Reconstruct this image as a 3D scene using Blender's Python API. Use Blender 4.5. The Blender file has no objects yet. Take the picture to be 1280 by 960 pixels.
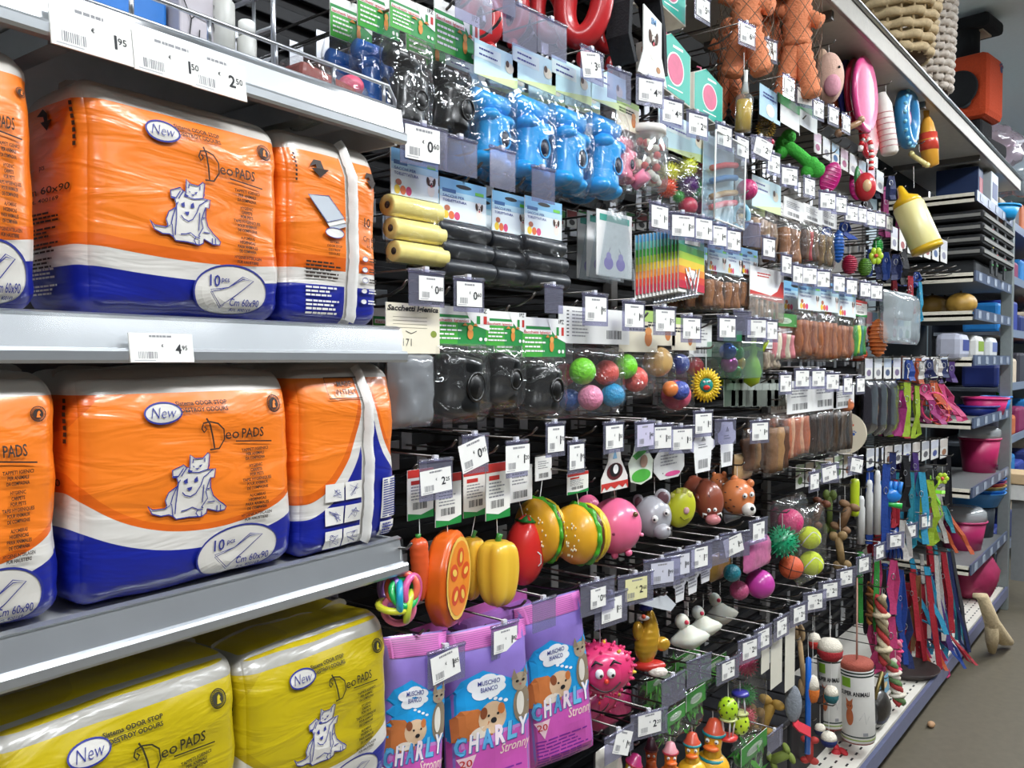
import bpy, bmesh, math, random
from mathutils import Vector, Matrix, Euler, noise
R = math.radians
random.seed(7)
SC = bpy.context.scene
COL = SC.collection
# ------------------------------------------------------------------ camera
F_PX = 1050.0
VX = 1485.0                      # aisle vanishing point of the long gondola
HOR = 450.0
YAW = math.atan((VX - 640) / F_PX)
PITCH = math.atan((480 - HOR) / F_PX)
cam_d = bpy.data.cameras.new('camera'); cam = bpy.data.objects.new('camera', cam_d); COL.objects.link(cam)
cam_d.sensor_width = 36; cam_d.lens = 36 * F_PX / 1280; cam_d.clip_start = .02
cam.location = (0, 0, 1.45)
cam.rotation_euler = (R(90) - PITCH, 0, YAW - R(90))
SC.camera = cam
CR = cam.rotation_euler.to_matrix(); CO = Vector((0, 0, 1.45))
# ------------------------------------------------------------------ world, exposure
w = bpy.data.worlds.new('world'); SC.world = w; w.use_nodes = True
w.node_tree.nodes['Background'].inputs[0].default_value = (.62, .70, .80, 1)
w.node_tree.nodes['Background'].inputs[1].default_value = .35
SC.view_settings.view_transform = 'Standard'; SC.view_settings.look = 'None'
SC.view_settings.gamma = 1; SC.view_settings.use_curve_mapping = False
SC.view_settings.exposure = 0.1
SC.cycles.transparent_max_bounces = 32
SC.cycles.max_bounces = 8
LAMP_W = 30
# ------------------------------------------------------------------ geometry of the shot
def ray(px, py): return CR @ Vector(((px - 640) / F_PX, -(py - 480) / F_PX, -1))
def at(px, py, Y):
    r = ray(px, py); return CO + r * (Y / r.y)
def atx(px, py, X):
    r = ray(px, py); return CO + r * (X / r.x)
def atz(px, py, Z):
    r = ray(px, py); return CO + r * ((Z - 1.45) / r.z)
def depth(p): return -(CR.transposed() @ (Vector(p) - CO)).z
def mpp(p): return depth(p) / F_PX
def face_rz(p, a=0):             # z rotation that turns local -Y to the aisle viewer, then a degrees on
    d = Vector((-p[0], -p[1])).normalized()
    return math.atan2(d.x, -d.y) - R(a)
# frame of the near shelf unit, which stands a little askew
YL = YAW - math.atan((1400 - 640) / F_PX)
dL = Vector((math.cos(YL), math.sin(YL), 0)); nL = Vector((-math.sin(YL), math.cos(YL), 0))
PE = at(505, 450, .8); DL = PE.dot(nL)
def atL(px, py, wv):
    r = ray(px, py); return CO + r * ((DL + wv) / r.dot(nL))
def uL(px, wv): return atL(px, 450, wv).dot(dL)
def Lp(u, wv, z): return dL * u + nL * (DL + wv) + Vector((0, 0, z))
# ------------------------------------------------------------------ materials
def lin(c):
    if isinstance(c, str):
        c = [int(c[i:i + 2], 16) / 255 for i in (0, 2, 4)]
    return tuple(x / 12.92 if x <= .04045 else ((x + .055) / 1.055) ** 2.4 for x in c) + (1,)
MC = {}
def mat(c, rough=.5, metal=0, var=.06, bump=0, bs=40, coat=0, sub=0, alpha=1, trans=0):
    key = (str(c), rough, metal, var, bump, bs, coat, sub, alpha, trans)
    if key in MC: return MC[key]
    m = bpy.data.materials.new('m_%d' % len(MC)); m.use_nodes = True; nt = m.node_tree
    b = nt.nodes['Principled BSDF']; L = lin(c)
    b.inputs['Roughness'].default_value = rough; b.inputs['Metallic'].default_value = metal
    b.inputs['Coat Weight'].default_value = coat; b.inputs['Coat Roughness'].default_value = .1
    b.inputs['Transmission Weight'].default_value = trans
    if sub: b.inputs['Subsurface Weight'].default_value = sub; b.inputs['Subsurface Radius'].default_value = (.01, .006, .004)
    b.inputs['Base Color'].default_value = L
    if var or bump:
        tc = nt.nodes.new('ShaderNodeTexCoord'); n = nt.nodes.new('ShaderNodeTexNoise'); n.inputs['Scale'].default_value = bs
        n.inputs['Detail'].default_value = 3
        nt.links.new(tc.outputs['Object'], n.inputs['Vector'])
        if var:
            mx = nt.nodes.new('ShaderNodeMix'); mx.data_type = 'RGBA'
            mx.inputs[6].default_value = tuple(x * (1 - var * 2) for x in L[:3]) + (1,)
            mx.inputs[7].default_value = tuple(min(1, x * (1 + var * 2)) for x in L[:3]) + (1,)
            nt.links.new(n.outputs['Fac'], mx.inputs[0]); nt.links.new(mx.outputs[2], b.inputs['Base Color'])
        if bump:
            bp = nt.nodes.new('ShaderNodeBump'); bp.inputs['Strength'].default_value = bump; bp.inputs['Distance'].default_value = .004
            nt.links.new(n.outputs['Fac'], bp.inputs['Height']); nt.links.new(bp.outputs[0], b.inputs['Normal'])
    MC[key] = m; return m
def film_mat(tint='ffffff', body=.05, rough=.12, bump=.5, bs=35, refl=.10):
    key = ('film', tint, body, rough, bump, bs, refl)
    if key in MC: return MC[key]
    m = bpy.data.materials.new('film_%d' % len(MC)); m.use_nodes = True; nt = m.node_tree; nt.nodes.clear()
    o = nt.nodes.new('ShaderNodeOutputMaterial'); t = nt.nodes.new('ShaderNodeBsdfTransparent'); t.inputs[0].default_value = lin(tint)
    d = nt.nodes.new('ShaderNodeBsdfDiffuse'); d.inputs[0].default_value = lin(tint)
    g = nt.nodes.new('ShaderNodeBsdfGlossy'); g.inputs['Roughness'].default_value = rough
    m1 = nt.nodes.new('ShaderNodeMixShader'); m1.inputs[0].default_value = body
    m2 = nt.nodes.new('ShaderNodeMixShader')
    fr = nt.nodes.new('ShaderNodeLayerWeight'); fr.inputs[0].default_value = .5
    pw = nt.nodes.new('ShaderNodeMath'); pw.operation = 'POWER'; pw.inputs[1].default_value = 4
    ad = nt.nodes.new('ShaderNodeMath'); ad.operation = 'MULTIPLY_ADD'; ad.inputs[1].default_value = .45; ad.inputs[2].default_value = refl; ad.use_clamp = True
    tc = nt.nodes.new('ShaderNodeTexCoord'); n = nt.nodes.new('ShaderNodeTexNoise'); n.inputs['Scale'].default_value = bs; n.inputs['Detail'].default_value = 2
    n.inputs['Distortion'].default_value = .8
    bp = nt.nodes.new('ShaderNodeBump'); bp.inputs['Strength'].default_value = bump; bp.inputs['Distance'].default_value = .01
    l = nt.links.new
    l(tc.outputs['Object'], n.inputs['Vector']); l(n.outputs['Fac'], bp.inputs['Height']); l(bp.outputs[0], g.inputs['Normal'])
    l(fr.outputs['Facing'], pw.inputs[0]); l(pw.outputs[0], ad.inputs[0]); l(ad.outputs[0], m2.inputs[0])
    l(t.outputs[0], m1.inputs[1]); l(d.outputs[0], m1.inputs[2]); l(m1.outputs[0], m2.inputs[1]); l(g.outputs[0], m2.inputs[2]); l(m2.outputs[0], o.inputs[0])
    MC[key] = m; return m
def emit_mat(c, s):
    m = bpy.data.materials.new('emit'); m.use_nodes = True; nt = m.node_tree; nt.nodes.clear()
    e = nt.nodes.new('ShaderNodeEmission'); e.inputs[0].default_value = lin(c); e.inputs[1].default_value = s
    o = nt.nodes.new('ShaderNodeOutputMaterial'); nt.links.new(e.outputs[0], o.inputs[0]); return m
FILM = film_mat('ffffff', .02, .07, .8, 26, .08); FLAP = film_mat('d4d4e6', .13, .15, .1, 8, .08); CLEARBOX = film_mat('f4f8fa', .10, .08, .15, 12, .12)
METAL = mat('c9ccd0', .28, 1, .03); ZINC = mat('b9bcc2', .33, .9, .05, .05, 60); WIRE = mat('7c7874', .3, 1, 0)
WHITE = mat('f2f2ee', .55, 0, .02); PAPER = mat('f4f3ee', .7, 0, .02); BLACK = mat('16171a', .45); INK = mat('1c1c20', .7, 0, 0)
GREYINK = mat('8d8d90', .7, 0, 0); SILVERINK = mat('b9b9bb', .7, 0, 0)
# ------------------------------------------------------------------ mesh builder
class MB:
    def __init__(s): s.v = []; s.f = []; s.m = []; s.s = []; s.mats = []
    def mi(s, m):
        if m not in s.mats: s.mats.append(m)
        return s.mats.index(m)
    def add(s, vs, fs, m, smooth=False, M=None):
        o = len(s.v); i = s.mi(m)
        s.v += [tuple(M @ Vector(v)) if M is not None else tuple(v) for v in vs]
        for f in fs: s.f.append(tuple(o + k for k in f)); s.m.append(i); s.s.append(smooth)
        return s
    def box(s, c, d, m, bev=0, M=None):
        x, y, z = d[0] / 2, d[1] / 2, d[2] / 2
        if bev:
            b = min(bev, x * .9, y * .9, z * .9); vs = []; 
            bm = bmesh.new(); bmesh.ops.create_cube(bm, size=1)
            for v in bm.verts: v.co = Vector((v.co.x * d[0], v.co.y * d[1], v.co.z * d[2]))
            bmesh.ops.bevel(bm, geom=list(bm.edges), offset=b, segments=2, profile=.5, affect='EDGES')
            bm.verts.index_update()
            vs = [(v.co.x + c[0], v.co.y + c[1], v.co.z + c[2]) for v in bm.verts]
            fs = [tuple(v.index for v in f.verts) for f in bm.faces]; bm.free()
            return s.add(vs, fs, m, False, M)
        vs = [(c[0] + i * x, c[1] + j * y, c[2] + k * z) for i in (-1, 1) for j in (-1, 1) for k in (-1, 1)]
        return s.add(vs, [(0, 1, 3, 2), (4, 6, 7, 5), (0, 4, 5, 1), (2, 3, 7, 6), (0, 2, 6, 4), (1, 5, 7, 3)], m, False, M)
    def tube(s, path, r, m, n=6, closed=False, sq=1.0, M=None):
        P = [Vector(p) for p in path]; k = len(P); vs = []; fs = []
        rs = r if isinstance(r, (list, tuple)) else [r] * k
        up = None
        for i in range(k):
            if closed: t = P[(i + 1) % k] - P[i - 1]
            else: t = P[min(i + 1, k - 1)] - P[max(i - 1, 0)]
            t = t.normalized() if t.length > 1e-9 else Vector((0, 0, 1))
            if up is None: up = Vector((0, 0, 1)) if abs(t.z) < .9 else Vector((1, 0, 0))
            a = t.cross(up)
            if a.length < 1e-4: a = t.cross(Vector((1, .3, 0)))
            a.normalize(); b = a.cross(t).normalized(); up = b
            for j in range(n):
                w_ = 2 * math.pi * j / n
                vs.append(P[i] + (a * math.cos(w_) + b * math.sin(w_) * sq) * rs[i])
        for i in range(k if closed else k - 1):
            for j in range(n):
                i2 = (i + 1) % k
                fs.append((i * n + j, i * n + (j + 1) % n, i2 * n + (j + 1) % n, i2 * n + j))
        if not closed: fs += [tuple(range(n))[::-1], tuple((k - 1) * n + j for j in range(n))]
        return s.add(vs, fs, m, n > 4, M)
    def ribbon(s, path, wv, th, m, M=None):      # flat strap, width vector wv
        W = Vector(wv) / 2; k = len(path); vs = []; fs = []
        for i, p in enumerate(path):
            p = Vector(p); t = Vector(path[min(i + 1, k - 1)]) - Vector(path[max(i - 1, 0)])
            nn = t.cross(W); nn = nn.normalized() * th / 2 if nn.length > 1e-9 else Vector((0, th / 2, 0))
            vs += [p - W - nn, p + W - nn, p + W + nn, p - W + nn]
        for i in range(k - 1):
            for j in range(4): fs.append((i * 4 + j, i * 4 + (j + 1) % 4, i * 4 + 4 + (j + 1) % 4, i * 4 + 4 + j))
        fs += [(3, 2, 1, 0), tuple((k - 1) * 4 + j for j in range(4))]
        return s.add(vs, fs, m, False, M)
    def lathe(s, prof, m, n=20, M=None, fn=None):
        vs = []; fs = []; k = len(prof)
        for r, z in prof:
            for j in range(n):
                a = 2 * math.pi * j / n; p = Vector((r * math.cos(a), r * math.sin(a), z))
                vs.append(fn(p, a) if fn else p)
        for i in range(k - 1):
            for j in range(n): fs.append((i * n + j, i * n + (j + 1) % n, (i + 1) * n + (j + 1) % n, (i + 1) * n + j))
        if prof[0][0] > 1e-6: fs.append(tuple(range(n))[::-1])
        if prof[-1][0] > 1e-6: fs.append(tuple((k - 1) * n + j for j in range(n)))
        return s.add(vs, fs, m, True, M)
    def ell(s, c, r, m, n=14, k=10, fn=None, M=None):
        if not isinstance(r, (tuple, list)): r = (r, r, r)
        T = Matrix.Translation(Vector(c))
        if M is not None: T = M @ T
        prof = [(math.sin(math.pi * i / k), -math.cos(math.pi * i / k)) for i in range(k + 1)]
        prof[0] = (1e-7, -1); prof[-1] = (1e-7, 1)
        def g(p, a):
            q = Vector((p.x * r[0], p.y * r[1], p.z * r[2])); return fn(q, p) if fn else q
        return s.lathe(prof, m, n, T, g)
    def prism(s, pts, y0, y1, m, M=None):        # outline in x,z, extruded along y
        n = len(pts); vs = [(p[0], y0, p[1]) for p in pts] + [(p[0], y1, p[1]) for p in pts]
        fs = [tuple(range(n)), tuple(range(2 * n - 1, n - 1, -1))] + [((i + 1) % n, i, n + i, n + (i + 1) % n) for i in range(n)]
        return s.add(vs, fs, m, False, M)
    def grid(s, fn, nu, nv, m, wrap=False, M=None):
        vs = [fn(i / nu, j / nv) for j in range(nv + 1) for i in range(nu + (0 if wrap else 1))]; c = nu if wrap else nu + 1; fs = []
        for j in range(nv):
            for i in range(nu): fs.append((j * c + i, j * c + (i + 1) % c, (j + 1) * c + (i + 1) % c, (j + 1) * c + i))
        return s.add(vs, fs, m, True, M)
    def mesh(s, name='mesh'):
        me = bpy.data.meshes.new(name); me.from_pydata([tuple(v) for v in s.v], [], s.f)
        for m in s.mats: me.materials.append(m)
        me.polygons.foreach_set('material_index', s.m); me.polygons.foreach_set('use_smooth', s.s)
        me.update(); return me
    def build(s, name, parent=None, loc=(0, 0, 0), rot=(0, 0, 0), label=None):
        return link(name, s.mesh(name), parent, loc, rot, label)
def link(name, me, parent=None, loc=(0, 0, 0), rot=(0, 0, 0), label=None):
    o = bpy.data.objects.new(name, me); COL.objects.link(o); o.parent = parent; o.location = loc; o.rotation_euler = rot
    if label: o['label'] = label
    return o
USED = {}
def tag(o, label, cat, group=None):
    o['label'] = label; o['category'] = cat
    if group: o['group'] = group
    n = len(label.split())
    if not 4 <= n <= 16: print('LABELLEN', n, label)
    USED.setdefault(label, []).append(o.name)
    return o
def thing(name, label, cat, loc=(0, 0, 0), rz=0, group=None, rx=0, ry=0):
    o = bpy.data.objects.new(name, None); COL.objects.link(o); o.location = loc; o.rotation_euler = (rx, ry, rz)
    o.empty_display_size = .02
    return tag(o, label, cat, group)
def dup(o, loc, label, rz=None, group=None, scale=None, rot=None):
    c = o.copy(); COL.objects.link(c); c.location = loc
    if rz is not None: c.rotation_euler.z = rz
    if rot is not None: c.rotation_euler = rot
    if scale: c.scale = (scale,) * 3
    tag(c, label, o['category'], group or o.get('group'))
    for ch in KIDS(o):
        d = ch.copy(); COL.objects.link(d); d.parent = c
        for g in KIDS(ch):
            e = g.copy(); COL.objects.link(e); e.parent = d
    return c
def KIDS(o): return [c for c in bpy.data.objects if c.parent is o] if False else list(o.children)
def struct(name, mb, label=None):
    o = mb.build(name); o['kind'] = 'structure'
    if label: o['label'] = label
    return o
# ------------------------------------------------------------------ flat print
TX = {}
def glyphs(s, bold=0.0, shear=0.0, spacing=1.0):
    key = (s, bold, shear, spacing)
    if key in TX: return TX[key]
    c = bpy.data.curves.new('t', 'FONT'); c.body = s; c.size = 1; c.resolution_u = 2; c.offset = bold; c.shear = shear; c.space_character = spacing
    o = bpy.data.objects.new('t', c); me = o.to_mesh()
    vs = [(v.co.x, v.co.y) for v in me.vertices]; fs = [tuple(p.vertices) for p in me.polygons]
    o.to_mesh_clear(); bpy.data.objects.remove(o); bpy.data.curves.remove(c)
    if vs:
        x0 = min(v[0] for v in vs); x1 = max(v[0] for v in vs); y0 = min(v[1] for v in vs); y1 = max(v[1] for v in vs)
        vs = [(v[0] - x0, v[1]) for v in vs]; TX[key] = (vs, fs, x1 - x0)
    else: TX[key] = ([], [], 1)
    return TX[key]
class Print:                      # pieces of flat print laid over a surface, in metres (x right, z up)
    def __init__(s): s.items = []
    def add(s, vs, fs, m, layer=1): s.items.append((vs, fs, m, layer)); return s
    def rect(s, x0, z0, x1, z1, m, layer=1, n=1):
        vs = [(x0 + (x1 - x0) * i / n, z0 + (z1 - z0) * j / n) for j in range(n + 1) for i in range(n + 1)]
        fs = [(j * (n + 1) + i, j * (n + 1) + i + 1, (j + 1) * (n + 1) + i + 1, (j + 1) * (n + 1) + i) for j in range(n) for i in range(n)]
        return s.add(vs, fs, m, layer)
    def ellipse(s, cx, cz, rx, rz, m, layer=1, rot=0, n=20, rings=1):
        vs = [(cx, cz)]; c, q = math.cos(rot), math.sin(rot)
        for k in range(1, rings + 1):
            for i in range(n):
                a = 2 * math.pi * i / n; x = rx * math.cos(a) * k / rings; z = rz * math.sin(a) * k / rings
                vs.append((cx + x * c - z * q, cz + x * q + z * c))
        fs = [(0, 1 + i, 1 + (i + 1) % n) for i in range(n)]
        for k in range(rings - 1):
            for i in range(n): fs.append((1 + k * n + i, 1 + (k + 1) * n + i, 1 + (k + 1) * n + (i + 1) % n, 1 + k * n + (i + 1) % n))
        return s.add(vs, fs, m, layer)
    def ring(s, cx, cz, rx, rz, wd, m, layer=2, rot=0, n=28):
        c, q = math.cos(rot), math.sin(rot)
        return s.stroke([(cx + rx * math.cos(2 * math.pi * i / n) * c - rz * math.sin(2 * math.pi * i / n) * q, cz + rx * math.cos(2 * math.pi * i / n) * q + rz * math.sin(2 * math.pi * i / n) * c) for i in range(n + 1)], wd, m, layer)
    def stroke(s, pts, wd, m, layer=3):
        vs = []; fs = []
        for i, p in enumerate(pts):
            a = pts[max(i - 1, 0)]; b = pts[min(i + 1, len(pts) - 1)]
            if i in (0, len(pts) - 1) and pts[0] == pts[-1] and len(pts) > 3: a = pts[-2]; b = pts[1]
            t = Vector((b[0] - a[0], b[1] - a[1])); t = t.normalized() if t.length > 1e-12 else Vector((1, 0)); nn = Vector((-t.y, t.x)) * wd / 2
            vs += [(p[0] - nn.x, p[1] - nn.y), (p[0] + nn.x, p[1] + nn.y)]
        for i in range(len(pts) - 1): fs.append((2 * i, 2 * i + 2, 2 * i + 3, 2 * i + 1))
        return s.add(vs, fs, m, layer)
    def poly(s, pts, m, layer=1, cell=None):
        bm = bmesh.new(); vs = [bm.verts.new((p[0], p[1], 0)) for p in pts]; es = [bm.edges.new((vs[i], vs[(i + 1) % len(vs)])) for i in range(len(vs))]
        bmesh.ops.triangle_fill(bm, edges=es, use_beauty=True, use_dissolve=False)
        if cell:
            for _ in range(4):
                long_ = [e for e in bm.edges if e.calc_length() > cell]
                if not long_: break
                bmesh.ops.subdivide_edges(bm, edges=long_, cuts=1); bmesh.ops.triangulate(bm, faces=bm.faces[:])
        bm.verts.index_update()
        s.add([(v.co.x, v.co.y) for v in bm.verts], [tuple(v.index for v in f.verts) for f in bm.faces], m, layer); bm.free(); return s
    def text(s, x, z, size, txt, m, width=None, align='L', rot=0, bold=.01, shear=0, layer=3, rise=0):
        vs, fs, w0 = glyphs(txt, bold, shear); sx = size * 1.35; k = (width / (w0 * sx)) if width else 1
        W = w0 * sx * k; ox = {'L': 0, 'C': -W / 2, 'R': -W}[align]; c, q = math.cos(rot), math.sin(rot)
        out = []
        for a, b in vs:
            a = a * sx * k + ox; b = b * sx + a * rise; out.append((x + a * c - b * q, z + a * q + b * c))
        return s.add(out, fs, m, layer)
    def para(s, x0, z, wd, lines, lh, m, th=.45, seed=1, align='L', layer=2):      # unreadable small print: rows of dashes
        rnd = random.Random(seed)
        for i in range(lines):
            L = wd * rnd.uniform(.65, 1); x = x0 + (0 if align == 'L' else (wd - L) / 2); e = x + L
            while x < e:
                q = min(rnd.uniform(.08, .22) * wd, e - x); s.rect(x, z - i * lh - lh * th, x + q * .85, z - i * lh, m, layer); x += q
        return s
    def barcode(s, x0, z0, x1, z1, m=INK, n=14, seed=3, layer=2):
        rnd = random.Random(seed); st = (x1 - x0) / n
        for i in range(n):
            s.rect(x0 + i * st, z0, x0 + i * st + st * rnd.uniform(.3, .75), z1, m, layer)
        return s
    def mb(s, surf, eps=.0004):
        b = MB()
        for vs, fs, m, ly in s.items: b.add([surf(v[0], v[1], ly * eps) for v in vs], fs, m)
        return b
    def on_y(s, y=0, eps=.0004): return s.mb(lambda x, z, o: (x, y - o, z), eps)
# dog and cat drawing (unit square, z up)
_DS = [(170,635),(215,685),(330,690),(345,660),(330,600),(360,510),(440,450),(450,410),(435,350),(400,345),(395,260),(500,210),(530,245),(560,250),(570,100),(615,150),(700,155),(755,100),(775,120),(760,230),(745,295),(830,300),(810,400),(770,395),(770,520),(800,620),(870,700),(915,740),(948,780),(935,815),(860,820),(750,770),(742,820),(690,850),(560,830),(430,830),(400,790),(360,765),(290,770),(210,730)]
_DL = [[(395,260),(400,345),(450,340),(500,250)],[(470,380),(450,420),(440,560),(430,650),(420,770)],[(480,340),(500,300),(530,250)],[(490,530),(520,570),(570,590),(620,560),(670,470),(700,380),(750,345)],
       [(560,250),(550,300),(650,318),(745,295)],[(330,690),(390,650),(400,790)],[(480,750),(540,740),(590,720),(650,760),(700,770)],[(700,470),(690,680)],[(770,395),(740,480),(720,560),(740,640),(690,730)],
       [(650,760),(630,800),(660,850)],[(690,790),(690,850)],[(850,745),(850,815)],[(885,745),(890,815)],[(800,300),(745,345)],[(745,295),(765,240)],[(440,450),(400,560),(380,650)],[(745,690),(820,690)],[(600,150),(590,200)],[(720,150),(715,200)]]
_DB = [[(500,395),(540,370),(540,430),(510,430)],[(605,390),(635,360),(645,420),(605,430)],[(530,485),(585,475),(575,515),(555,525)],[(545,270),(590,290),(570,310),(540,300)],[(610,265),(660,265),(635,285)],[(650,240),(690,225),(670,260)],[(585,230),(610,240),(600,255)],
       [(730,520),(768,515),(745,535)],[(395,325),(460,330),(440,350),(400,350)],[(680,725),(710,745),(690,755)]]
def dogcat(P, x0, z0, sz, hz, ink, white, lw=.0011, cell=.02):
    T = lambda p: (x0 + (p[0] - 170) / 780 * sz, z0 + (850 - p[1]) / 750 * hz)
    P.poly([T(p) for p in _DS], white, 1, cell)
    P.stroke([T(p) for p in _DS + _DS[:1]], lw, ink, 3)
    for l in _DL: P.stroke([T(p) for p in l], lw, ink, 3)
    for b in _DB: P.poly([T(p) for p in b], ink, 3)
def logo_seal(P, x, z, r, ink, bg):
    P.ring(x, z, r, r, r * .12, ink); P.ring(x, z, r * .78, r * .78, r * .05, ink)
    for i in range(26):
        a = 2 * math.pi * i / 26; P.stroke([(x + math.cos(a) * r * .83, z + math.sin(a) * r * .83), (x + math.cos(a) * r * .93, z + math.sin(a) * r * .93)], r * .1, ink)
    P.ellipse(x, z, r * .7, r * .7, ink, 2); P.poly([(x - r * .3, z - r * .5), (x - r * .1, z + r * .25), (x + r * .15, z + r * .45), (x + r * .3, z + r * .1), (x + r * .12, z - .1 * r), (x + r * .3, z - r * .5)], bg, 3)
def dogface(P, x, z, r, lay=2, cut=True):
    W_ = mat('efe6dc', .7, 0, 0); B_ = mat('4a3024', .7, 0, 0)
    if cut: P.ellipse(x, z - r * 1.5, r * .9, r * 1.1, W_, lay)
    P.ellipse(x, z, r * .75, r, W_, lay); P.ellipse(x - r * .75, z, r * .36, r * .75, B_, lay + 1, .2); P.ellipse(x + r * .75, z, r * .36, r * .75, B_, lay + 1, -.2)
    P.ellipse(x, z - r * .35, r * .2, r * .16, INK, lay + 2); P.ellipse(x - r * .3, z + r * .15, r * .1, r * .1, INK, lay + 2); P.ellipse(x + r * .3, z + r * .15, r * .1, r * .1, INK, lay + 2)
    P.ellipse(x, z - r * .75, r * .2, r * .22, mat('d4606a', .7, 0, 0), lay + 2)
# ================================================================== the room
def tri_noise_floor():
    return mat('645d4e', .5, 0, .10, .05, 30)
struct('floor', MB().box((4, -1, -.05), (16, 8, .1), tri_noise_floor()))
struct('ceiling', MB().box((4, -1, 3.35), (16, 8, .1), mat('dfeaec', .8, 0, .02)))
struct('wall_back', MB().box((4, 2.6, 1.65), (16, .1, 3.3), mat('8a969a', .8, 0, .02)))
struct('wall_aisle', MB().box((4, -5.05, 1.65), (16, .1, 3.3), mat('4c4d50', .8, 0, .05)))
struct('wall_near', MB().box((-3.55, -1, 1.65), (.1, 8, 3.3), mat('505052', .8, 0, .02)))
struct('wall_far', MB().box((11.5, -1, 1.65), (.1, 8, 3.3), mat('8c9ca2', .8, 0, .02)))
# ceiling lamps: housing, diffuser, their light, and an uplight added to brighten the ceiling
def lamp(x, y, label, L=1.2, w_=.3, k=1.0):
    t = thing('ceiling_lamp', label, 'lamp', (x, y, 3.16), 0, 'ceiling lamps of the shop')
    for sx in (-.4, .4): MB().tube([(sx, 0, 0), (sx, 0, .14)], .004, METAL, 6).build('hanger_rod', t)
    MB().box((0, 0, -.03), (L + .06, w_ + .06, .06), WHITE).build('housing', t)
    MB().box((0, 0, -.065), (L, w_, .01), emit_mat('f4f8ff', 9 * k)).build('diffuser', t)
    l = bpy.data.lights.new('lamp_light', 'AREA'); l.shape = 'RECTANGLE'; l.size = L; l.size_y = w_; l.energy = LAMP_W * k; l.color = (.94, .97, 1)
    o = bpy.data.objects.new('lamp_light', l); COL.objects.link(o); o.parent = t; o.location = (0, 0, -.075)
    l2 = l.copy(); l2.energy = LAMP_W * .16; o2 = bpy.data.objects.new('added_ceiling_uplight', l2); COL.objects.link(o2); o2.parent = t; o2.location = (0, 0, .01); o2.rotation_euler = (R(180), 0, 0)
for i in range(6):
    for y in (-.55, -2.9, 1.95):  # last row, behind the gondola, is unseen and added to brighten the ceiling
        lamp(-1.2 + i * 2.1, y, 'white rectangular ceiling lamp with a bright diffuser over the shop floor', k={-.55: 1.35, -2.9: .22, 1.95: .6}[y])
# ================================================================== long gondola
GX0, GX1, YF, YB = at(505, 450, .8).x + .01, 5.6, .8, 1.26
DARK = mat('1e1f22', .55, .3, .1); GREYP = mat('6d6b69', .6, .1, .05)
back = thing('gondola_backing', 'dark slatted steel backing behind the hook displays of the long gondola', 'backing', ((GX0 + 4.4) / 2, YB + .04, 0))
MB().box((0, .02, 1.37), (4.5 - GX0 + .2, .02, 2.74), mat('1b1b1d', .7)).build('back_panel', back)
cm = MB().box((0, 0, 0), (4.5 - GX0 + .2, .012, .024), DARK, .002).mesh('backing_slat')
for i in range(46): link('backing_slat', cm, back, (0, 0, .18 + i * .05))
for x in (GX0 - .02, 2.05, 3.2, 4.4):
    MB().box((x - (GX0 + 4.4) / 2, -.01, 1.25), (.035, .03, 2.5), GREYP, .003).build('upright_rail', back)
MB().box(((3.1 + 4.4) / 2 - (GX0 + 4.4) / 2, -.012, 2.12), (1.3, .01, .66), mat('8c8984', .7, 0, .05)).build('upper_panel', back)
# top shelf
ts = thing('top_shelf', 'long grey steel top shelf above the hooks, carrying the wicker baskets', 'shelf', (3.6, YF, 2.47))
MB().box((0, .22, 0), (4.4, .42, .018), mat('d0ccc4', .5, .1)).build('deck', ts)
MB().box((0, 0, .02), (4.4, .014, .075), mat('9c9790', .4, .6), .003).build('front_rail', ts)
MB().tube([(-2.2, -.012, .05), (2.2, -.012, .05)], .008, METAL, 8).build('rail_lip', ts)
for x in (-1.1, 0, 1.1): MB().box((x, .22, -.02), (.02, .40, .03), GREYP).build('bracket', ts)
# base shelf
ep_x = at(1262, 500, YF).x
bs = thing('base_shelf', 'white base shelf at floor level with a blue grey front rail', 'shelf', ((GX0 + ep_x) / 2 - .02, YF, 0))
bl = ep_x - .04 - GX0
MB().box((0, .24, .125), (bl, .46, .02), mat('e8e4d8', .5, .1, .03)).build('deck', bs)
MB().box((0, -.008, .115), (bl, .014, .055), mat('707696', .4, .3)).build('front_rail', bs)
MB().box((0, .05, .05), (bl, .02, .1), BLACK).build('kick_plate', bs)
hm = MB()
for i in range(int(bl / .05)):
    for j in range(3): hm.box((-bl / 2 + .05 + i * .05, .04 + j * .035, .1355), (.02, .006, .001), BLACK)
o = hm.build('slot_holes', bs); o['kind'] = 'stuff'
# upright at the far end of the gondola and the end panel
ep = at(1262, 500, YF)
up = thing('end_post', 'tall grey steel post at the far end of the shelving', 'post', (ep.x, YF + .02, 0))
MB().box((0, 0, 1.15), (.05, .06, 2.3), mat('8f9797', .4, .5), .004).build('column', up)
MB().box((.06, .3, .2), (.03, .5, .4), mat('77797b', .5, .3)).build('end_panel', up)
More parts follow.
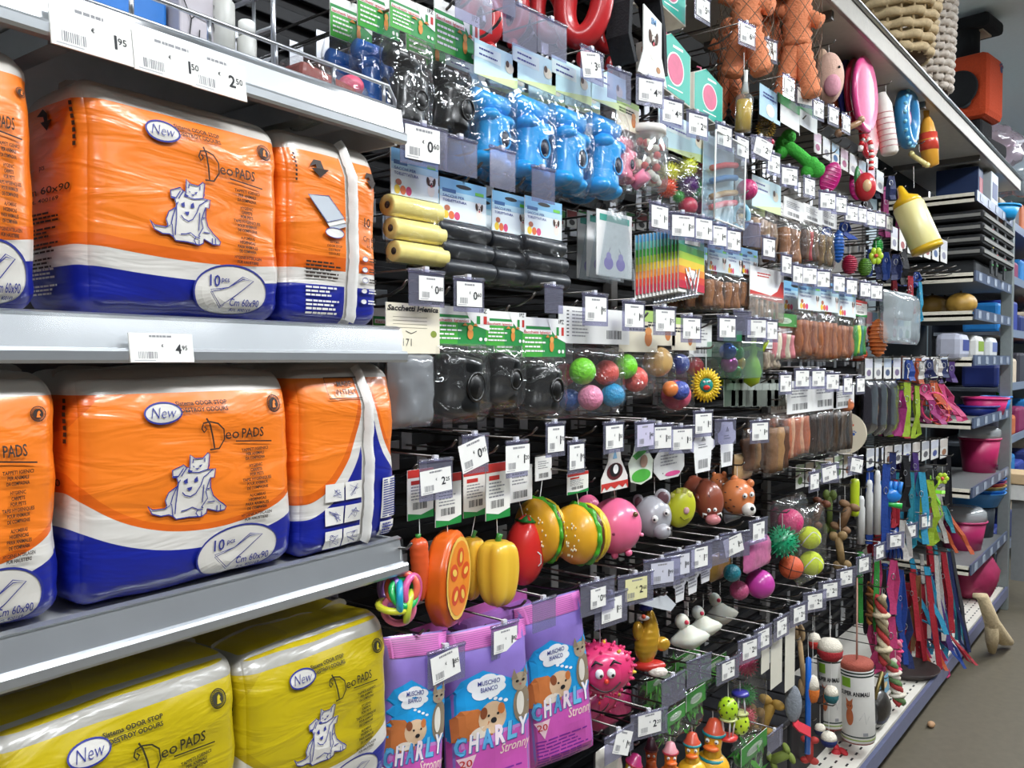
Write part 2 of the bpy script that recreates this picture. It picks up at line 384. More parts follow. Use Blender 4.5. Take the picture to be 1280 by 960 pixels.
# ================================================================== near shelf unit
ST = mat('c3c7cb', .3, .75, .04, .03, 25); STW = mat('d8dadb', .35, .3, .03)
UL0, UL1 = uL(-140, 0), uL(503, 0)
LW = UL1 - UL0
def lshelf(zb, label, white_end=False):
    c = Lp((UL0 + UL1) / 2, 0, zb)
    t = thing('steel_shelf', label, 'shelf', c, YL)
    fas = MB()
    prof = [(0, 0), (-.008, .0), (-.010, .003), (-.010, .011), (-.008, .014), (-.0005, .0145), (.006, .042), (.003, .045), (.010, .047), (.012, .043), (.004, .012), (.002, .0)]
    n = len(prof); vs = [(sx * LW / 2, p[0], p[1]) for sx in (-1, 1) for p in prof]
    fs = [tuple(range(n)), tuple(range(2 * n - 1, n - 1, -1))] + [((i + 1) % n, i, n + i, n + (i + 1) % n) for i in range(n)]
    fas.add(vs, fs, ST); fas.build('front_rail', t)
    MB().box((0, .205, .038), (LW - .01, .386, .006), STW).build('deck', t)
    MB().box((LW / 2 - .003, .2, .022), (.004, .385, .044), STW).build('end_lip', t)
    for x in (-LW / 4, LW / 4): MB().box((x, .205, .018), (.02, .37, .03), ST).build('brace', t)
    # clear price channel along the rail
    MB().box((0, -.0065, .027), (LW, .0012, .034), film_mat('ffffff', .01, .1, .05, 5, .04), M=Matrix.Rotation(R(-10), 4, 'X')).build('price_channel', t)
    return t
z1 = atL(250, 106, 0).z; z2 = atL(250, 453.5, 0).z; z3 = atL(250, 790, 0).z; z4 = z3 - .315
lshelf(z1, 'highest steel shelf, above the upper orange pad packs, with wire guard', True)
lshelf(z2, 'middle steel shelf carrying the upper row of orange pad packs')
lshelf(z3, 'steel shelf below the lower orange packs and over the yellow packs')
lshelf(z4, 'steel shelf under the yellow pad packs')
print('shelves', z1, z2, z3, z4, 'UL', UL0, UL1, 'ys', GX0)
sb = thing('shelf_back', 'grey steel back and uprights of the near shelf unit', 'backing', Lp((UL0 + UL1) / 2, .43, 0), YL)
MB().box((0, .01, 1.25), (LW, .02, 2.5), mat('55565a', .6, .2)).build('back_panel', sb)
for x in (-LW / 2, LW / 2 - .02): MB().box((x, -.012, 1.25), (.035, .03, 2.5), GREYP).build('upright', sb)
# price cards
CARD_INK = mat('26262a', .7, 0, 0)
def price_print(P, w_, h_, price, x0=None, base=None, cents=None, seed=1):
    x = -w_ / 2 if x0 is None else x0
    P.rect(x, 0, x + w_, h_, base or PAPER, 1)
    P.para(x + w_ * .3, h_ * .93, w_ * .5, 1, h_ * .12, GREYINK, .6, seed)
    P.barcode(x + w_ * .12, h_ * .12, x + w_ * .42, h_ * .36, GREYINK, 12, seed)
    P.rect(x + w_ * .05, h_ * .05, x + w_ * .38, h_ * .08, SILVERINK, 2)
    P.text(x + w_ * .48, h_ * .52, h_ * .10, '€', CARD_INK)
    a, b = price.split(',')
    P.text(x + w_ * .80, h_ * .30, h_ * .34, a, CARD_INK, align='R', bold=.02); P.text(x + w_ * .81, h_ * .42, h_ * .17, b, CARD_INK)
def shelf_card(px0, py0, w_, h_, price, zoff, label, seed=1, tilt=0):
    p = atL(px0, py0, -.0125)
    P = Print(); price_print(P, w_, h_, price, 0, seed=seed)
    t = thing('price_card', label, 'price card', p, YL, 'price cards clipped to the steel shelves', R(-8), tilt)
    P.on_y(-.0012, .0002).build('print', t); MB().box((w_ / 2, 0, h_ / 2), (w_, .0012, h_), PAPER).build('card', t)
shelf_card(64, 54, .074, .040, '1,95', 0, 'white price card reading 1 95, first on the highest shelf rail', 1)
shelf_card(168, 86, .074, .038, '1,50', 0, 'white price card reading 1 50, second on the highest shelf rail', 2)
shelf_card(240, 108, .064, .038, '2,50', 0, 'white price card reading 2 50, third on the highest shelf rail', 3)
shelf_card(163, 453, .066, .028, '4,95', 0, 'white price card reading 4 95 below the middle orange pack', 4)
# ================================================================== pads
def mnode(nt, op, a, b=None, c=None):
    n = nt.nodes.new('ShaderNodeMath'); n.operation = op
    for i, v in enumerate((a, b, c)):
        if v is None: continue
        if hasattr(v, 'links'): nt.links.new(v, n.inputs[i])
        else: n.inputs[i].default_value = v
    return n.outputs[0]
def cmix(nt, f, a, b):
    n = nt.nodes.new('ShaderNodeMix'); n.data_type = 'RGBA'
    nt.links.new(f, n.inputs[0])
    for i, v in ((6, a), (7, b)):
        if hasattr(v, 'links'): nt.links.new(v, n.inputs[i])
        else: n.inputs[i].default_value = v
    return n.outputs[2]
def pad_mat(main, inner, cx, cz, rx, rz, h, topband=.90, top_main=False, seam=None, flat=False, seamw=.009, e2=None):
    m = bpy.data.materials.new('pad_film'); m.use_nodes = True; nt = m.node_tree; b = nt.nodes['Principled BSDF']; l = nt.links.new
    tc = nt.nodes.new('ShaderNodeTexCoord'); sp = nt.nodes.new('ShaderNodeSeparateXYZ'); l(tc.outputs['Object'], sp.inputs[0])
    x, z = sp.outputs[0], sp.outputs[2]
    W_ = lin('d9d5ce'); BL = lin('12208e')
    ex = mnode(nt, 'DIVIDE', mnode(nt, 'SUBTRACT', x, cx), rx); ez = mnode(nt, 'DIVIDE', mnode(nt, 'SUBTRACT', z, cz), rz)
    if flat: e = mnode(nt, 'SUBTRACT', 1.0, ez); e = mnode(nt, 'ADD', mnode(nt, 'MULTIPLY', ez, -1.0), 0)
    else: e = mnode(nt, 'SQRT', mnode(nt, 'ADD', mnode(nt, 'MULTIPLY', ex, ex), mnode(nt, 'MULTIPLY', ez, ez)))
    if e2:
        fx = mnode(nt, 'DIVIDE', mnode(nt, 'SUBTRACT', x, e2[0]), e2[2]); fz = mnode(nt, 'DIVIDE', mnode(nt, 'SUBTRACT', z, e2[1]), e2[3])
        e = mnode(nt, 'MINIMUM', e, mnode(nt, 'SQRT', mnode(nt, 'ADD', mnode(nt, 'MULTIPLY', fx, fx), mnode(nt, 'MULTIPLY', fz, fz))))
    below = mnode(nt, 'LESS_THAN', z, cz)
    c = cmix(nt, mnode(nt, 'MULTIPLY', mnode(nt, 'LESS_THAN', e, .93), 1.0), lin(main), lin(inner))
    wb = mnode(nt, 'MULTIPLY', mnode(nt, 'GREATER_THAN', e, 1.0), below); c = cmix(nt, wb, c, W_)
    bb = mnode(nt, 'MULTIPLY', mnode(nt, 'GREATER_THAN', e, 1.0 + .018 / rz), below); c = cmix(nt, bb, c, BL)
    if seam is not None:
        sm = mnode(nt, 'LESS_THAN', mnode(nt, 'ABSOLUTE', mnode(nt, 'SUBTRACT', x, seam)), seamw); c = cmix(nt, sm, c, W_)
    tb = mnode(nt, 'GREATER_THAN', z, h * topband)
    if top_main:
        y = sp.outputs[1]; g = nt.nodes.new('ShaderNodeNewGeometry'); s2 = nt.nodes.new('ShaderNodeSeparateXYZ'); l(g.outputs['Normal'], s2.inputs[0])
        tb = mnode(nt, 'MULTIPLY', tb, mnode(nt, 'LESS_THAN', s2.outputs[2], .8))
    c = cmix(nt, tb, c, lin('9d9a92' if top_main else 'cfcac2'))  # white band greyer on yellow packs: shade of the shelf above put into colour
    l(c, b.inputs['Base Color']); b.inputs['Roughness'].default_value = .36; b.inputs['Coat Weight'].default_value = .5; b.inputs['Coat Roughness'].default_value = .18
    n = nt.nodes.new('ShaderNodeTexNoise'); mp = nt.nodes.new('ShaderNodeMapping'); mp.inputs['Scale'].default_value = (7, 7, 26); mp.inputs['Rotation'].default_value = (0, R(18), 0)
    l(tc.outputs['Object'], mp.inputs[0]); l(mp.outputs[0], n.inputs['Vector']); n.inputs['Scale'].default_value = 1.15; n.inputs['Detail'].default_value = 3; n.inputs['Distortion'].default_value = .9
    bp = nt.nodes.new('ShaderNodeBump'); bp.inputs['Strength'].default_value = .38; bp.inputs['Distance'].default_value = .012
    l(n.outputs['Fac'], bp.inputs['Height']); l(bp.outputs[0], b.inputs['Normal']); l(bp.outputs[0], b.inputs['Coat Normal'])
    return m
class Pack:
    def __init__(s, w_, h_, d_, seed, bulge=.012, r=.022, lean=0): s.hx, s.hy, s.hz = w_ / 2, d_ / 2, h_ / 2; s.seed = seed; s.b = bulge; s.r = r
    def P(s, a, c, b, off=0):
        q = Vector((a * s.hx, c * s.hy, b * s.hz)); r = s.r
        inn = Vector((max(-s.hx + r, min(s.hx - r, q.x)), max(-s.hy + r, min(s.hy - r, q.y)), max(-s.hz + r, min(s.hz - r, q.z))))
        n = q - inn; n = n.normalized() if n.length > 1e-9 else Vector((0, 0, 1)); p = inn + n * r
        A, B, C = 1 - a * a, 1 - b * b, 1 - c * c
        if abs(c) > .999: p.y += math.copysign(s.b * A ** .6 * B ** .6, c)
        if abs(a) > .999: p.x += math.copysign(s.b * .15 * C * B, a)
        if abs(b) > .999: p.z += s.b * .35 * C * A if b > 0 else 0
        k = .004; nz = noise.noise(Vector((p.x * 9 + s.seed, p.y * 9, p.z * 22 + p.x * 6))) * k + noise.noise(Vector((p.x * 30 + s.seed, p.y * 20, p.z * 55))) * k * .35
        p += n * (nz + off)
        p.y *= 1 - .16 * max(0, b - .6) / .4
        p.z += s.hz; return p
    def body(s, m, n=26):
        bm_v = {}; mb = MB(); i0 = mb.mi(m)
        def vid(a, c, b):
            k = (round(a, 4), round(c, 4), round(b, 4))
            if k not in bm_v: bm_v[k] = len(mb.v); mb.v.append(tuple(s.P(a, c, b)))
            return bm_v[k]
        g = [math.sin(math.pi / 2 * (-1 + 2 * i / n)) for i in range(n + 1)]
        for ax in range(3):
            for sg in (-1, 1):
                for i in range(n):
                    for j in range(n):
                        qs = []
                        for di, dj in ((0, 0), (1, 0), (1, 1), (0, 1)):
                            u, v = g[i + di], g[j + dj]; qs.append(vid(*((sg, u, v), (u, sg, v), (u, v, sg))[ax]))
                        if (sg > 0) != (ax == 1): pass
                        else: qs = qs[::-1]
                        mb.f.append(tuple(qs)); mb.m.append(0); mb.s.append(True)
        return mb
    def front(s, x, z, o): return s.P(max(-.999, min(.999, x / s.hx)), -1, max(-.999, min(.999, z / s.hz - 1)), o * 1.8 + .0014)
    def left(s, y, z, o): return s.P(-1, max(-.999, min(.999, -y / s.hy)), max(-.999, min(.999, z / s.hz - 1)), o * 1.8 + .0012)
# canonical layout measured on the lower front pack
QX0, QX1 = 90, 366
def quv(px, py):
    a, b, c = uL(QX0, .02), uL(QX1, .02), uL(px, .02); u = (c - a) / (b - a); bot = 790 - .3 * px
    return u, (bot - py) / (bot - 455)
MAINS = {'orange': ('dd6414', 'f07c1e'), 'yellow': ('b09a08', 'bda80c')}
def deo_front(D, w_, h_, ink, white, inner):
    def T(px, py): u, v = quv(px, py); return ((u - .5) * w_, v * h_)
    navy = mat('262f86', .6, 0, 0)
    P = D.setdefault('new_badge', Print())
    cx, cz = T(194, 507); P.ellipse(cx, cz, w_ * .078, h_ * .046, mat('c9c6bf', .4, 0, .02), 2, .05, 24, 3); P.ring(cx, cz, w_ * .078, h_ * .046, .0018, navy, 3, .05)
    P.text(cx, cz - h_ * .022, h_ * .052, 'New', navy, width=w_ * .11, align='C', shear=.35, layer=4, bold=-.012)
    P = D.setdefault('lettering', Print())
    x, z = T(211, 498); P.text(x, z, h_ * .020, 'Sistema ODOR STOP', ink, width=w_ * .235, bold=.03)
    x, z = T(216, 506); P.text(x, z, h_ * .020, 'DESTROY ODOURS', ink, width=w_ * .215, bold=.03)
    # the big curled D
    pts = [(248, 514), (252, 525), (256, 545), (250, 551)]; P.stroke([T(*p) for p in [(246, 513), (250, 520), (254, 535), (256, 549)]], .0019, ink)
    P.stroke([T(*p) for p in [(250, 551), (262, 549), (269, 538), (268, 526), (260, 519), (250, 517), (242, 519), (240, 526), (243, 530), (246, 526), (243, 523)]], .0016, ink)
    x, z = T(270, 538); P.text(x, z, h_ * .052, 'eo', ink, width=w_ * .072, bold=.006)
    x, z = T(292, 536); P.text(x, z, h_ * .048, 'PADS', ink, width=w_ * .115, bold=.015)
    P.stroke([T(284, 540), T(331, 539)], .0014, ink)
    for (y, L) in ((549, ('TAPPETI IGIENICI', 'PER ANIMALI', 'DA COMPAGNIA')), (568, ('HYGIENIC', 'CARPETS', 'FOR PETS')), (584, ('TAPIS HYGIENIQUES', 'POUR ANIMAUX', 'DE COMPAGNIE')), (603, ('ALFOMBRAS', 'HIGIENICAS', 'PARA ANIMALES', 'DE COMPAÑIA')), (626, ('HYGIENEUNTERLAGEN', 'FÜR HAUSTIERE'))):
        for i, s_ in enumerate(L):
            x, z = T(309, y + i * 5.2); P.text(x, z - h_ * .006, h_ * .0145, s_, ink, width=w_ * .0092 * len(s_), align='C', bold=.03)
    P = D.setdefault('puppy_and_kitten_print', Print())
    x0, z0 = T(171, 646); x1, z1_ = T(270, 552); dogcat(P, x0, z0, x1 - x0, z1_ - z0, navy, white)
    P = D.setdefault('size_oval', Print())
    cx, cz = T(288, 672); P.ellipse(cx, cz, w_ * .205, h_ * .125, white, 2, .02, 36, 5); P.ring(cx, cz, w_ * .205, h_ * .125, .0020, navy, 3, .02, 40)
    P.text(cx - w_ * .125, cz + h_ * .022, h_ * .055, '10', navy, layer=4, bold=.012); P.text(cx - w_ * .06, cz + h_ * .045, h_ * .026, 'pcs', navy, layer=4)
    for k in (0, .012): P.stroke([(cx - w_ * .12, cz + h_ * (.005 - k)), (cx - w_ * .02, cz + h_ * .02), (cx + w_ * .055, cz + h_ * (.075 - k)), (cx + w_ * .12, cz + h_ * .06), (cx + w_ * .03, cz - h_ * .01), (cx - w_ * .055, cz - h_ * (.065 + k)), (cx - w_ * .12, cz + h_ * (.005 - k))], .0009, navy, 4)
    P.text(cx - w_ * .01, cz - h_ * .062, h_ * .034, 'Cm 60x90', navy, width=w_ * .17, layer=4); P.text(cx, cz - h_ * .092, h_ * .020, 'Art. 400169', navy, width=w_ * .12, layer=4)
    P = D.setdefault('round_seal', Print())
    logo_seal(P, w_ * .37, h_ * .83, w_ * .037, ink, inner)
def deo_side(P, d_, h_, ink, white, barcode=False):
    P.text(-d_ * .3, h_ * .60, h_ * .05, '10', ink, bold=.015); P.text(-d_ * .08, h_ * .625, h_ * .025, 'pcs', ink)
    P.text(-d_ * .35, h_ * .52, h_ * .032, 'Cm 60x90', ink, width=d_ * .7); P.text(-d_ * .3, h_ * .485, h_ * .018, 'Art. 400169', ink, width=d_ * .5)
    P.poly([(-d_ * .12, h_ * .86), (-d_ * .02, h_ * .885), (d_ * .05, h_ * .86), (d_ * .05, h_ * .83), (d_ * .11, h_ * .83), (d_ * .02, h_ * .79), (-d_ * .06, h_ * .83), (0, h_ * .83), (-d_ * .01, h_ * .85), (-d_ * .06, h_ * .855)], ink, 2)
    for i in range(7): P.rect(d_ * .36, h_ * (.70 + i * .028), d_ * .39, h_ * (.718 + i * .028), ink, 2)
    for i in range(4): P.para(-d_ * .38, h_ * (.44 - i * .065), d_ * .62, 3, h_ * .017, ink, .5, i + 4)
    for i in range(2): P.para(-d_ * .3, h_ * (.20 - i * .07), d_ * .5, 3, h_ * .017, white, .5, i + 9)
def pad_pack(kind, label, w_, h_, d_, loc, seed, ell, side=True, rz=None, front=True):
    main, inner = MAINS[kind]; ink = mat('2a1a10' if kind == 'orange' else '26240e', .6, 0, 0); white = mat('d6d2ca', .4, 0, .02); inn = mat(inner, .5, 0, 0)
    t = thing('pad_pack', label, 'pad pack', loc, YL if rz is None else rz, 'packs of absorbent pads on the steel shelves')
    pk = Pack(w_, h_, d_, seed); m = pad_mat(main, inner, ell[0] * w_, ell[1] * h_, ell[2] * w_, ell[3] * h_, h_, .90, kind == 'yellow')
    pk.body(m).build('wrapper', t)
    if front:
        D = {}; deo_front(D, w_, h_, ink, white, inn); [P.mb(pk.front, .0003).build(k, t) for k, P in D.items()]
    if side:
        P = Print(); deo_side(P, d_, h_, ink, white); P.mb(pk.left, .0003).build('side_print', t)
    # pinched film fin along the top
    def fin(u, v):
        p = pk.P((u * 2 - 1) * .96, -.1, .98); return Vector((p.x, p.y + noise.noise(Vector((u * 9, seed, v))) * .004, p.z - .004 + v * (.010 + .004 * noise.noise(Vector((u * 6, seed, 0))))))
    MB().grid(fin, 24, 2, film_mat('e8e4de', .45, .2, .3, 30, .12)).build('top_seam', t)
    return t
def span(px0, px1, wv): return (uL(px0, wv) + uL(px1, wv)) / 2, uL(px1, wv) - uL(px0, wv)
OFF = .012
def put_pack(kind, label, px0, px1, pytop, pxt, zbase, seed, ell, d_=.13, **kw):
    uc, w_ = span(px0, px1, OFF); ht = atL(pxt, pytop, OFF).z - zbase
    return pad_pack(kind, label, w_, ht, d_, Lp(uc, OFF + d_ / 2, zbase), seed, ell, **kw), w_, ht
ZD = .0465
EL = (.04, .66, .60, .40)
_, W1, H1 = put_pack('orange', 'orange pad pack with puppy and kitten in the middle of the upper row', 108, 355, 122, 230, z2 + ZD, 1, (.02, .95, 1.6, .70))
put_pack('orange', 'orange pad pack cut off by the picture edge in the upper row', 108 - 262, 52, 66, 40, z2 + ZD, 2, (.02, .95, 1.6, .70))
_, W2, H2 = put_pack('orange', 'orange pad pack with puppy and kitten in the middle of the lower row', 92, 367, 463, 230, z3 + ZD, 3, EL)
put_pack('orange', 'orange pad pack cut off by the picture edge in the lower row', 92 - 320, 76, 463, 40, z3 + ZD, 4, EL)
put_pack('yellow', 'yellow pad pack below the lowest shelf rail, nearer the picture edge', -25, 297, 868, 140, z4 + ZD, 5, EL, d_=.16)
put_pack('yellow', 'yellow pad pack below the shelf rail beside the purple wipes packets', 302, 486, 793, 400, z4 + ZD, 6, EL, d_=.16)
# end packs turned so that their seam faces the aisle
def seam_pack(label, px0, px1, pytop, zbase, seed, upper):
    uc, w_ = span(px0, px1, OFF); h_ = atL((px0 + px1) / 2, pytop, OFF).z - zbase; d_ = .2
    t = thing('pad_pack', label, 'pad pack', Lp(uc, OFF + d_ / 2, zbase), YL, 'packs of absorbent pads on the steel shelves')
    pk = Pack(w_, h_, d_, seed, .01, .018); sx = w_ * .12
    ink = mat('2a1a10', .6, 0, 0); white = mat('e6e4de', .4, 0, .02); navy = mat('262f86', .6, 0, 0)
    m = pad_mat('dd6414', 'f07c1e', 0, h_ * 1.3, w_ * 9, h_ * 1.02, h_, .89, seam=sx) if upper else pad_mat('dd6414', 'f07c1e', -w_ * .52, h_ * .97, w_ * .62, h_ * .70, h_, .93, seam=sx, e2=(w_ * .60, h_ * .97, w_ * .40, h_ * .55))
    pk.body(m).build('wrapper', t)
    MB().grid(lambda u, v: pk.front(sx + (u - .5) * .014, h_ * (.03 + .95 * v), .001 + .005 * math.sin(u * math.pi) + .0012 * noise.noise(Vector((u * 3, v * 30, seed)))), 4, 40, mat('e9e7e2', .35, 0, .04, .3, 60)).build('seam_strip', t)
    P = Print()
    if upper:
        for cx in (-w_ * .22, w_ * .36):
            P.poly([(cx - .012, h_ * .80), (cx - .004, h_ * .845), (cx + .006, h_ * .845), (cx + .008, h_ * .80), (cx + .015, h_ * .80), (cx + .003, h_ * .755), (cx - .009, h_ * .795), (cx - .002, h_ * .80), (cx - .002, h_ * .82), (cx - .008, h_ * .81)], ink, 2)
        G = mat('b5bcc4', .5, 0, 0)
        for k in range(3): P.poly([(-w_ * .33 + k * .004, h_ * (.655 - k * .02)), (-w_ * .13 + k * .004, h_ * (.665 - k * .02)), (w_ * .02 + k * .003, h_ * (.56 - k * .02)), (-w_ * .16 + k * .004, h_ * (.525 - k * .02))], G if k % 2 == 0 else white, 4 - k)
        P.stroke([(-w_ * .33, h_ * .655), (-w_ * .13, h_ * .665), (w_ * .02, h_ * .56), (-w_ * .16, h_ * .525), (-w_ * .33, h_ * .655)], .0008, navy, 5)
        P.ellipse(-w_ * .08, h_ * .475, w_ * .1, h_ * .026, white, 4); P.ring(-w_ * .08, h_ * .475, w_ * .1, h_ * .026, .0008, navy, 5)
        for i, s_ in enumerate(('SISTEMA', 'ODOR STOP', 'DESTROY', 'ODOURS')): P.text(-w_ * .08, h_ * (.42 - .02 * i), h_ * .013, s_, ink, align='C')
        P.para(-w_ * .34, h_ * .32, w_ * .36, 5, h_ * .019, ink, .5, 3); P.para(-w_ * .34, h_ * .19, w_ * .36, 3, h_ * .02, white, .5, 5); P.para(-w_ * .34, h_ * .12, w_ * .36, 4, h_ * .02, white, .5, 6)
        P.text(w_ * .27, h_ * .54, h_ * .05, '10', ink, bold=.015); P.text(w_ * .40, h_ * .57, h_ * .02, 'pcs', ink)
        P.text(w_ * .25, h_ * .46, h_ * .03, 'Cm 60', ink); P.text(w_ * .3, h_ * .425, h_ * .016, 'Art. 400', ink)
        for i in range(5):
            z = h_ * (.36 - i * .058); P.ellipse(w_ * .27, z, w_ * .035, h_ * .014, white, 3); P.ring(w_ * .27, z, w_ * .035, h_ * .014, .0006, navy, 4); P.para(w_ * .33, z + h_ * .01, w_ * .12, 2, h_ * .015, ink if i < 3 else white, .5, i)
        for i in range(7): P.rect(-w_ * .42, h_ * (.72 + i * .022), -w_ * .405, h_ * (.733 + i * .022), ink, 2)
    else:
        for i, s_ in enumerate(('MADE', 'IN ITALY')): P.text(-w_ * .06, h_ * (.885 - .042 * i), h_ * .028, s_, ink, align='C', bold=.015)
        a, b, c, d = -w_ * .24, w_ * .10, h_ * .82, h_ * .93
        P.stroke([(a, c), (b, c), (b, d), (a, d), (a, c)], .0012, ink)
        for r_ in range(3):
            z = h_ * (.37 - r_ * .125)
            for k in range(2):
                x = -w_ * .30 + k * w_ * .185; P.rect(x, z - h_ * .095, x + w_ * .17, z, white, 2, 2)
                rr = random.Random(r_ * 2 + k)
                for q in range(3): 
                    pts = [(x + rr.uniform(.15, .85) * w_ * .17, z - rr.uniform(.15, .85) * h_ * .095) for _ in range(4)]; P.stroke(pts + pts[:1], .0006, navy, 4)
        P.rect(w_ * .28, h_ * .13, w_ * .45, h_ * .36, white, 2, 2)
        for i in range(16): P.rect(w_ * .29, h_ * (.137 + i * .0138), w_ * .44, h_ * (.137 + i * .0138 + .006), navy, 4)
        P.rect(w_ * .28, h_ * .02, w_ * .45, h_ * .11, white, 2, 2)
        P.para(w_ * .30, h_ * .10, w_ * .13, 5, h_ * .016, navy, .6, 3, layer=4)
    P.mb(pk.front, .0003).build('front_print', t)
    return t
seam_pack('narrow end of an orange pad pack with white seam in the upper row', 358, 474, 170, z2 + ZD, 11, True)
seam_pack('narrow end of an orange pad pack marked MADE IN ITALY', 372, 494, 456, z3 + ZD, 12, False)
# ---- wire guard on the highest shelf and what lies behind it
zt = z1 + .047
t = thing('wire_guard', 'zinc wire guard fence along the front of the highest shelf', 'guard', Lp((UL0 + UL1) / 2, .012, zt), YL)
MB().tube([(-LW / 2, 0, .028), (LW / 2 - .012, 0, .028), (LW / 2, 0, .012), (LW / 2, 0, 0)], .0026, ZINC, 8).build('top_wire', t)
MB().tube([(-LW / 2, 0, .003), (LW / 2, 0, .003)], .0026, ZINC, 8).build('bottom_wire', t)
pm = MB().tube([(0, 0, 0), (0, 0, .028)], .0024, ZINC, 6).mesh('guard_post')
for k in range(9): link('guard_post', pm, t, (LW / 2 - .02 - k * .085, 0, 0))
t = thing('wire_divider', 'zinc wire divider standing across the highest shelf', 'divider', Lp(uL(352, .02), .03, zt), YL)
MB().tube([(0, 0, 0), (0, 0, .085), (0, .01, .095), (0, .30, .095), (0, .31, .085), (0, .31, 0)], .003, ZINC, 8).build('frame', t)
for z in (.02, .055): MB().tube([(0, 0, z), (0, .31, z)], .002, ZINC, 6).build('cross_wire', t)
MB().tube([(0, .035, 0), (0, .035, .095)], .0022, ZINC, 6).build('upright_wire', t)
def onshelf(name, label, cat, px, wv, zoff=0, rz=0): return thing(name, label, cat, Lp(uL(px, wv), wv, zt + zoff - .003), YL + rz)
t = onshelf('box', 'bright blue carton behind the wire guard', 'box', 138, .12); MB().box((0, 0, .035), (.10, .07, .07), mat('1b6fc0', .5), .004).build('carton', t)
t = onshelf('box', 'white carton printed with a pencil drawn cat on the highest shelf', 'box', 240, .10); MB().box((0, 0, .07), (.060, .06, .14), mat('bab4ba', .5), .002).build('carton', t)
P = Print(); T_ = lambda p: (-.032 + p[0] * .06, .02 + p[1] * .06)
for l in ([(.2, .1), (.25, .5), (.35, .6), (.7, .55), (.8, .1)], [(.7, .55), (.75, .75), (.72, .9), (.8, .82), (.9, .95), (.93, .75), (.85, .6), (.8, .5)], [(.25, .5), (.1, .8), (.2, .95)], [(.4, .1), (.42, .35)], [(.62, .1), (.6, .35)]): P.stroke([T_(p) for p in l], .0016, INK)
P.on_y(-.0305).build('cat_print', t)
for px, wv, hh, rr, lb in ((283, .07, .115, .013, 'white ribbed plastic bottle with cap, taller one behind the wire guard'), (312, .06, .065, .011, 'small white bottle with blue label behind the wire guard')):
    t = onshelf('bottle', lb, 'bottle', px, wv)
    MB().lathe([(rr, 0), (rr, hh * .7), (rr * .6, hh * .76), (rr * .6, hh * .78)], mat('c4c4be', .4), 18).build('body', t); MB().lathe([(rr * .85, hh * .76), (rr * .85, hh), (rr * .7, hh * 1.02)], WHITE, 18).build('cap', t)
    if hh < .06: MB().lathe([(rr * 1.02, .003), (rr * 1.02, .02)], mat('3a62b0', .5), 18).build('blue_label', t)
t = onshelf('box', 'grey violet carton between the blue one and the cat carton', 'box', 190, .16); MB().box((0, 0, .05), (.05, .07, .10), mat('8c8794', .5), .003).build('carton', t)
t = onshelf('dispenser_bottle', 'clear plastic tube bottle with pink cap lying behind the wire guard', 'bottle', 420, .10, .02, 0)
MM = Matrix.Rotation(R(62), 4, 'Y')
MB().lathe([(.014, -.08), (.016, -.07), (.016, .05), (.01, .06)], CLEARBOX, 16, MM).build('tube', t); MB().ell((.03, .0, .032), (.018, .018, .015), mat('e0607e', .4)).build('pink_cap', t)
t = onshelf('plastic_pouch', 'clear pouch with a red brown print lying behind the wire guard', 'pouch', 400, .06)
MB().box((0, 0, .018), (.09, .04, .03), mat('8a4038', .5), .006, Matrix.Rotation(R(8), 4, 'Y')).build('contents', t); MB().box((0, 0, .021), (.10, .05, .04), FILM, .008, Matrix.Rotation(R(8), 4, 'Y')).build('film', t)
# ================================================================== hooks
HL = YB - .835
_hm = {}; _hr = random.Random(21)
def hook_meshes(L):
    k = round(L, 2)
    if k not in _hm:
        a = MB().tube([(0, 0, .002), (0, L, .002)], .0018, WIRE, 6).mesh('label_arm')
        b = MB().tube([(0, .035, -.012), (0, .045, -.022), (0, .07, -.032), (0, .12, -.036), (0, L, -.036)], .0024, WIRE, 6).mesh('prong')
        c = MB().box((0, L - .004, -.017), (.03, .004, .06), ZINC, .001).mesh('hook_plate')
        _hm[k] = (a, b, c)
    return _hm[k]
_fm = {}
def flap_mesh(w_, h_):
    k = (round(w_, 3), round(h_, 3))
    if k not in _fm:
        m = MB().box((0, -.004, -h_ / 2 - .004), (w_, .001, h_), FLAP); m.tube([(-w_ / 2, -.004, -.003), (w_ / 2, -.004, -.003)], .0032, FLAP, 6)
        m.box((0, -.002, 0), (.008, .006, .008), mat('d8d8de', .4)); _fm[k] = m.mesh('label_flap')
    return _fm[k]
_pc = {}
def card_mesh(price, w_, h_, base='f4f3ee'):
    k = (price, round(w_, 3), round(h_, 3), base)
    if k not in _pc:
        P = Print(); price_print(P, w_, h_, price, base=mat(base, .7, 0, .02), seed=len(_pc)); m = P.on_y(0, .0002); _pc[k] = m.mesh('price_card')
    return _pc[k]
HUNG = []; HOOKS = []
HG = 'steel display hooks with clear price flaps'
def hook(px, py, what, price=None, w_=.070, h_=.056, tilt=0, Y=.835, base='f4f3ee', cw=.058, ch=.043, cx=0, swing=0):
    p = at(px, py, Y); p.z += h_ / 2 + .004; L = YB - Y; HOOKS.append(p.copy())
    t = thing('display_hook', ('hook with ' + ('price %s' % price.replace(',', ' ') if price else 'empty clear flap') + ' ' + what), 'display hook', p, 0, HG)
    a, b, c = hook_meshes(L); link('label_arm', a, t); link('prong', b, t); link('hook_plate', c, t)
    fz = R(-_hr.uniform(2, 26)) if px > 790 else R(-_hr.uniform(0, 8))
    if py > 640 and px > 700: w_ = max(w_, .094)
    link('label_flap', flap_mesh(w_, h_), t, (0, 0, 0), (R(swing), 0, fz))
    if price: link('price_card', card_mesh(price, cw, ch, base), t, (cx - .0054 * math.sin(-fz), -.0054 * math.cos(fz), -h_ + .001 + (h_ - ch) * .25), (R(swing), R(tilt), fz))
    return t
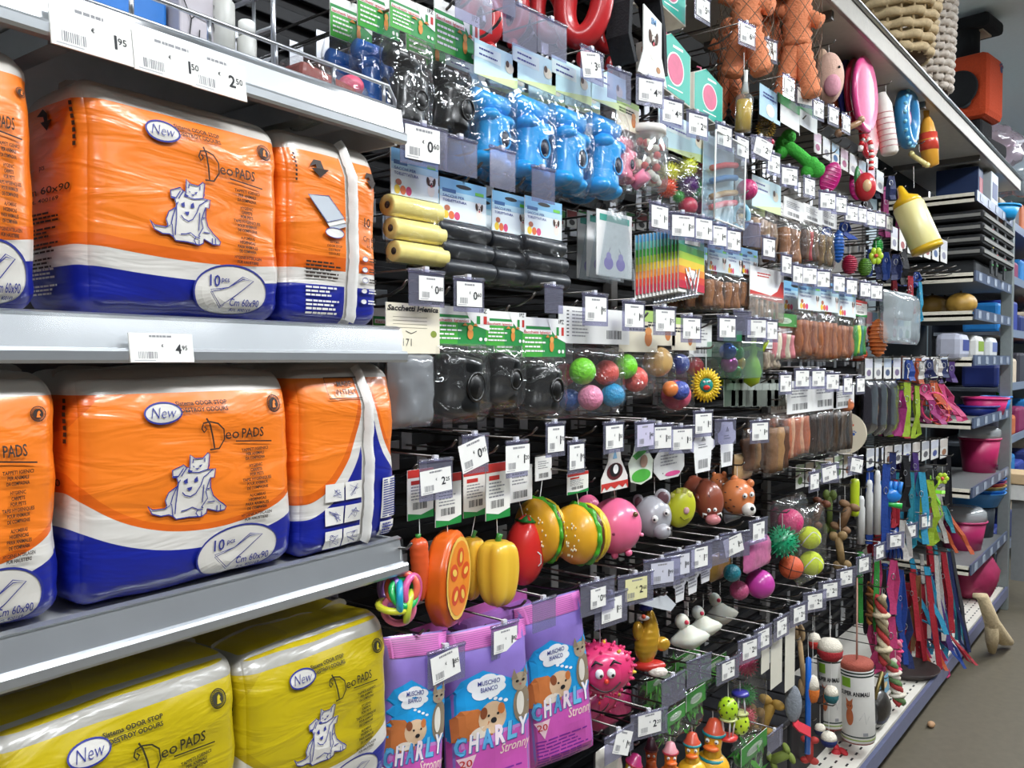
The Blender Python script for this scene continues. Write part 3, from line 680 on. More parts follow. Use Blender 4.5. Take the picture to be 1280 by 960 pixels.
def row(specs, **kw):
    for s_ in specs:
        k = dict(kw); k.update(s_[3] if len(s_) > 3 else {}); hook(s_[0], s_[1], s_[2], **k)
E = {}
def pr(p, **k): d = dict(price=p); d.update(k); return d
# upper row, nearest first
row([(590, 8, 'above the green carded dispenser bags', dict(w_=.08, h_=.06)), (622, -8, 'over the first red rubber toy'), (648, 34, 'before the big red rubber ring', dict(w_=.078, h_=.065)), (688, 50, 'between the red ring and the red loop', dict(w_=.075, h_=.06)),
     (738, 84, 'under the red rubber loop toy', pr('3,50', tilt=-12)), (772, 108, 'under the black muzzle card'), (811, 116, 'left of the teal house box', pr('4,90')), (838, 142, 'under the teal house box', pr('4,90')),
     (870, 158, 'below the small teal house box', pr('2,90')), (903, 172, 'below the yellow syringe bottle box', pr('3,20')), (876, 12, 'beside the net of rope toys', pr('5,90')), (932, 45, 'before the netted orange rope toy', pr('6,50')),
     (959, 64, 'between the two orange rope toys', pr('6,90')), (984, 110, 'under the orange rope toy', pr('2,50')), (1004, 122, 'above the green rope bone', pr('2,60')), (1021, 138, 'beside the green rope bone', pr('2,20')),
     (1040, 146, 'below the pink piglet plush', pr('1,80')), (1056, 156, 'below the pink flying discs', pr('1,70'))])
row([(1085, 38, 'on the bare panel, nearest the pink discs', pr('3,10')), (1107, 63, 'on the bare panel, next after the nearest', pr('3,20')), (1132, 87, 'on the bare panel, under the basket front', pr('3,30')), (1148, 101, 'on the bare panel above the blue toy wheel', pr('3,40')),
     (1163, 118, 'on the bare panel above the orange bottle', pr('3,60')), (1172, 127, 'on the bare panel, second above the orange bottle', pr('3,70')), (1181, 141, 'near the far end of the bare panel', pr('3,80')), (1203, 163, 'last one under the top shelf rail', pr('3,85'))], w_=.05, cw=.042, ch=.034)
row([(528, 184, 'above the yellow bag rolls', pr('0,60', w_=.082, h_=.056, cw=.060, ch=.046, cx=-.004)), (574, 197, 'beside the 0 60 card', dict(w_=.066, h_=.052)), (626, 213, 'below the first blue dispenser', dict(w_=.060, h_=.06)), (677, 233, 'below the second blue dispenser', dict(w_=.055, h_=.055)),
     (822, 273, 'above the rainbow cards', pr('1,10')), (852, 284, 'above the middle of the rainbow cards', pr('1,20')), (877, 288, 'above the far rainbow cards', pr('1,30')), (895, 296, 'above the first brown stick pack', pr('1,40')),
     (914, 302, 'above the second brown stick pack', pr('1,45')), (938, 294, 'beside the brown stick packs'), (959, 311, 'above the red and white card', pr('1,60')), (926, 186, 'beside the boxed rope toy', pr('2,10')),
     (950, 186, 'with bright card before the glitter ball', pr('2,15', tilt=15)), (965, 206, 'below the glitter ball', pr('2,30')), (985, 222, 'below the green rope bone', pr('2,35')), (1010, 235, 'before the magenta brush', pr('2,40')),
     (1033, 252, 'below the magenta brush', pr('2,45')), (1048, 257, 'beside the toy with candy stripes', pr('2,55')), (1063, 268, 'below the candy striped toy', pr('2,65')), (1074, 270, 'beneath the candy striped toy', pr('2,70')),
     (1086, 274, 'nearest before the hanging bottle', pr('2,75')), (1098, 276, 'beside the hanging yellow bottle', pr('2,80')), (1110, 280, 'behind the hanging yellow bottle', pr('2,85'))])
row([(531, 362, 'below the yellow bag rolls', pr('0,80', w_=.066, h_=.048, cx=.008, cw=.046, ch=.034)), (584, 370, 'below the first black bag rolls', pr('0,60', w_=.060, h_=.048, cx=.0, cw=.05, ch=.036)), (690, 375, 'right of the black bag rolls', dict(w_=.05, h_=.045)),
     (742, 388, 'above the coloured ball bag', pr('1,90')), (790, 396, 'above the second ball bag', pr('1,85')), (829, 402, 'above the tan ball', pr('1,75')), (862, 412, 'above the yellow sunflower duck', pr('1,65')),
     (907, 411, 'left of the lime rubber doll', pr('1,55')), (926, 404, 'near the lime rubber doll'), (944, 412, 'above the lime rubber doll', pr('1,50')), (961, 414, 'after the lime rubber doll', pr('1,35')),
     (981, 332, 'below the brown sticks bag', pr('2,05')), (995, 344, 'above the first orange treats bag', pr('1,98')), (1010, 346, 'above the second orange treats bag', pr('1,97')), (1026, 350, 'above the third orange treats bag', pr('1,96')),
     (1047, 356, 'above the green comb card', pr('1,94')), (1063, 360, 'above the orange bristle brush', pr('1,93')), (1080, 363, 'beside the orange bristle brush', pr('1,92')), (1094, 366, 'beyond the orange bristle brush', pr('1,91')),
     (980, 480, 'above the orange stick pack', pr('1,29')), (1001, 474, 'above the green bauble pack', pr('1,28')), (1021, 474, 'above the dark stick pack', pr('1,27')), (1039, 478, 'above the second dark stick pack', pr('1,26')),
     (1058, 482, 'above the paw print disc', pr('1,24')), (1074, 482, 'above the dark film bags', pr('1,23'))])
row([(592, 568, 'tilted, above the yellow pepper', pr('0,95', tilt=-14, w_=.056)), (543, 600, 'above the carrot and tomato slice', pr('2,25', w_=.060, cw=.056, ch=.034, tilt=-4)), (644, 574, 'above the red tomato toy', pr('1,20', w_=.052)), (692, 550, 'above the first burger', pr('1,70', w_=.05, cw=.042)),
     (718, 572, 'above the big burger', pr('1,95', w_=.05, cw=.042)), (765, 547, 'above the cow card', pr('1,50')), (804, 545, 'on violet card above the green tag', pr('1,40', base='c9c4dc')), (823, 548, 'above the grey elephant', pr('1,30')), (850, 550, 'above the yellow fish head', pr('1,15')),
     (877, 530, 'above the white bone shaped tag', pr('1,12')), (905, 540, 'above the second bone shaped tag'), (948, 540, 'above the speckled stick pack', pr('1,34'))])
row([(556, 832, 'on the first wipes packet', pr('1,85', w_=.07, h_=.05, cw=.052, ch=.040, tilt=-8)), (629, 800, 'on the middle wipes packet', pr('1,80', w_=.058, h_=.05, cw=.05, ch=.036)), (678, 768, 'on the last wipes packet', dict(w_=.06, h_=.05)),
     (745, 746, 'above the pink hedgehog ball', pr('0,90', cw=.042, ch=.036)), (762, 762, 'right of the pink hedgehog card', pr('1,22')), (793, 736, 'with yellowish card above the brass worm', pr('2,60', base='e4dfa8')), (826, 716, 'above the glowing ghosts', pr('1,99', base='cfd0dd')),
     (848, 706, 'before the striped tags', pr('1,88', base='d8d8e0')), (872, 697, 'over the glow ghosts at the back', pr('1,77')), (895, 690, 'left of the bright 1 66 card'), (917, 681, 'left of the violet pig ball', pr('1,66', tilt=-14)), (946, 664, 'above the green spiky ball', pr('1,55')),
     (1016, 602, 'left of the big tilted white card', pr('1,43')), (1036, 592, 'with big tilted card above the bone toys', pr('1,18', cw=.062, w_=.08, tilt=-8)), (1068, 582, 'at the end of the tilted cards', pr('1,14', tilt=12))], w_=.076, h_=.058)
row([(772, 930, 'with bright slanting card over the ducks', pr('1,90', cw=.056, ch=.045, tilt=24, w_=.08, h_=.05)), (810, 905, 'above the red hat duck', pr('2,20', w_=.06, h_=.05)), (840, 862, 'above the leafy green bag', dict(w_=.06)), (872, 838, 'above the green leaves'), (908, 838, 'above the shuttle toys', pr('2,95', w_=.07, h_=.05, cw=.052, ch=.04)), (935, 812, 'beyond the shuttle toys', pr('2,85')),
     (952, 798, 'above the white tag pair', pr('2,75')), (975, 784, 'above the plush bone', pr('2,65')), (997, 768, 'above the second plush', pr('2,55')), (1017, 752, 'above the white red float', pr('2,45')), (1036, 738, 'above the can toys', pr('2,35')), (1056, 722, 'above the rope knots', pr('2,15')), (1078, 706, 'before the leashes', pr('5,95')),
     (1098, 690, 'above the nearest leashes', pr('6,95')), (1118, 676, 'above the blue leashes', pr('7,95')), (1138, 664, 'above the brown leashes', pr('8,95')), (1156, 652, 'above the violet leashes', pr('9,95')), (967, 925, 'above the green leaf bag at the bottom', dict(w_=.06, h_=.05))], w_=.076, h_=.058)
# ================================================================== printed cards and films
RED = mat('c8352e', .5, 0, 0); GREEN = mat('1f8a3f', .5, 0, 0); LGREEN = mat('6cc23e', .5, 0, 0); NAVY = mat('23348a', .5, 0, 0); SKY = mat('8ecbe0', .5, 0, .02); CREAM = mat('efe7cf', .6, 0, .02); TEAL = mat('1fae9a', .5, 0, 0)
def card_root_print(P, w_, h_, style):
    x = w_ / 2
    if style == 'green':
        P.rect(-x, -h_, x, 0, WHITE, 1); P.rect(-x, -h_, x, -h_ * .22, GREEN, 2); P.rect(-x, -h_, -x + w_ * .45, -h_ * .3, mat('3fa636', .5, 0, 0), 3)
        P.poly([(-x + w_ * .55, 0), (x, 0), (x, -h_ * .62), (x - w_ * .22, -h_ * .5), (x - w_ * .36, -h_ * .28)], WHITE, 4)
        P.ellipse(x - w_ * .14, -h_ * .33, w_ * .09, h_ * .14, WHITE, 5)
        P.rect(x - w_ * .23, -h_ * .44, x - w_ * .17, -h_ * .22, GREEN, 6); P.rect(x - w_ * .11, -h_ * .44, x - w_ * .05, -h_ * .22, RED, 6)
        P.rect(-x + w_ * .02, -h_ * .42, x - w_ * .33, -h_ * .30, WHITE, 4); P.text(-x + w_ * .03, -h_ * .405, h_ * .075, 'Sacchetti Igienici', RED, width=w_ * .6, layer=6)
        P.para(-x + w_ * .05, -h_ * .50, w_ * .5, 4, h_ * .11, WHITE, .4, 3, layer=6)
        P.ellipse(x - w_ * .34, -h_ * .72, w_ * .05, h_ * .15, mat('d98a3a', .6, 0, 0), 6); P.ellipse(x - w_ * .34, -h_ * .55, w_ * .045, h_ * .08, mat('e2a050', .6, 0, 0), 7)
        for q in (-.012, .012): P.poly([(x - w_ * .34 + q - .006, -h_ * .5), (x - w_ * .34 + q, -h_ * .42), (x - w_ * .34 + q + .006, -h_ * .5)], mat('c77a2e', .6, 0, 0), 7)
        P.text(x - w_ * .18, -h_ * .13, h_ * .12, '1PZ', INK, width=w_ * .13, layer=6); P.ellipse(x - w_ * .16, -h_ * .86, w_ * .03, h_ * .05, WHITE, 6); P.ellipse(x - w_ * .07, -h_ * .86, w_ * .03, h_ * .05, WHITE, 6)
    elif style == 'blue':
        P.rect(-x, -h_, x, 0, mat('e2ecee', .6, 0, 0), 1); P.rect(-x, -h_ * .3, x, 0, mat('79b4d8', .5, 0, 0), 2); P.rect(-x, -h_ * .45, x, -h_ * .3, mat('b4d7e4', .5, 0, 0), 2)
        P.rect(-x + w_ * .05, -h_ * .34, -x + w_ * .33, -h_ * .25, mat('2d5f94', .5, 0, 0), 3)
        P.ellipse(0, -h_ * .14, w_ * .17, h_ * .05, BLACK, 3)
        P.text(-x + w_ * .06, -h_ * .45, h_ * .065, 'SACCHI PER', NAVY, width=w_ * .45); P.text(-x + w_ * .06, -h_ * .56, h_ * .065, 'TOELETTATURA', NAVY, width=w_ * .5)
        P.rect(x - w_ * .25, -h_ * .28, x - w_ * .06, -h_ * .2, LGREEN, 3)
        dogface(P, x - w_ * .16, -h_ * .56, min(w_ * .1, h_ * .13))
        for i, c in enumerate(('e9c63a', 'e0703a', 'd94a7a')): P.ellipse(-x + w_ * (.12 + i * .12), -h_ * .88, w_ * .06, h_ * .1, mat(c, .6, 0, 0), 2)
        P.ellipse(-x + w_ * .15, -h_ * .72, w_ * .06, h_ * .07, mat('b4664a', .6, 0, 0), 3)
    elif style == 'cyan':
        P.rect(-x, -h_, x, 0, mat('c4e8ee', .45, 0, .03), 1); P.rect(-x, -h_ * .5, x * .2, -h_ * .12, mat('dff0ee', .5, 0, 0), 2); P.poly([(-x, -h_), (x, -h_), (x, -h_ * .72), (0, -h_ * .86)], mat('cfe2a0', .5, 0, 0), 2)
        P.para(-x * .8, -h_ * .2, w_ * .45, 2, h_ * .16, NAVY, .3, 4, layer=3); P.ellipse(x * .6, -h_ * .45, w_ * .1, h_ * .16, CREAM, 3); P.ellipse(x * .5, -h_ * .35, w_ * .04, h_ * .1, mat('5a4030', .6, 0, 0), 4)
    elif style == 'white':
        P.rect(-x, -h_, x, 0, WHITE, 1)
        for i in range(8): P.rect(-x + w_ * .1, -h_ * (.14 + i * .095), -x + w_ * .13, -h_ * (.11 + i * .095), INK, 2); P.para(-x + w_ * .17, -h_ * (.11 + i * .095), w_ * .24, 1, h_ * .05, GREYINK, .6, i)
        P.barcode(x - w_ * .35, -h_ * .85, x - w_ * .12, -h_ * .6, INK)
    elif style == 'cream':
        P.rect(-x, -h_, x, 0, CREAM, 1); P.text(-x + w_ * .02, -h_ * .15, h_ * .11, 'Sacchetti Igienica', INK, width=w_ * .95, shear=.2, bold=.03)
        for k in range(4): P.rect(-x + w_ * .12, -h_ * (.28 + k * .07), x - w_ * .25, -h_ * (.27 + k * .07), mat('9a8f78', .6, 0, 0), 2)
        P.ellipse(x - w_ * .12, -h_ * .6, w_ * .06, h_ * .07, mat('8a9a3a', .6, 0, 0), 2); P.stroke([(-x + w_ * .35, -h_ * .55), (-x + w_ * .45, -h_ * .6), (-x + w_ * .55, -h_ * .55)], .001, INK); P.text(-x + w_ * .3, -h_ * .85, h_ * .16, '171', INK, bold=-.01)
    elif style == 'italy':
        P.rect(-x, -h_, x, 0, mat('f1efe6', .6, 0, .02), 1); P.rect(-x, -h_ * .16, x, 0, RED, 2); P.poly([(-x, -h_), (x, -h_), (x, -h_ * .84), (0, -h_ * .92), (-x, -h_ * .86)], GREEN, 2)
        P.rect(-x + w_ * .12, -h_ * .3, x - w_ * .45, -h_ * .22, RED, 2); P.para(-x + w_ * .12, -h_ * .34, w_ * .7, 5, h_ * .06, GREYINK, .4, 3); P.barcode(-x + w_ * .2, -h_ * .8, x - w_ * .25, -h_ * .66, INK)
    elif style == 'tan':
        P.rect(-x, -h_, x, 0, mat('e8e0c8', .6, 0, .02), 1); P.rect(-x, -h_ * .2, x, 0, mat('a8c86a', .5, 0, 0), 2); P.para(-x + w_ * .1, -h_ * .3, w_ * .7, 2, h_ * .09, INK, .6, 2)
        P.ellipse(x - w_ * .25, -h_ * .65, w_ * .1, h_ * .2, mat('c87a3e', .6, 0, 0), 2); P.ellipse(x - w_ * .25, -h_ * .45, w_ * .09, h_ * .1, mat('d89050', .6, 0, 0), 3)
    elif style in ('leaf',):
        P.rect(-x, -h_, x, 0, mat('3f8a3a', .6, 0, .04), 1); P.ellipse(0, -h_ * .55, w_ * .3, h_ * .25, mat('b8ccb0', .6, 0, 0), 2); P.para(-x + w_ * .2, -h_ * .45, w_ * .5, 3, h_ * .09, GREYINK, .5, 2, layer=3)
    elif style == 'plain':
        P.rect(-x, -h_, x, 0, WHITE, 1); P.para(-x + w_ * .15, -h_ * .2, w_ * .7, 4, h_ * .09, GREYINK, .4, 3); P.barcode(-x + w_ * .2, -h_ * .9, x - w_ * .2, -h_ * .7, INK)
_cm = {}
def card_part(root, w_, h_, style, y=0, z=0, name='header_card', ry=0, x=0):
    k = (round(w_, 3), round(h_, 3), style)
    if k not in _cm:
        P = Print(); card_root_print(P, w_, h_, style); m = P.on_y(-.0007, .00025); m.box((0, 0, -h_ / 2), (w_, .0012, h_), PAPER); _cm[k] = m.mesh(name)
    return link(name, _cm[k], root, (x, y, z), (0, ry, 0))
def film_part(root, w_, h_, t_, z=0, y=0, m=None, name='film_bag', seed=0, n=14):
    def s_(sg):
        def f(u, v):
            a, b = 2 * u - 1, 2 * v - 1; e = max(0, 1 - a ** 4) ** .5 * max(0, 1 - b ** 6) ** .5
            q = Vector((a * w_ / 2, y + sg * (t_ / 2 * e), z - h_ * v)); q.y += noise.noise(Vector((u * 4 + seed, v * 5, sg))) * t_ * .14 * e
            q.x += noise.noise(Vector((seed, v * 7, 3))) * w_ * .03; return q
        return f
    mb = MB(); mb.grid(s_(-1), n, n, m or FILM); mb.grid(s_(1), n, n, m or FILM); return mb.build(name, root)
def hang(name, label, cat, x0, x1, y0, Y=.87, group=None, ry=0):
    p = at((x0 + x1) / 2, y0, Y); W = at(x1, y0, Y).x - at(x0, y0, Y).x; HUNG.append((tuple(p), label))
    return thing(name, label, cat, p, 0, group, 0, ry), W, mpp(p)
def echo(t, n, dy, what, dx=0, dz=0, start=1):
    for k in range(start, start + n):
        loc = Vector(t.location) + Vector((dx * k, dy * k, dz * k))
        dup(t, loc, '%s, %s behind the front one' % (what, ('next', 'second', 'third', 'fourth', 'fifth', 'sixth', 'seventh')[k - 1]), group=what)
# ---------- bone shaped bag dispenser
def dispenser_mb(w_, h_, c, dark=False):
    m = mat(c, .28, 0, .03, 0, 20, .4); mb = MB(); d_ = w_ * .42
    def f(u, v):
        a = 2 * math.pi * u; z = v * 2 - 1; k = 1 + .28 * abs(z) ** 2.2 - .02; lob = 1
        e = (1 - abs(z) ** 5) ** .35 if abs(z) < 1 else 0
        r_ = k * e; return Vector((math.cos(a) * w_ * .42 * r_, math.sin(a) * d_ * r_ * .9, z * h_ * (.5 + .04 * abs(math.cos(a)))))
    mb.grid(f, 22, 18, m, True)
    if not dark:
        for sx in (-1, 1):
            for sz in (-1, 1): mb.ell((sx * w_ * .28, 0, sz * h_ * .40), (w_ * .26, d_ * .95, h_ * .15), m, 14, 8)
    mb.ell((w_ * .05, -d_ * .84, 0), (w_ * .17, d_ * .18, w_ * .2), mat('0c1430' if not dark else '050506', .4), 16, 6)
    mb.tube([(w_ * .05 + math.cos(a * .3927) * w_ * .19, -d_ * .92, math.sin(a * .3927) * w_ * .22) for a in range(16)], w_ * .025, m, 6, True)
    return mb
def disp_bag(label, x0, x1, yt, yb, c, style, cardpx, Y=.88, dark=False, film=FILM, echo_n=0, what='', roll=True, fr=.8):
    t, W, q = hang('dispenser_packet', label, 'dispenser packet', x0, x1, yt, Y, 'hanging packets with bag dispensers'); ch = cardpx * q; H = (yb - yt) * q - ch
    card_part(t, W, ch, style, -.012)
    film_part(t, W, H + .01, W * .55, -ch + .005, -.0, film, seed=x0)
    dh = H * (.62 if roll else .82); dispenser_mb(W * (.62 if not dark else .72), dh, c, dark).build('dispenser', t, (W * .03, 0, -ch - H + dh * .55), (0, R(8), 0))
    if roll: MB().tube([(-W * .34, .0, 0), (W * .34, 0, 0)], W * .17, mat(c, .3, 0, .04, 0, 20, .3), 14).build('bag_roll', t, (0, .005, -ch - H * .22))
    if echo_n: echo(t, echo_n, .06, what)
    return t
disp_bag('black bag dispenser in shiny clear bag, taller of the two at the top', 480, 536, 5, 168, '0e0e0f', 'green', 42, .87, True)
disp_bag('black bag dispenser in shiny clear bag under a green card, by the grey flap', 536, 592, 12, 172, '0e0e0f', 'green', 62, .90, True, echo_n=1, what='black dispenser packet under a green card at the top')
disp_bag('blue bag dispenser hanging behind the wire guard below a green card', 440, 492, -8, 138, '1a62b8', 'green', 52, .93, echo_n=1, what='blue dispenser packet by the wire guard')
for i, (a, b, y0, y1) in enumerate([(586, 640, 62, 212), (634, 688, 68, 226), (683, 733, 82, 238), (732, 776, 92, 246)]):
    disp_bag('bright blue bone shaped bag dispenser in clear bag, %s of four' % ('nearest', 'second', 'third', 'farthest')[i], a, b, y0, y1, '1fa4ee', 'cyan', 42, .88, echo_n=1, what='%s blue dispenser packet of four' % ('nearest', 'second', 'third', 'farthest')[i])
disp_bag('pink bag dispenser in clear bag beside the farthest blue one', 764, 792, 128, 228, 'e88aa0', 'tan', 36, .88)
for i, (a, b, y0, y1) in enumerate([(530, 605, 384, 526), (600, 650, 390, 508), (646, 700, 398, 520)]):
    disp_bag('black bag dispenser in clear bag under green card, %s of three' % ('nearest', 'middle', 'farthest')[i], a, b, y0, y1, '101112', 'green', (46, 42, 48)[i], .87, True, echo_n=2, what='%s black dispenser packet of the lower three' % ('nearest', 'middle', 'farthest')[i], roll=False)
t, W, q = hang('bag_packet', 'packet of grey hygiene bags under a cream header card', 'bag packet', 478, 545, 380, .86)
card_part(t, W, 62 * q, 'cream', -.008); film_part(t, W * .8, 95 * q, .04, -60 * q, 0, film_mat('c8ccd0', .35, .15, .6, 14, .1)); MB().box((0, 0, -105 * q), (W * .5, .02, 80 * q), mat('4a4f58', .5), .008).build('bag_stack', t)
# ---------- roll packets
def roll_pack(label, x0, x1, yt, ysplit, yb, c, Y, n=3, style='blue'):
    t, W, q = hang('bag_roll_packet', label, 'bag roll packet', x0, x1, yt, Y, 'packets of three bag rolls'); ch = (ysplit - yt) * q; H = (yb - ysplit) * q; r_ = H / n / 2
    card_part(t, W * .92, ch, style, -.004)
    for i in range(n):
        o = MB(); z = -ch - r_ * (2 * i + 1); sh = i * .006
        o.lathe([(r_ * .32, -W / 2 + .002), (r_ * .92, -W / 2), (r_ * .98, -W / 2 + .003), (r_ * .98, W / 2 - .003), (r_ * .92, W / 2), (.001, W / 2)], mat(c, .38, 0, .05, .12, 90, .15), 18, Matrix.Translation((sh, 0, z)) @ Matrix.Rotation(R(90), 4, 'Y'))
        o.lathe([(r_ * .33, -W / 2 + .001), (.0001, -W / 2 + .006)], mat('3a2416' if c == 'efe08a' else '0b0b0c', .8), 14, Matrix.Translation((sh, 0, z)) @ Matrix.Rotation(R(90), 4, 'Y'))
        o.build('bag_roll', t)
    film_part(t, W * 1.03, H * 1.02, r_ * 2.2, -ch, 0, film_mat('ffffff', .01, .10, .2, 16, .04)); return t
roll_pack('packet of three pale yellow bag rolls under a blue dog card', 484, 548, 192, 248, 330, 'efe08a', .87)
t = roll_pack('packet of three black bag rolls, nearest to the yellow rolls', 545, 608, 228, 278, 348, '23272d', .87); echo(t, 1, .05, 'black bag roll packet nearest the yellow one', -.01)
t = roll_pack('packet of three black bag rolls, middle one of the black rolls', 611, 660, 243, 292, 356, '20242a', .88); echo(t, 1, .05, 'middle black bag roll packet', -.01)
t = roll_pack('packet of three black bag rolls, farthest from the yellow rolls', 652, 702, 250, 297, 360, '20242a', .87); echo(t, 1, .05, 'farthest black bag roll packet', -.01)
# ---------- wipes packets
def wipes(label, x0, x1, yt, yb, Y, lean=0, dim=0):
    t, W, q = hang('wipes_packet', label, 'wipes packet', x0, x1, yt, Y, 'purple wipes packets', R(lean)); t.rotation_euler.z = R(-22); W *= .74; H = (yb - yt) * q; D_ = .045
    def s_(sg, off=0):
        def f(u, v):
            a, b = 2 * u - 1, v; e = (1 - a ** 6) ** .5 * min(1, (b / .16)) ** .7 * min(1, ((1 - b) / .08)) ** .5
            return Vector((a * W / 2, sg * (D_ / 2 * e + off) + noise.noise(Vector((u * 3 + x0, v * 6, sg))) * .004 * e, -H * v))
        return f
    body = MB(); PINK = mat('cf58b4', .35, 0, .05, .15, 30, .4)
    body.grid(s_(-1), 16, 26, mat('8f78c8', .35, 0, .04, .15, 30, .4)); body.grid(s_(1), 10, 14, PINK); body.build('wrapper', t)
    P = Print(); f = s_(-1); x = W / 2; V = lambda v: -H * v
    def surf(px_, pz, o): p = f(min(.998, max(.002, px_ / W + .5)), min(.995, max(.005, -pz / H))); return Vector((p.x, p.y - .0014 - o * 2, p.z))
    P.rect(-x, V(.10), x, V(.0), mat('d873c0', .4, 0, 0), 1, 8)
    for i in range(9): P.rect(-x, V(.012 + i * .01), x, V(.016 + i * .01), mat('a85a9a', .4, 0, 0), 2, 6)
    P.poly([(-x, V(.62)), (-x, V(.36)), (-x * .7, V(.26)), (-x * .2, V(.22)), (x * .45, V(.30)), (x, V(.24)), (x, V(.60))], mat('1f9ee0', .4, 0, .03), 1, .02)
    P.rect(-x, V(.995), x, V(.60), PINK, 2, 10); P.rect(-x, V(.64), x, V(.58), mat('c88ad0', .4, 0, 0), 2, 8)
    WC = mat('f4f6f8', .5, 0, 0); OR = mat('c8743a', .6, 0, .08)
    for (a, b, r_) in ((-.35, .30, .2), (-.1, .285, .2), (.12, .30, .17), (-.25, .345, .2), (.0, .35, .18), (.16, .335, .14)): P.ellipse(x * a, V(b), x * r_ * 1.15, x * r_ * .75, WC, 3)
    for k in range(4): P.ellipse(x * (-.05 + k * .12), V(.385 + k * .012), x * .05, x * .035, WC, 3)
    P.text(-x * .08, V(.305), H * .028, 'MUSCHIO', NAVY, width=W * .26, align='C', layer=5); P.text(-x * .08, V(.343), H * .028, 'BIANCO', NAVY, width=W * .2, align='C', layer=5)
    P.poly([(-x * .93, V(.60)), (-x * .95, V(.47)), (-x * .75, V(.42)), (-x * .35, V(.43)), (-x * .05, V(.50)), (-x * .02, V(.6))], OR, 3, .02)
    P.ellipse(-x * .02, V(.50), x * .33, x * .34, mat('ddbc98', .6, 0, .05), 4, 0, 20, 3); P.ellipse(-x * .22, V(.465), x * .09, x * .13, mat('8a4a28', .6, 0, 0), 5); P.ellipse(x * .2, V(.46), x * .08, x * .12, OR, 5)
    P.ellipse(-x * .1, V(.488), x * .03, x * .03, INK, 6); P.ellipse(x * .12, V(.486), x * .03, x * .03, INK, 6); P.ellipse(x * .02, V(.52), x * .07, x * .06, INK, 6); P.ellipse(-x * .3, V(.57), x * .25, x * .12, mat('e8dccc', .6, 0, 0), 4)
    CT = mat('8a7a64', .7, 0, .12)
    P.ellipse(x * .72, V(.47), x * .24, H * .11, CT, 3, 0, 18, 2); P.ellipse(x * .66, V(.33), x * .2, x * .2, mat('a89880', .7, 0, .1), 4); P.ellipse(x * .66, V(.46), x * .1, H * .07, mat('e8e2d6', .6, 0, 0), 4)
    for q_ in (.52, .80): P.poly([(x * (q_ - .08), V(.31)), (x * q_, V(.25)), (x * (q_ + .08), V(.31))], CT, 5)
    for q_ in (.58, .74): P.ellipse(x * q_, V(.325), x * .04, x * .03, INK, 5)
    P.ellipse(x * .66, V(.345), x * .03, x * .02, mat('c06a6a', .6, 0, 0), 5)
    cols = ['5fb6e4', 'f4ecf2', '5fa8dc', 'f6e4ee', '6cc0e6', 'f6f0f4']
    P0 = P; P = Print()
    for i, ch in enumerate('CHARLY'):
        xx = -x * .90 + i * W * .15; P.text(xx + .0018, V(.67 - i * .006) - .0016, H * .105, ch, mat('3f78b8', .4, 0, 0), bold=.05, shear=.12, layer=4, width=W*.125); P.text(xx, V(.67 - i * .006), H * .105, ch, mat(cols[i], .4, 0, 0), bold=.04, shear=.12, layer=6, width=W*.125)
    P.text(x * .12, V(.72), H * .058, 'Stronny', mat('f0d8cc', .5, 0, 0), width=W * .4, bold=.01, shear=.35, layer=4)
    P.poly([(-x * .86, V(.695)), (-x * .42, V(.685)), (-x * .62, V(.80))], mat('f0cfd6', .5, 0, 0), 4, .02); P.text(-x * .80, V(.745), H * .042, '20', RED, layer=5, width=W * .14)
    P.para(-x * .85, V(.81), W * .88, 9, H * .021, mat('7a2a9a', .5, 0, 0), .4, 5, layer=4)
    P0.mb(surf, .0002).build('picture_print', t); P.mb(surf, .0002).build('lettering', t); return t
wipes('purple wipes packet reading CHARLY, nearest to the yellow pads', 474, 560, 792, 1020, .865, 3)
wipes('purple wipes packet reading CHARLY, middle one, behind the 1 80 card', 552, 656, 782, 1000, .86, -2)
t = wipes('purple wipes packet reading CHARLY, beside the pink hedgehog ball', 644, 722, 748, 956, .885, -6)
for i in range(6):
    tt, W, q = hang('wipes_packet', 'purple wipes packet seen from above in the queue, %s deep' % ('second', 'third', 'fourth')[i % 3] + (' near side' if i < 3 else ' far side'), 'wipes packet', (490, 575)[i // 3], (560, 660)[i // 3], (800, 765)[i // 3] - 8, .93 + (i % 3) * .06, 'purple wipes packets')
    MB().box((0, 0, -.09), (W, .04, .17), mat('9a66b4', .35, 0, .1, .2, 30, .4), .012).build('wrapper', tt); MB().box((0, 0, 0), (W, .003, .022), mat('c86ab4', .4, 0, .05)).build('crimped_top', tt)
# ================================================================== toys on strings
TOYG = 'squeaky rubber toys on strings'
def toy(name, label, box, Y, fn, a=0, roll=0, card=None, pitch=0, string=True, cat='pet toy', up=None, hideY=None):
    x0, y0, x1, y1 = box; c = at((x0 + x1) / 2, (y0 + y1) / 2, Y); q = mpp(c); W, H = (x1 - x0) * q, (y1 - y0) * q
    topx, topy = ((card[0] + card[1]) / 2, card[2]) if card else ((x0 + x1) / 2, (up if up is not None else y0 - 16))
    p = at(topx, topy, Y); t = thing(name, label, cat, p, 0); HUNG.append((tuple(p), label)); loc = c - p; rz = 0 if a is None else face_rz(c, a)
    for it in fn(W, H):
        o = it[1].build(it[0], t, loc, (R(pitch), R(roll), rz))
        if len(it) > 2: o['label'] = it[2]
    if card:
        w_ = at(card[1], card[2], Y).x - at(card[0], card[2], Y).x; ch = (card[3] - card[2]) * q
        if card[4]: card_part(t, w_, ch, card[4], -.002, 0, 'hang_tag')
        if string: MB().tube([(0, 0, -ch), (loc.x, loc.y, loc.z + H * .42)], .0008, WHITE, 4).build('string', t)
    elif string: MB().tube([(0, 0, 0), (loc.x, loc.y, loc.z + H * .42)], .0008, WHITE, 4).build('string', t)
    return t
VIN = dict(rough=.3, var=.06, bs=9, coat=.25, sub=.08)
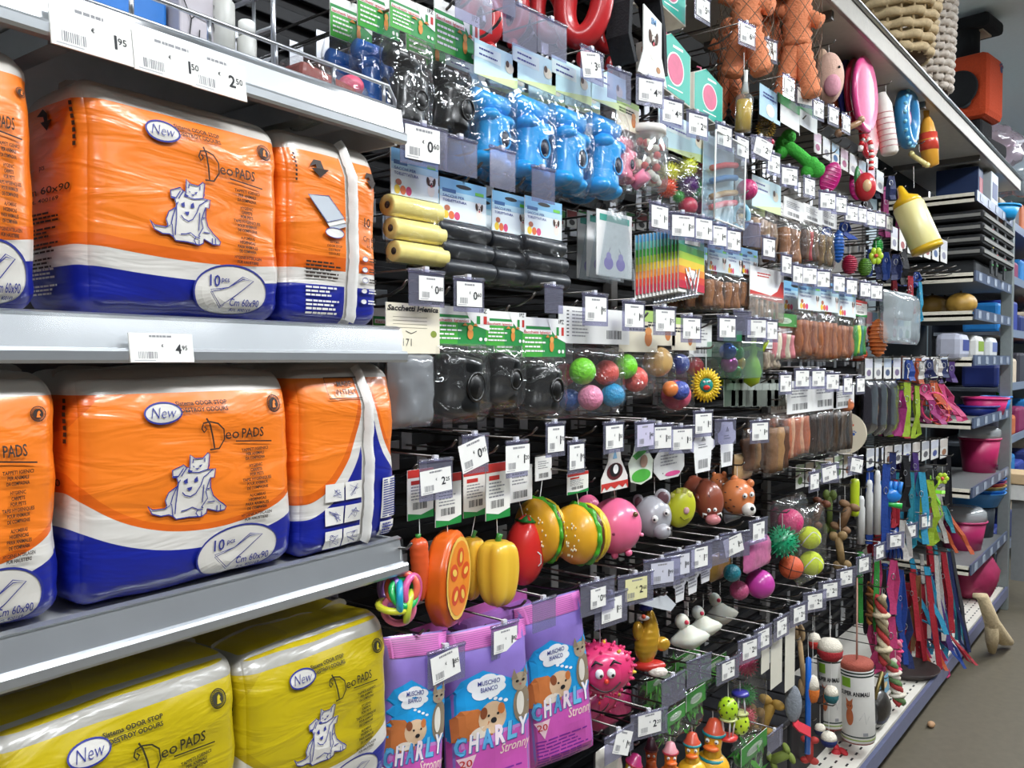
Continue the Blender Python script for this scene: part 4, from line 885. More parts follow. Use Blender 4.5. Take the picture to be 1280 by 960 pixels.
def vin(c, **k): d = dict(VIN); d.update(k); return mat(c, **d)
def pepper(c):
    def f(W, H):
        m = vin(c, var=.12)
        def g(q, p):
            a = math.atan2(p.y, p.x); rr_ = max(.05, math.sqrt(p.x ** 2 + p.y ** 2)); k = (1 + .26 * abs(math.cos(2.5 * a + .6)) - .20) * ((1 - abs(p.z) ** 3.2) ** .42) / rr_ if rr_ > .06 else 1; top = max(0, p.z) ** 3
            return Vector((q.x * k * (1 - .12 * -min(0, p.z)), q.y * k, q.z - .10 * H * (top * (1 - (p.x ** 2 + p.y ** 2))) - (.03 * H * abs(math.cos(2 * a)) if p.z < -.5 else 0)))
        b = MB().ell((0, 0, 0), (W / 2, W * .45, H / 2), m, 32, 18, g)
        s_ = MB().tube([(0, 0, H * .36), (.002, 0, H * .44), (.004, 0, H * .50)], [W * .09, W * .07, W * .08], vin('3c8a3a'), 8)
        d = MB().ell((W * .05, -W * .44, -H * .05), (W * .035, .002, W * .035), vin('e0a020'), 10, 6)
        return [('body', b), ('stem', s_, 'green stem'), ('squeaker', d)]
    return f
def tomato_slice(W, H):
    T = W * .62; m = vin('e0641c'); n = 36
    pts = [(math.cos(2 * math.pi * i / n), math.sin(2 * math.pi * i / n)) for i in range(n)]
    b = MB(); prof = [(-.5, .86), (-.42, .96), (-.25, 1.0), (-.12, .985), (0, 1.0), (.12, .985), (.25, 1), (.42, .96), (.5, .88)]
    vs = []; fs = []
    RX = H * .36; RZ = H * .5
    for y, k in prof:
        for i, (c, s_) in enumerate(pts):
            kk = k * (1 + .02 * math.cos(i * 3 * .5)); vs.append((c * RX * kk, y * T, s_ * RZ * kk * (1 if s_ < 0 else .95)))
    for j in range(len(prof) - 1):
        for i in range(n): fs.append((j * n + i, j * n + (i + 1) % n, (j + 1) * n + (i + 1) % n, (j + 1) * n + i))
    fs += [tuple(range(n)), tuple(len(vs) - 1 - i for i in range(n))]
    b.add(vs, fs, m, True)
    P = Print(); Yc = mat('f0c45a', .35, 0, .04); P.ellipse(0, 0, RX * .86, RZ * .84, Yc, 1); P.ellipse(0, 0, RX * .76, RZ * .76, mat('ec8a2c', .35, 0, .04), 2)
    for k in range(5):
        a0 = k * 1.2566 + .3; cx, cz = math.cos(a0) * RX * .42, math.sin(a0) * RZ * .42
        P.ellipse(cx, cz, RX * .27, RZ * .17, mat('d84a28', .3, 0, .06), 3, math.atan2(math.sin(a0) * RZ, math.cos(a0) * RX)); P.ellipse(cx, cz, RX * .16, RZ * .07, Yc, 4, a0)
    return [('rind', b), ('cut_face', P.on_y(-T / 2 - .0005, .0006), 'yellow and red cut face')]
def carrot(W, H):
    pr_ = []; n = 26
    for i in range(n + 1):
        u = i / n; pr_.append((max(.0005, W / 2 * (math.sin(min(1, u * 1.35) * math.pi / 2) ** .5) * (1 - .05 * (i % 3 == 0)) * (1 if u < .94 else (1 - (u - .94) * 9))), -H / 2 + H * u))
    return [('root_body', MB().lathe(pr_, vin('dd5a2c'), 18)), ('green_top', MB().tube([(0, 0, H * .48), (0, 0, H * .56)], [W * .12, W * .16], vin('3a8a3a'), 8))]
def blob(c, squash=1.0):
    def f(W, H): return [('body', MB().ell((0, 0, 0), (W / 2, W / 2 * squash, H / 2), vin(c), 20, 14))]
    return f
def tomato_toy(W, H):
    def g(q, p): a = math.atan2(p.y, p.x); return q * (1 + .05 * math.cos(5 * a) * max(0, p.z))
    return [('body', MB().ell((0, 0, 0), (W / 2, W * .48, H / 2), vin('d9302c'), 28, 16, g)), ('leaf_crown', MB().lathe([(.001, H * .52), (W * .1, H * .5), (W * .3, H * .44)], vin('2f8a3a'), 10)), ('white_swirl', MB().tube([(W * .30, -W * .40, H * .05), (W * .38, -W * .32, 0), (W * .40, -W * .28, -H * .12), (W * .34, -W * .33, -H * .16)], .0012, WHITE, 5))]
def burger(W, H):
    S = H * .50; L = W * 1.0; M = Matrix.Rotation(R(90), 4, 'X')  # axis z -> -y
    def wav(p, a): k = 1 + .035 * math.sin(a * 13) + .02 * math.sin(a * 7); return Vector((p.x * k, p.y * k, p.z + .002 * math.sin(a * 11)))
    bun = MB().lathe([(S * .94, L * .02), (S * .985, L * .08), (S * .95, L * .2), (S * .8, L * .33), (S * .5, L * .43), (S * .2, L * .47), (.0001, L * .48)], mat('f0aa2a', .35, 0, .16, 0, 14, .2, .08), 30, M)
    let = MB().lathe([(S * .9, -L * .06), (S * 1.03, -L * .04), (S * 1.05, L * .01), (S * .92, L * .035)], vin('4cae2c', bump=.5, bs=90), 60, M, wav)
    pat = MB().lathe([(S * .88, -L * .16), (S * .98, -L * .14), (S * .98, -L * .07), (S * .88, -L * .05)], vin('5a2f1c', bump=.6, bs=120), 30, M)
    che = MB().lathe([(S * .9, -L * .20), (S * .99, -L * .19), (S * 1.0, -L * .165), (S * .9, -L * .15)], vin('f0d030'), 30, M, wav)
    bot = MB().lathe([(.0001, -L * .42), (S * .6, -L * .41), (S * .88, -L * .36), (S * .97, -L * .27), (S * .93, -L * .2)], mat('e8c43a', .35, 0, .10, 0, 14, .2, .08), 30, M)
    rnd = random.Random(5); sd = MB()
    for i in range(46):
        r_ = S * .72 * math.sqrt(rnd.random()); a = rnd.random() * 6.28; z = L * (.205 + .28 * math.sqrt(1 - (r_ / (S * .97)) ** 2))
        sd.ell((r_ * math.cos(a), -z, r_ * math.sin(a)), (.0018, .0012, .0026), mat('fbf3cf', .4, 0, 0), 6, 4)
    so = sd
    return [('top_bun', bun), ('sesame_seeds', so), ('lettuce', let), ('patty', pat), ('cheese', che), ('bottom_bun', bot)]
def eyes(mb, pts, r, look=(0, -1, -.2)):
    for p in pts:
        mb.ell(p, (r, r * .8, r * 1.1), mat('f4f4f0', .25, 0, 0, 0, 10, .3), 12, 8); q = Vector(p) + Vector(look).normalized() * r * .62; mb.ell(q, r * .42, BLACK, 8, 6)
    return mb
def pig(W, H):
    b = MB().ell((0, 0, 0), (W / 2, W * .5, H / 2), vin('ee6f98'), 26, 18)
    for (x, z) in ((-.3, -.42), (.05, -.5), (.3, -.42)): b.ell((W * x, -W * .15, H * z), W * .07, vin('ee6f98'), 10, 8)
    e = MB().ell((W * .34, -W * .32, H * .30), (W * .05, W * .04, W * .05), mat('7a6a4c', .3, .5), 12, 8)
    s_ = MB().tube([(W * .46, -W * .1, -H * .08), (W * .52, -W * .16, -H * .07)], W * .035, vin('f490b0'), 8)
    h_ = MB().ell((-W * .02, -W * .49, -H * .06), (W * .03, .002, W * .03), mat('8a3050', .5), 10, 6); h_.ell((-W * .34, -W * .36, H * .2), (W * .05, .003, W * .06), vin('f0a060'), 10, 6)
    return [('body', b), ('squeaker', e, 'brass coloured squeaker ring'), ('tail', s_), ('dimples', h_)]
def elephant(W, H):
    G = vin('a9a9ae'); b = MB().ell((-W * .04, 0, -H * .04), (W * .42, W * .42, H * .42), G, 26, 18); b.ell((W * .22, -W * .26, -H * .28), (W * .2, W * .18, H * .16), G, 16, 12)
    er = MB(); er.ell((W * .18, .0, H * .36), (W * .18, W * .06, H * .17), G, 16, 10); er.ell((W * .2, -W * .045, H * .35), (W * .13, W * .04, H * .13), vin('6c4f55'), 14, 8)
    el = MB(); el.ell((-W * .34, -W * .1, H * .26), (W * .13, W * .06, H * .15), G, 16, 10); el.ell((-W * .33, -W * .14, H * .25), (W * .09, W * .05, H * .11), vin('6c4f55'), 14, 8)
    ey = eyes(MB(), [(W * .1, -W * .42, -H * .02), (W * .33, -W * .28, H * .1)], W * .075); n = MB().ell((W * .40, -W * .36, -H * .20), W * .035, mat('eeeae4', .3), 8, 6)
    return [('head', b), ('ear', er), ('ear', el), ('eyes', ey), ('nose', n)]
def fish_toy(W, H):
    m = vin('c9cc34'); b = MB().ell((0, 0, 0), (W * .5, W * .32, H * .5), m, 22, 14)
    c = MB()
    for i in range(5): a = R(60 + i * 28); c.box((math.cos(a) * W * .42, -.004, math.sin(a) * H * .44), (W * .16, W * .3, H * .12), vin('e6e07a'), .003, )
    f = MB().ell((W * .2, -W * .30, 0), (W * .1, .004, H * .09), vin('d8a8b0'), 12, 6); l = MB().tube([(W * .05, -W * .31, -H * .18), (W * .2, -W * .31, -H * .24), (W * .34, -W * .25, -H * .17)], .0012, mat('8a8a1e', .5), 5)
    return [('body', b), ('crest', c, 'pale yellow crest'), ('cheek', f), ('mouth_line', l)]
def bull(W, H):
    m = vin('8f4a36'); b = MB().ell((0, 0, H * .04), (W * .46, W * .44, H * .46), m, 26, 18); b.ell((-W * .1, .02, H * .4), (W * .2, W * .2, H * .12), m, 12, 8)
    e = MB(); e.tube([(-W * .34, -W * .1, H * .26), (-W * .28, -W * .3, H * .16), (-W * .2, -W * .4, H * .06)], [W * .03, W * .1, W * .02], vin('7a3a2a'), 8)
    mz = MB().ell((W * .14, -W * .34, -H * .36), (W * .24, W * .18, H * .12), vin('d98a8e'), 18, 10)
    h_ = MB(); 
    for sg in (-1, 1): h_.tube([(W * (.14 + sg * .16), -W * .42, -H * .24), (W * (.14 + sg * .27), -W * .38, -H * .22), (W * (.14 + sg * .29), -W * .38, -H * .30)], [W * .03, W * .035, W * .012], WHITE, 6)
    ey = eyes(MB(), [(W * .06, -W * .42, -H * .14), (W * .24, -W * .38, -H * .14)], W * .06); s_ = MB().tube([(W * .1, -W * .40, H * .2), (W * .16, -W * .38, H * .05)], .0015, mat('4a2018', .5), 5)
    return [('head', b), ('ear', e), ('muzzle', mz, 'pink muzzle'), ('horns', h_), ('eyes', ey), ('scar_line', s_)]
def tiger(W, H):
    m = vin('d8814e'); b = MB().ell((0, 0, 0), (W * .42, W * .40, H * .46), m, 26, 18); b.ell((-W * .34, .01, -H * .1), (W * .16, W * .2, H * .26), m, 14, 10)
    e = MB()
    for (x, z) in ((-.12, .42), (.26, .40)): e.ell((W * x, -.004, H * z), (W * .1, W * .06, H * .11), m, 12, 8); e.ell((W * x, -W * .06, H * z), (W * .06, W * .03, H * .07), vin('7a3a22'), 10, 6)
    mz = MB().ell((W * .34, -W * .26, -H * .22), (W * .17, W * .16, H * .17), vin('f0ece4'), 16, 12); no = MB().ell((W * .43, -W * .38, -H * .16), W * .05, BLACK, 10, 8)
    ey = eyes(MB(), [(W * .22, -W * .37, H * .12), (W * .36, -W * .26, H * .17)], W * .06); st = MB()
    for (x, z, a) in ((-.1, -.05, 0), (-.2, -.15, .6), (0, -.2, -.5), (-.12, -.28, 0), (.0, .3, .3), (.08, .26, 0), (-.25, .1, 1), (-.05, -.38, 1.4)):
        r0 = math.sqrt(max(.01, 1 - (x / .42) ** 2 - (z / .46) ** 2)); st.ell((W * x, -W * .40 * r0, H * z), (W * .035, .002, H * .014), BLACK, 8, 4)
    return [('head', b), ('ears', e), ('muzzle', mz, 'white muzzle'), ('nose', no), ('eyes', ey), ('stripes', st)]
def ring_ball(W, H):
    out = []; r = W * .33
    for i, (c, ax, off) in enumerate([('8b5fb5', (0, 90, 40), (-.2, 0, .1)), ('d8d83c', (10, 0, 60), (-.14, -.1, -.16)), ('e86a50', (80, 0, 0), (.03, -.05, .14)), ('1e9ec0', (0, 90, 0), (-.02, -.14, 0)), ('22b05a', (40, 50, 0), (.05, -.12, .08)), ('dc5a9a', (90, 0, 60), (.2, -.02, .08)), ('ee7a9e', (90, 30, 0), (-.04, -.02, -.24)), ('c8d840', (100, 20, 90), (.14, 0, -.2))]):
        M = Matrix.Translation(Vector(off) * W) @ Euler([R(v) for v in ax]).to_matrix().to_4x4()
        out.append(('ring', MB().tube([(math.cos(k * .2618) * r * .78, math.sin(k * .2618) * r * .78, 0) for k in range(24)], W * .065, vin(c, coat=.4), 8, True, M=M), ('violet', 'yellow', 'coral', 'blue', 'green', 'magenta', 'pink', 'lime')[i] + ' ring'))
    return out
def spikes(mb, rx, ry, rz, m, n, L, r0, skip=None, tip=None, seed=1):
    g = math.pi * (3 - math.sqrt(5))
    for i in range(n):
        z = 1 - 2 * (i + .5) / n; r_ = math.sqrt(1 - z * z); d = Vector((math.cos(g * i) * r_, math.sin(g * i) * r_, z))
        if skip and skip(d): continue
        p = Vector((d.x * rx, d.y * ry, d.z * rz)); mb.tube([p * .96, p + d * L * .6, p + d * L], [r0, r0 * .7, r0 * .35], tip if tip and i % 9 == 0 else m, 6)
    return mb
def hedgehog(W, H):
    m = vin('dd3a72'); b = MB().ell((0, 0, 0), (W * .45, W * .30, H * .43), m, 32, 20); b.ell((0, -W * .16, 0), (W * .27, W * .17, H * .33), m, 24, 16)
    sp = spikes(MB(), W * .45, W * .30, H * .43, m, 150, W * .040, W * .028, lambda d: d.y < -.45 and abs(d.x) < .62 and abs(d.z) < .72, vin('f0d24a'))
    ey = eyes(MB(), [(-W * .085, -W * .315, H * .05), (W * .065, -W * .325, H * .06)], W * .058, (.35, -1, -.35))
    for q in range(0): pass
    br = MB(); 
    for sg, x in ((-1, -.11), (1, .13)): br.tube([(W * (x - .08), -W * .315, H * .18), (W * (x - .03), -W * .33, H * .26), (W * (x + .07), -W * .31, H * .20)], [.001, .0035, .001], BLACK, 6)
    mo = MB().tube([(W * (-.2 + .4 * i / 12), -W * (.335 - .06 * abs(i / 6 - 1) ** 2), H * (-.12 - .12 * math.sin(math.pi * i / 12))) for i in range(13)], .0013, BLACK, 5); no = MB().ell((-W * .0, -W * .35, -H * .06), (W * .035, W * .03, W * .035), vin('e8442c'), 10, 8)
    return [('body', b), ('spikes', sp), ('eyes', ey), ('eyebrows', br), ('smile', mo), ('nose', no)]
def worm(W, H):
    m = mat('c79a2c', .22, .3, .08, 0, 12, .5); n = 30
    pr_ = [(max(.001, W * (.24 + .05 * math.sin(u * 6)) * math.sin(math.pi * min(1, .12 + u * .95)) ** .5 * (1 + .03 * math.sin(u * 60))), -H * .34 + H * .78 * u) for u in [i / n for i in range(n + 1)]]
    b = MB().lathe(pr_, m, 20, None, lambda p, a: Vector((p.x + W * .08 * math.sin(p.z / H * 5), p.y, p.z))); b.ell((W * .30, 0, -H * .1), (W * .18, W * .12, H * .1), m, 12, 8); b.ell((-W * .2, -.01, H * .1), (W * .14, W * .14, H * .14), m, 12, 8)
    f = MB().ell((W * .0, -W * .05, -H * .38), (W * .36, W * .2, H * .08), vin('c8352c'), 16, 8); tt = MB().ell((W * .17, -W * .18, -H * .44), (W * .22, W * .12, H * .07), vin('efe4d8', bump=.8, bs=140), 14, 8)
    h_ = MB().ell((-W * .06, -W * .12, H * .28), (W * .13, W * .08, H * .035), WHITE, 12, 6); h_.ell((-W * .06, -W * .18, H * .31), W * .05, vin('e05a3a'), 10, 6); c = MB().lathe([(W * .16, H * .38), (W * .13, H * .43), (.001, H * .47)], vin('23337a'), 14)
    return [('body', b), ('foot', f, 'red foot'), ('toe', tt, 'white toe'), ('face', h_), ('cap', c, 'dark blue cap')]
def ghost(W, H):
    m = mat('dfe0d2', .35, 0, .02, 0, 10, .2, .3); b = MB().lathe([(.001, H * .18), (W * .14, H * .16), (W * .24, H * .06), (W * .42, -H * .06), (W * .5, -H * .16), (W * .42, -H * .26), (W * .2, -H * .38), (.001, -H * .46)], m, 24, None, lambda p, a: Vector((p.x * (1 + .08 * math.cos(4 * a)), p.y * (1 + .08 * math.cos(4 * a)) * .7, p.z)))
    h_ = MB().ell((-W * .08, 0, H * .30), (W * .19, W * .17, H * .20), m, 16, 12); r_ = MB().ell((W * .04, -W * .16, H * .30), (W * .06, W * .03, H * .06), vin('e0405a'), 10, 8)
    return [('bell', b), ('head', h_), ('spot', r_, 'red spot')]
def duck(body, hat, trim, long_=False):
    def f(W, H):
        b = MB().ell((0, 0, -H * .33), (W * .5, W * .42, H * .26), vin(body), 20, 14); b.lathe([(W * .30, -H * .2), (W * .22, -H * .02), (W * .24, H * .12), (W * .26, H * .2), (W * .2, H * .3), (.001, H * .33)], vin(body), 18)
        h_ = MB().lathe([(W * .30, H * .24), (W * .30, H * .28), (W * .24, H * .32), (W * .16, H * .46), (.001, H * .50)], vin(hat), 16); tr = MB().tube([(math.cos(k * .4488) * W * .28, math.sin(k * .4488) * W * .28, H * .25) for k in range(14)], W * .05, vin(trim), 6, True)
        if long_: tr.tube([(math.cos(k * .4488) * W * .32, math.sin(k * .4488) * W * .32, -H * .17) for k in range(14)], W * .05, vin(trim), 6, True)
        bk = MB().ell((0, -W * .30, H * .06), (W * .22, W * .14, H * .05), vin('e8702c'), 14, 8); ey = eyes(MB(), [(-W * .12, -W * .24, H * .16), (W * .12, -W * .24, H * .16)], W * .06)
        return [('body', b), ('hat', h_, 'pointed hat'), ('trim', tr), ('beak', bk, 'orange beak'), ('eyes', ey)]
    return f
# ---- the toy rows
toy('carrot_toy', 'orange ribbed carrot toy beside the steel shelf end', (513, 672, 537, 752), .86, carrot, 0, -3, (508, 540, 586, 648, 'italy'))
toy('tomato_slice_toy', 'orange tomato slice toy with cut face beside the yellow peppers', (537, 660, 583, 782), .86, tomato_slice, -66, 6, (543, 575, 592, 656, 'italy'))
toy('pepper_toy', 'yellow pepper toy half hidden behind the big yellow pepper', (573, 663, 606, 748), .90, pepper('f0b83a'), 0, 2, (578, 610, 584, 645, 'italy'))
toy('pepper_toy', 'big yellow bell pepper toy hanging in front', (596, 667, 648, 756), .86, pepper('f2bd3c'), 0, 0, (606, 636, 578, 648, 'italy'))
toy('tomato_toy', 'red tomato toy behind the big yellow pepper', (630, 645, 682, 732), .93, tomato_toy, 0, 4, (634, 664, 582, 626, 'plain'))
def fries(W, H):
    o = []
    for i in range(5): o.append(('fry', MB().box((W * (-.35 + .17 * i), 0, H * .08 * (i % 3)), (W * .13, W * .13, H * .8), vin('f0b030'), .001)))
    o.append(('carton', MB().box((0, .002, -H * .35), (W * .9, W * .3, H * .4), vin('c8342c'), .003))); return o
toy('fries_toy', 'small yellow fries toy peeking over the red tomato', (648, 634, 676, 666), .97, fries, 0, 10)
toy('burger_toy', 'hamburger toy with green lettuce half hidden behind the front burger', (654, 622, 694, 704), .92, burger, 48, 8, (668, 688, 570, 600, 'plain'))
toy('burger_toy', 'big hamburger toy with sesame bun, lettuce and patty in front', (692, 629, 756, 705), .86, burger, 48, 10, (708, 734, 590, 616, 'italy'))
toy('pig_toy', 'round pink pig toy right beside the big hamburger', (736, 622, 802, 692), .88, pig, 0, 6, (752, 784, 552, 612, None))
toy('pig_toy', 'pink pig toy half hidden behind the front pink pig', (716, 618, 752, 672), .97, pig, 0, 6)
toy('elephant_toy', 'grey elephant head toy with dark inner ears', (790, 612, 846, 674), .88, elephant, 12, 0, up=596)
toy('fish_toy', 'yellow green fish head toy between elephant and brown bull', (832, 609, 869, 660), .90, fish_toy, 0, 12, up=590)
toy('bull_toy', 'brown bull head toy with pink muzzle and horns', (866, 600, 906, 655), .89, bull, 10, -6, up=586)
toy('bull_toy', 'brown bull toy half hidden behind the front bull', (852, 596, 890, 640), .98, bull, 10, -6, up=580)
toy('tiger_toy', 'orange tiger head toy with white muzzle and dark stripes', (896, 596, 947, 645), .88, tiger, 8, 8, up=582)
toy('tiger_toy', 'orange tiger toy half hidden behind the front tiger', (884, 590, 916, 630), .97, tiger, 8, -10, up=576)
toy('ring_ball_toy', 'ball toy of interlocked coloured plastic rings beside the steel shelf', (466, 702, 536, 786), .80, ring_ball, 0, 0)
toy('hedgehog_toy', 'pink hedgehog ball toy with smiling face and black eyebrows', (702, 798, 798, 872), .86, hedgehog, -14, 0, up=776)
toy('hedgehog_toy', 'dark pink hedgehog ball hanging behind the smiling one', (706, 828, 778, 900), 1.02, hedgehog, -14, 0, up=800)
toy('worm_toy', 'brass coloured worm toy with red foot beside the pink hedgehog', (782, 750, 838, 842), .88, worm, 0, -4, up=742)
for i, (b, Y) in enumerate([((836, 766, 884, 815), .88), ((858, 756, 900, 800), .93), ((880, 740, 920, 784), .98)]):
    toy('ghost_toy', 'milky white glow squid toy, %s of three' % ('nearest', 'middle', 'farthest')[i], b, Y, ghost, 0, -14, up=b[1] - 14)
toy('duck_toy', 'yellow chicken toy with pink striped hat at the lower picture edge', (822, 926, 854, 980), .85, duck('f0802c', 'e8a0a8', 'c03a4a'), -10, 0, up=920)
toy('duck_toy', 'yellow duck toy with red hat and teal trim', (847, 914, 883, 974), .86, duck('f6bc2c', 'd8583c', '2a9aa0'), 0, 0, up=906)
toy('duck_toy', 'tall yellow duck toy with teal collar and red hat', (868, 896, 914, 972), .88, duck('f4b82c', 'd8583c', '1f8f98', True), 10, 4, up=888)
toy('duck_toy', 'orange chicken toy with dark hat behind the ducks', (800, 920, 828, 985), .94, duck('d8602c', '4a2430', '7a2a2a'), 0, 0, up=912)
toy('chicken_toy', 'toy with magenta collar and yellow body cut off by the picture edge', (770, 940, 806, 990), .87, duck('eac43c', 'b02c6a', 'b02c4a'), 0, 20, up=930)
# shaped hang tags
def shaped_tag(label, x0, x1, y0, y1, Y, pts, base, draw=None, name='hang_tag'):
    p = at((x0 + x1) / 2, y0, Y); W = at(x1, y0, Y).x - at(x0, y0, Y).x; H = (y1 - y0) * mpp(p)
    t = thing(name, label, 'tag', p, 0, 'shaped paper tags of the toys'); HUNG.append((tuple(p), label)); q = [((a - .5) * W, -b * H) for a, b in pts]
    MB().prism(q, 0, .001, mat(base, .6, 0, .02)).build('card', t)
    if draw: P = Print(); draw(P, W, H); P.on_y(-.0002, .0003).build('print', t)
    MB().tube([(0, .0, 0), (0, .012, .01)], .0012, WIRE, 5).build('hanger', t)
    return t
BONE = [(.2, 0), (.8, 0), (.85, .18), (1, .25), (1, .42), (.85, .5), (.85, .6), (.8, 1), (.2, 1), (.15, .6), (.15, .5), (0, .42), (0, .25), (.15, .18)]
def cow(P, W, H):
    P.poly([((a - .5) * W, -b * H) for a, b in [(0, 1), (.1, .88), (.2, .96), (.35, .88), (.5, .96), (.65, .88), (.8, .96), (.92, .88), (1, 1), (1, .8), (0, .8)]], RED, 2)
    P.ellipse(0, -H * .55, W * .3, H * .2, mat('5a1f22', .5, 0, 0), 2); P.ellipse(0, -H * .52, W * .2, H * .16, BLACK, 3); P.ellipse(W * .02, -H * .5, W * .1, H * .11, WHITE, 4); P.poly([(-W * .08, -H * .25), (W * .08, -H * .25), (0, 0)], mat('8ab8d8', .5, 0, 0), 2)
shaped_tag('white tag with red fringe and a cow face above the pink pig', 752, 785, 560, 613, .86, [(.3, 0), (.7, 0), (.75, .3), (1, .7), (1, 1), (0, 1), (0, .7), (.25, .3)], 'e6e2dc', cow)
shaped_tag('green and white leafy tag above the pink pig and elephant', 786, 817, 548, 606, .86, [(.3, 0), (.7, 0), (.8, .3), (1, .5), (.95, .9), (.5, 1), (.1, .9), (0, .5), (.2, .3)], 'd9e2cf', lambda P, W, H: (P.poly([(-W * .35, -H * .35), (W * .3, -H * .08), (W * .35, -H * .25), (-W * .2, -H * .45)], mat('3f9a3a', .6, 0, 0), 2), P.ellipse(0, -H * .8, W * .38, H * .14, mat('4cae3c', .6, 0, .1), 2), P.ellipse(W * .1, -H * .5, W * .15, H * .14, mat('b4907a', .6, 0, 0), 3)))
shaped_tag('round grey white tag with small print above the elephant toy', 818, 856, 560, 598, .86, [(.2, 0), (.8, 0), (1, .3), (1, .7), (.8, 1), (.2, 1), (0, .7), (0, .3)], 'd8d8d4', lambda P, W, H: (P.para(-W * .3, -H * .2, W * .6, 4, H * .1, GREYINK, .4, 3), P.ellipse(W * .1, -H * .85, W * .25, H * .08, mat('d84a8a', .6, 0, 0), 2)))
for i, (a, b, c, d) in enumerate([(864, 894, 540, 590), (898, 920, 527, 583)]):
    shaped_tag('white bone shaped tag with barcode, %s of two' % ('nearer', 'farther')[i], a, b, c, d, .845, BONE, 'f2f2f0', lambda P, W, H: (P.para(-W * .2, -H * .3, W * .4, 2, H * .06, GREYINK, .4, 3), P.barcode(-W * .2, -H * .9, W * .2, -H * .68, GREYINK), P.poly([(-W * .1, -H * .22), (0, -H * .1), (W * .1, -H * .22)], GREYINK, 2)))
for i, (a, b, c, d) in enumerate([(842, 858, 716, 752), (858, 874, 708, 742), (874, 890, 702, 728)]):
    shaped_tag('small striped paw tag above the glow squids, %s of three' % ('nearest', 'middle', 'farthest')[i], a, b, c, d, .85, BONE, 'dedede', lambda P, W, H: P.para(-W * .35, -H * .2, W * .7, 5, H * .12, GREYINK, .5, 3))
# ================================================================== ball bags and small balls
def ball_mb(r, c, kind='plain', seed=1):
    mb = MB(); m = vin(c)
    if kind == 'glitter': m = mat(c, .35, 0, .15, .9, 160, .3, .1); mb.ell((0, 0, 0), r, m, 22, 16)
    elif kind == 'spiky': mb.ell((0, 0, 0), r * .82, m, 16, 10); spikes(mb, r * .8, r * .8, r * .8, m, 110, r * .28, r * .05)
    elif kind == 'tennis':
        mb.ell((0, 0, 0), r, mat(c, .9, 0, .06, .4, 200), 20, 14); mb.tube([(math.cos(k * .2618) * r * (1 - .25 * math.sin(2 * k * .2618) ** 2) * 1.0, math.sin(k * .2618) * r * (1 - .25 * math.sin(2 * k * .2618) ** 2), .64 * r * math.sin(2 * k * .2618)) for k in range(24)], r * .05, WHITE, 5, True)
    elif kind == 'basket':
        mb.ell((0, 0, 0), r, mat(c, .6, 0, .06, .4, 250), 22, 14)
        for ax in ((0, 0, 0), (90, 0, 0), (0, 90, 0)): mb.tube([(math.cos(k * .2618) * r, math.sin(k * .2618) * r, 0) for k in range(24)], r * .03, BLACK, 5, True, M=Euler([R(v) for v in ax]).to_matrix().to_4x4())
    else: mb.ell((0, 0, 0), r, m, 20, 14)
    return mb
def ball_bag(label, x0, x1, yt, ysplit, yb, balls, Y=.88, style='white', bags=True, group='clear bags of toy balls'):
    t, W, q = hang('ball_bag', label, 'bag of balls', x0, x1, yt, Y, group); ch = (ysplit - yt) * q; H = (yb - ysplit) * q
    card_part(t, W, ch, style, -.012)
    for i, (bx, by, br, c, k, dy) in enumerate(balls):
        c3 = at(bx, by, Y + dy); o = ball_mb(br * mpp(c3), c, k).build('ball', t, c3 - Vector(t.location), (.3 * i, .5 * i, 0)); 
    if bags: film_part(t, W * 1.02, H, .07, -ch, .01, film_mat('ffffff', .02, .06, .8, 22, .07), seed=x0)
    return t
ball_bag('clear bag of glitter balls under a white card, nearest to the black dispensers', 694, 782, 386, 430, 522, [(728, 464, 17, '7fe02c', 'glitter', 0), (758, 466, 16, 'ef5a50', 'glitter', .03), (738, 497, 16, 'f08fb0', 'glitter', -.01), (766, 494, 15, '1e9ad0', 'glitter', .02), (712, 500, 14, '1c4a8a', 'glitter', .03), (706, 468, 14, 'e26a70', 'glitter', .05)])
ball_bag('clear bag of glitter balls with green ball on top, second from the dispensers', 768, 816, 392, 440, 500, [(781, 458, 16, '7fe02c', 'glitter', 0), (794, 474, 16, 'ef5a50', 'glitter', 0)], .90, 'tan')
ball_bag('clear bag with a tan ball under a dog card', 800, 838, 390, 432, 492, [(822, 452, 19, 'd8b070', 'plain', 0)], .90, 'tan')
ball_bag('clear bag with a blue ball and a striped orange pink ball', 834, 864, 398, 438, 516, [(849, 455, 13, '3a4f9e', 'glitter', 0), (845, 494, 19, 'e0607c', 'plain', 0), (850, 488, 12, '4a5cb0', 'glitter', -.03), (838, 486, 10, 'ec8a4a', 'plain', -.02)], .90, 'tan')
ball_bag('clear bag with red ball behind the sunflower duck', 856, 884, 404, 446, 474, [(868, 458, 12, 'c8323a', 'plain', 0)], .93, 'plain')
ball_bag('clear bag of knobbly rubber balls between the white jar and the boxed toy', 818, 882, 152, 196, 268, [(836, 216, 14, 'c8c820', 'spiky', 0), (858, 208, 14, 'd6dc28', 'spiky', 0), (834, 234, 13, 'e2522c', 'spiky', 0), (862, 232, 12, '5a3470', 'spiky', -.01), (876, 212, 9, 'e05a50', 'spiky', .02), (874, 236, 11, '34b85a', 'spiky', .0), (848, 246, 8, '3aa03a', 'spiky', .0), (860, 258, 12, 'c8415a', 'plain', 0), (878, 260, 9, '8a2a6a', 'plain', 0)], .88, 'cyan')
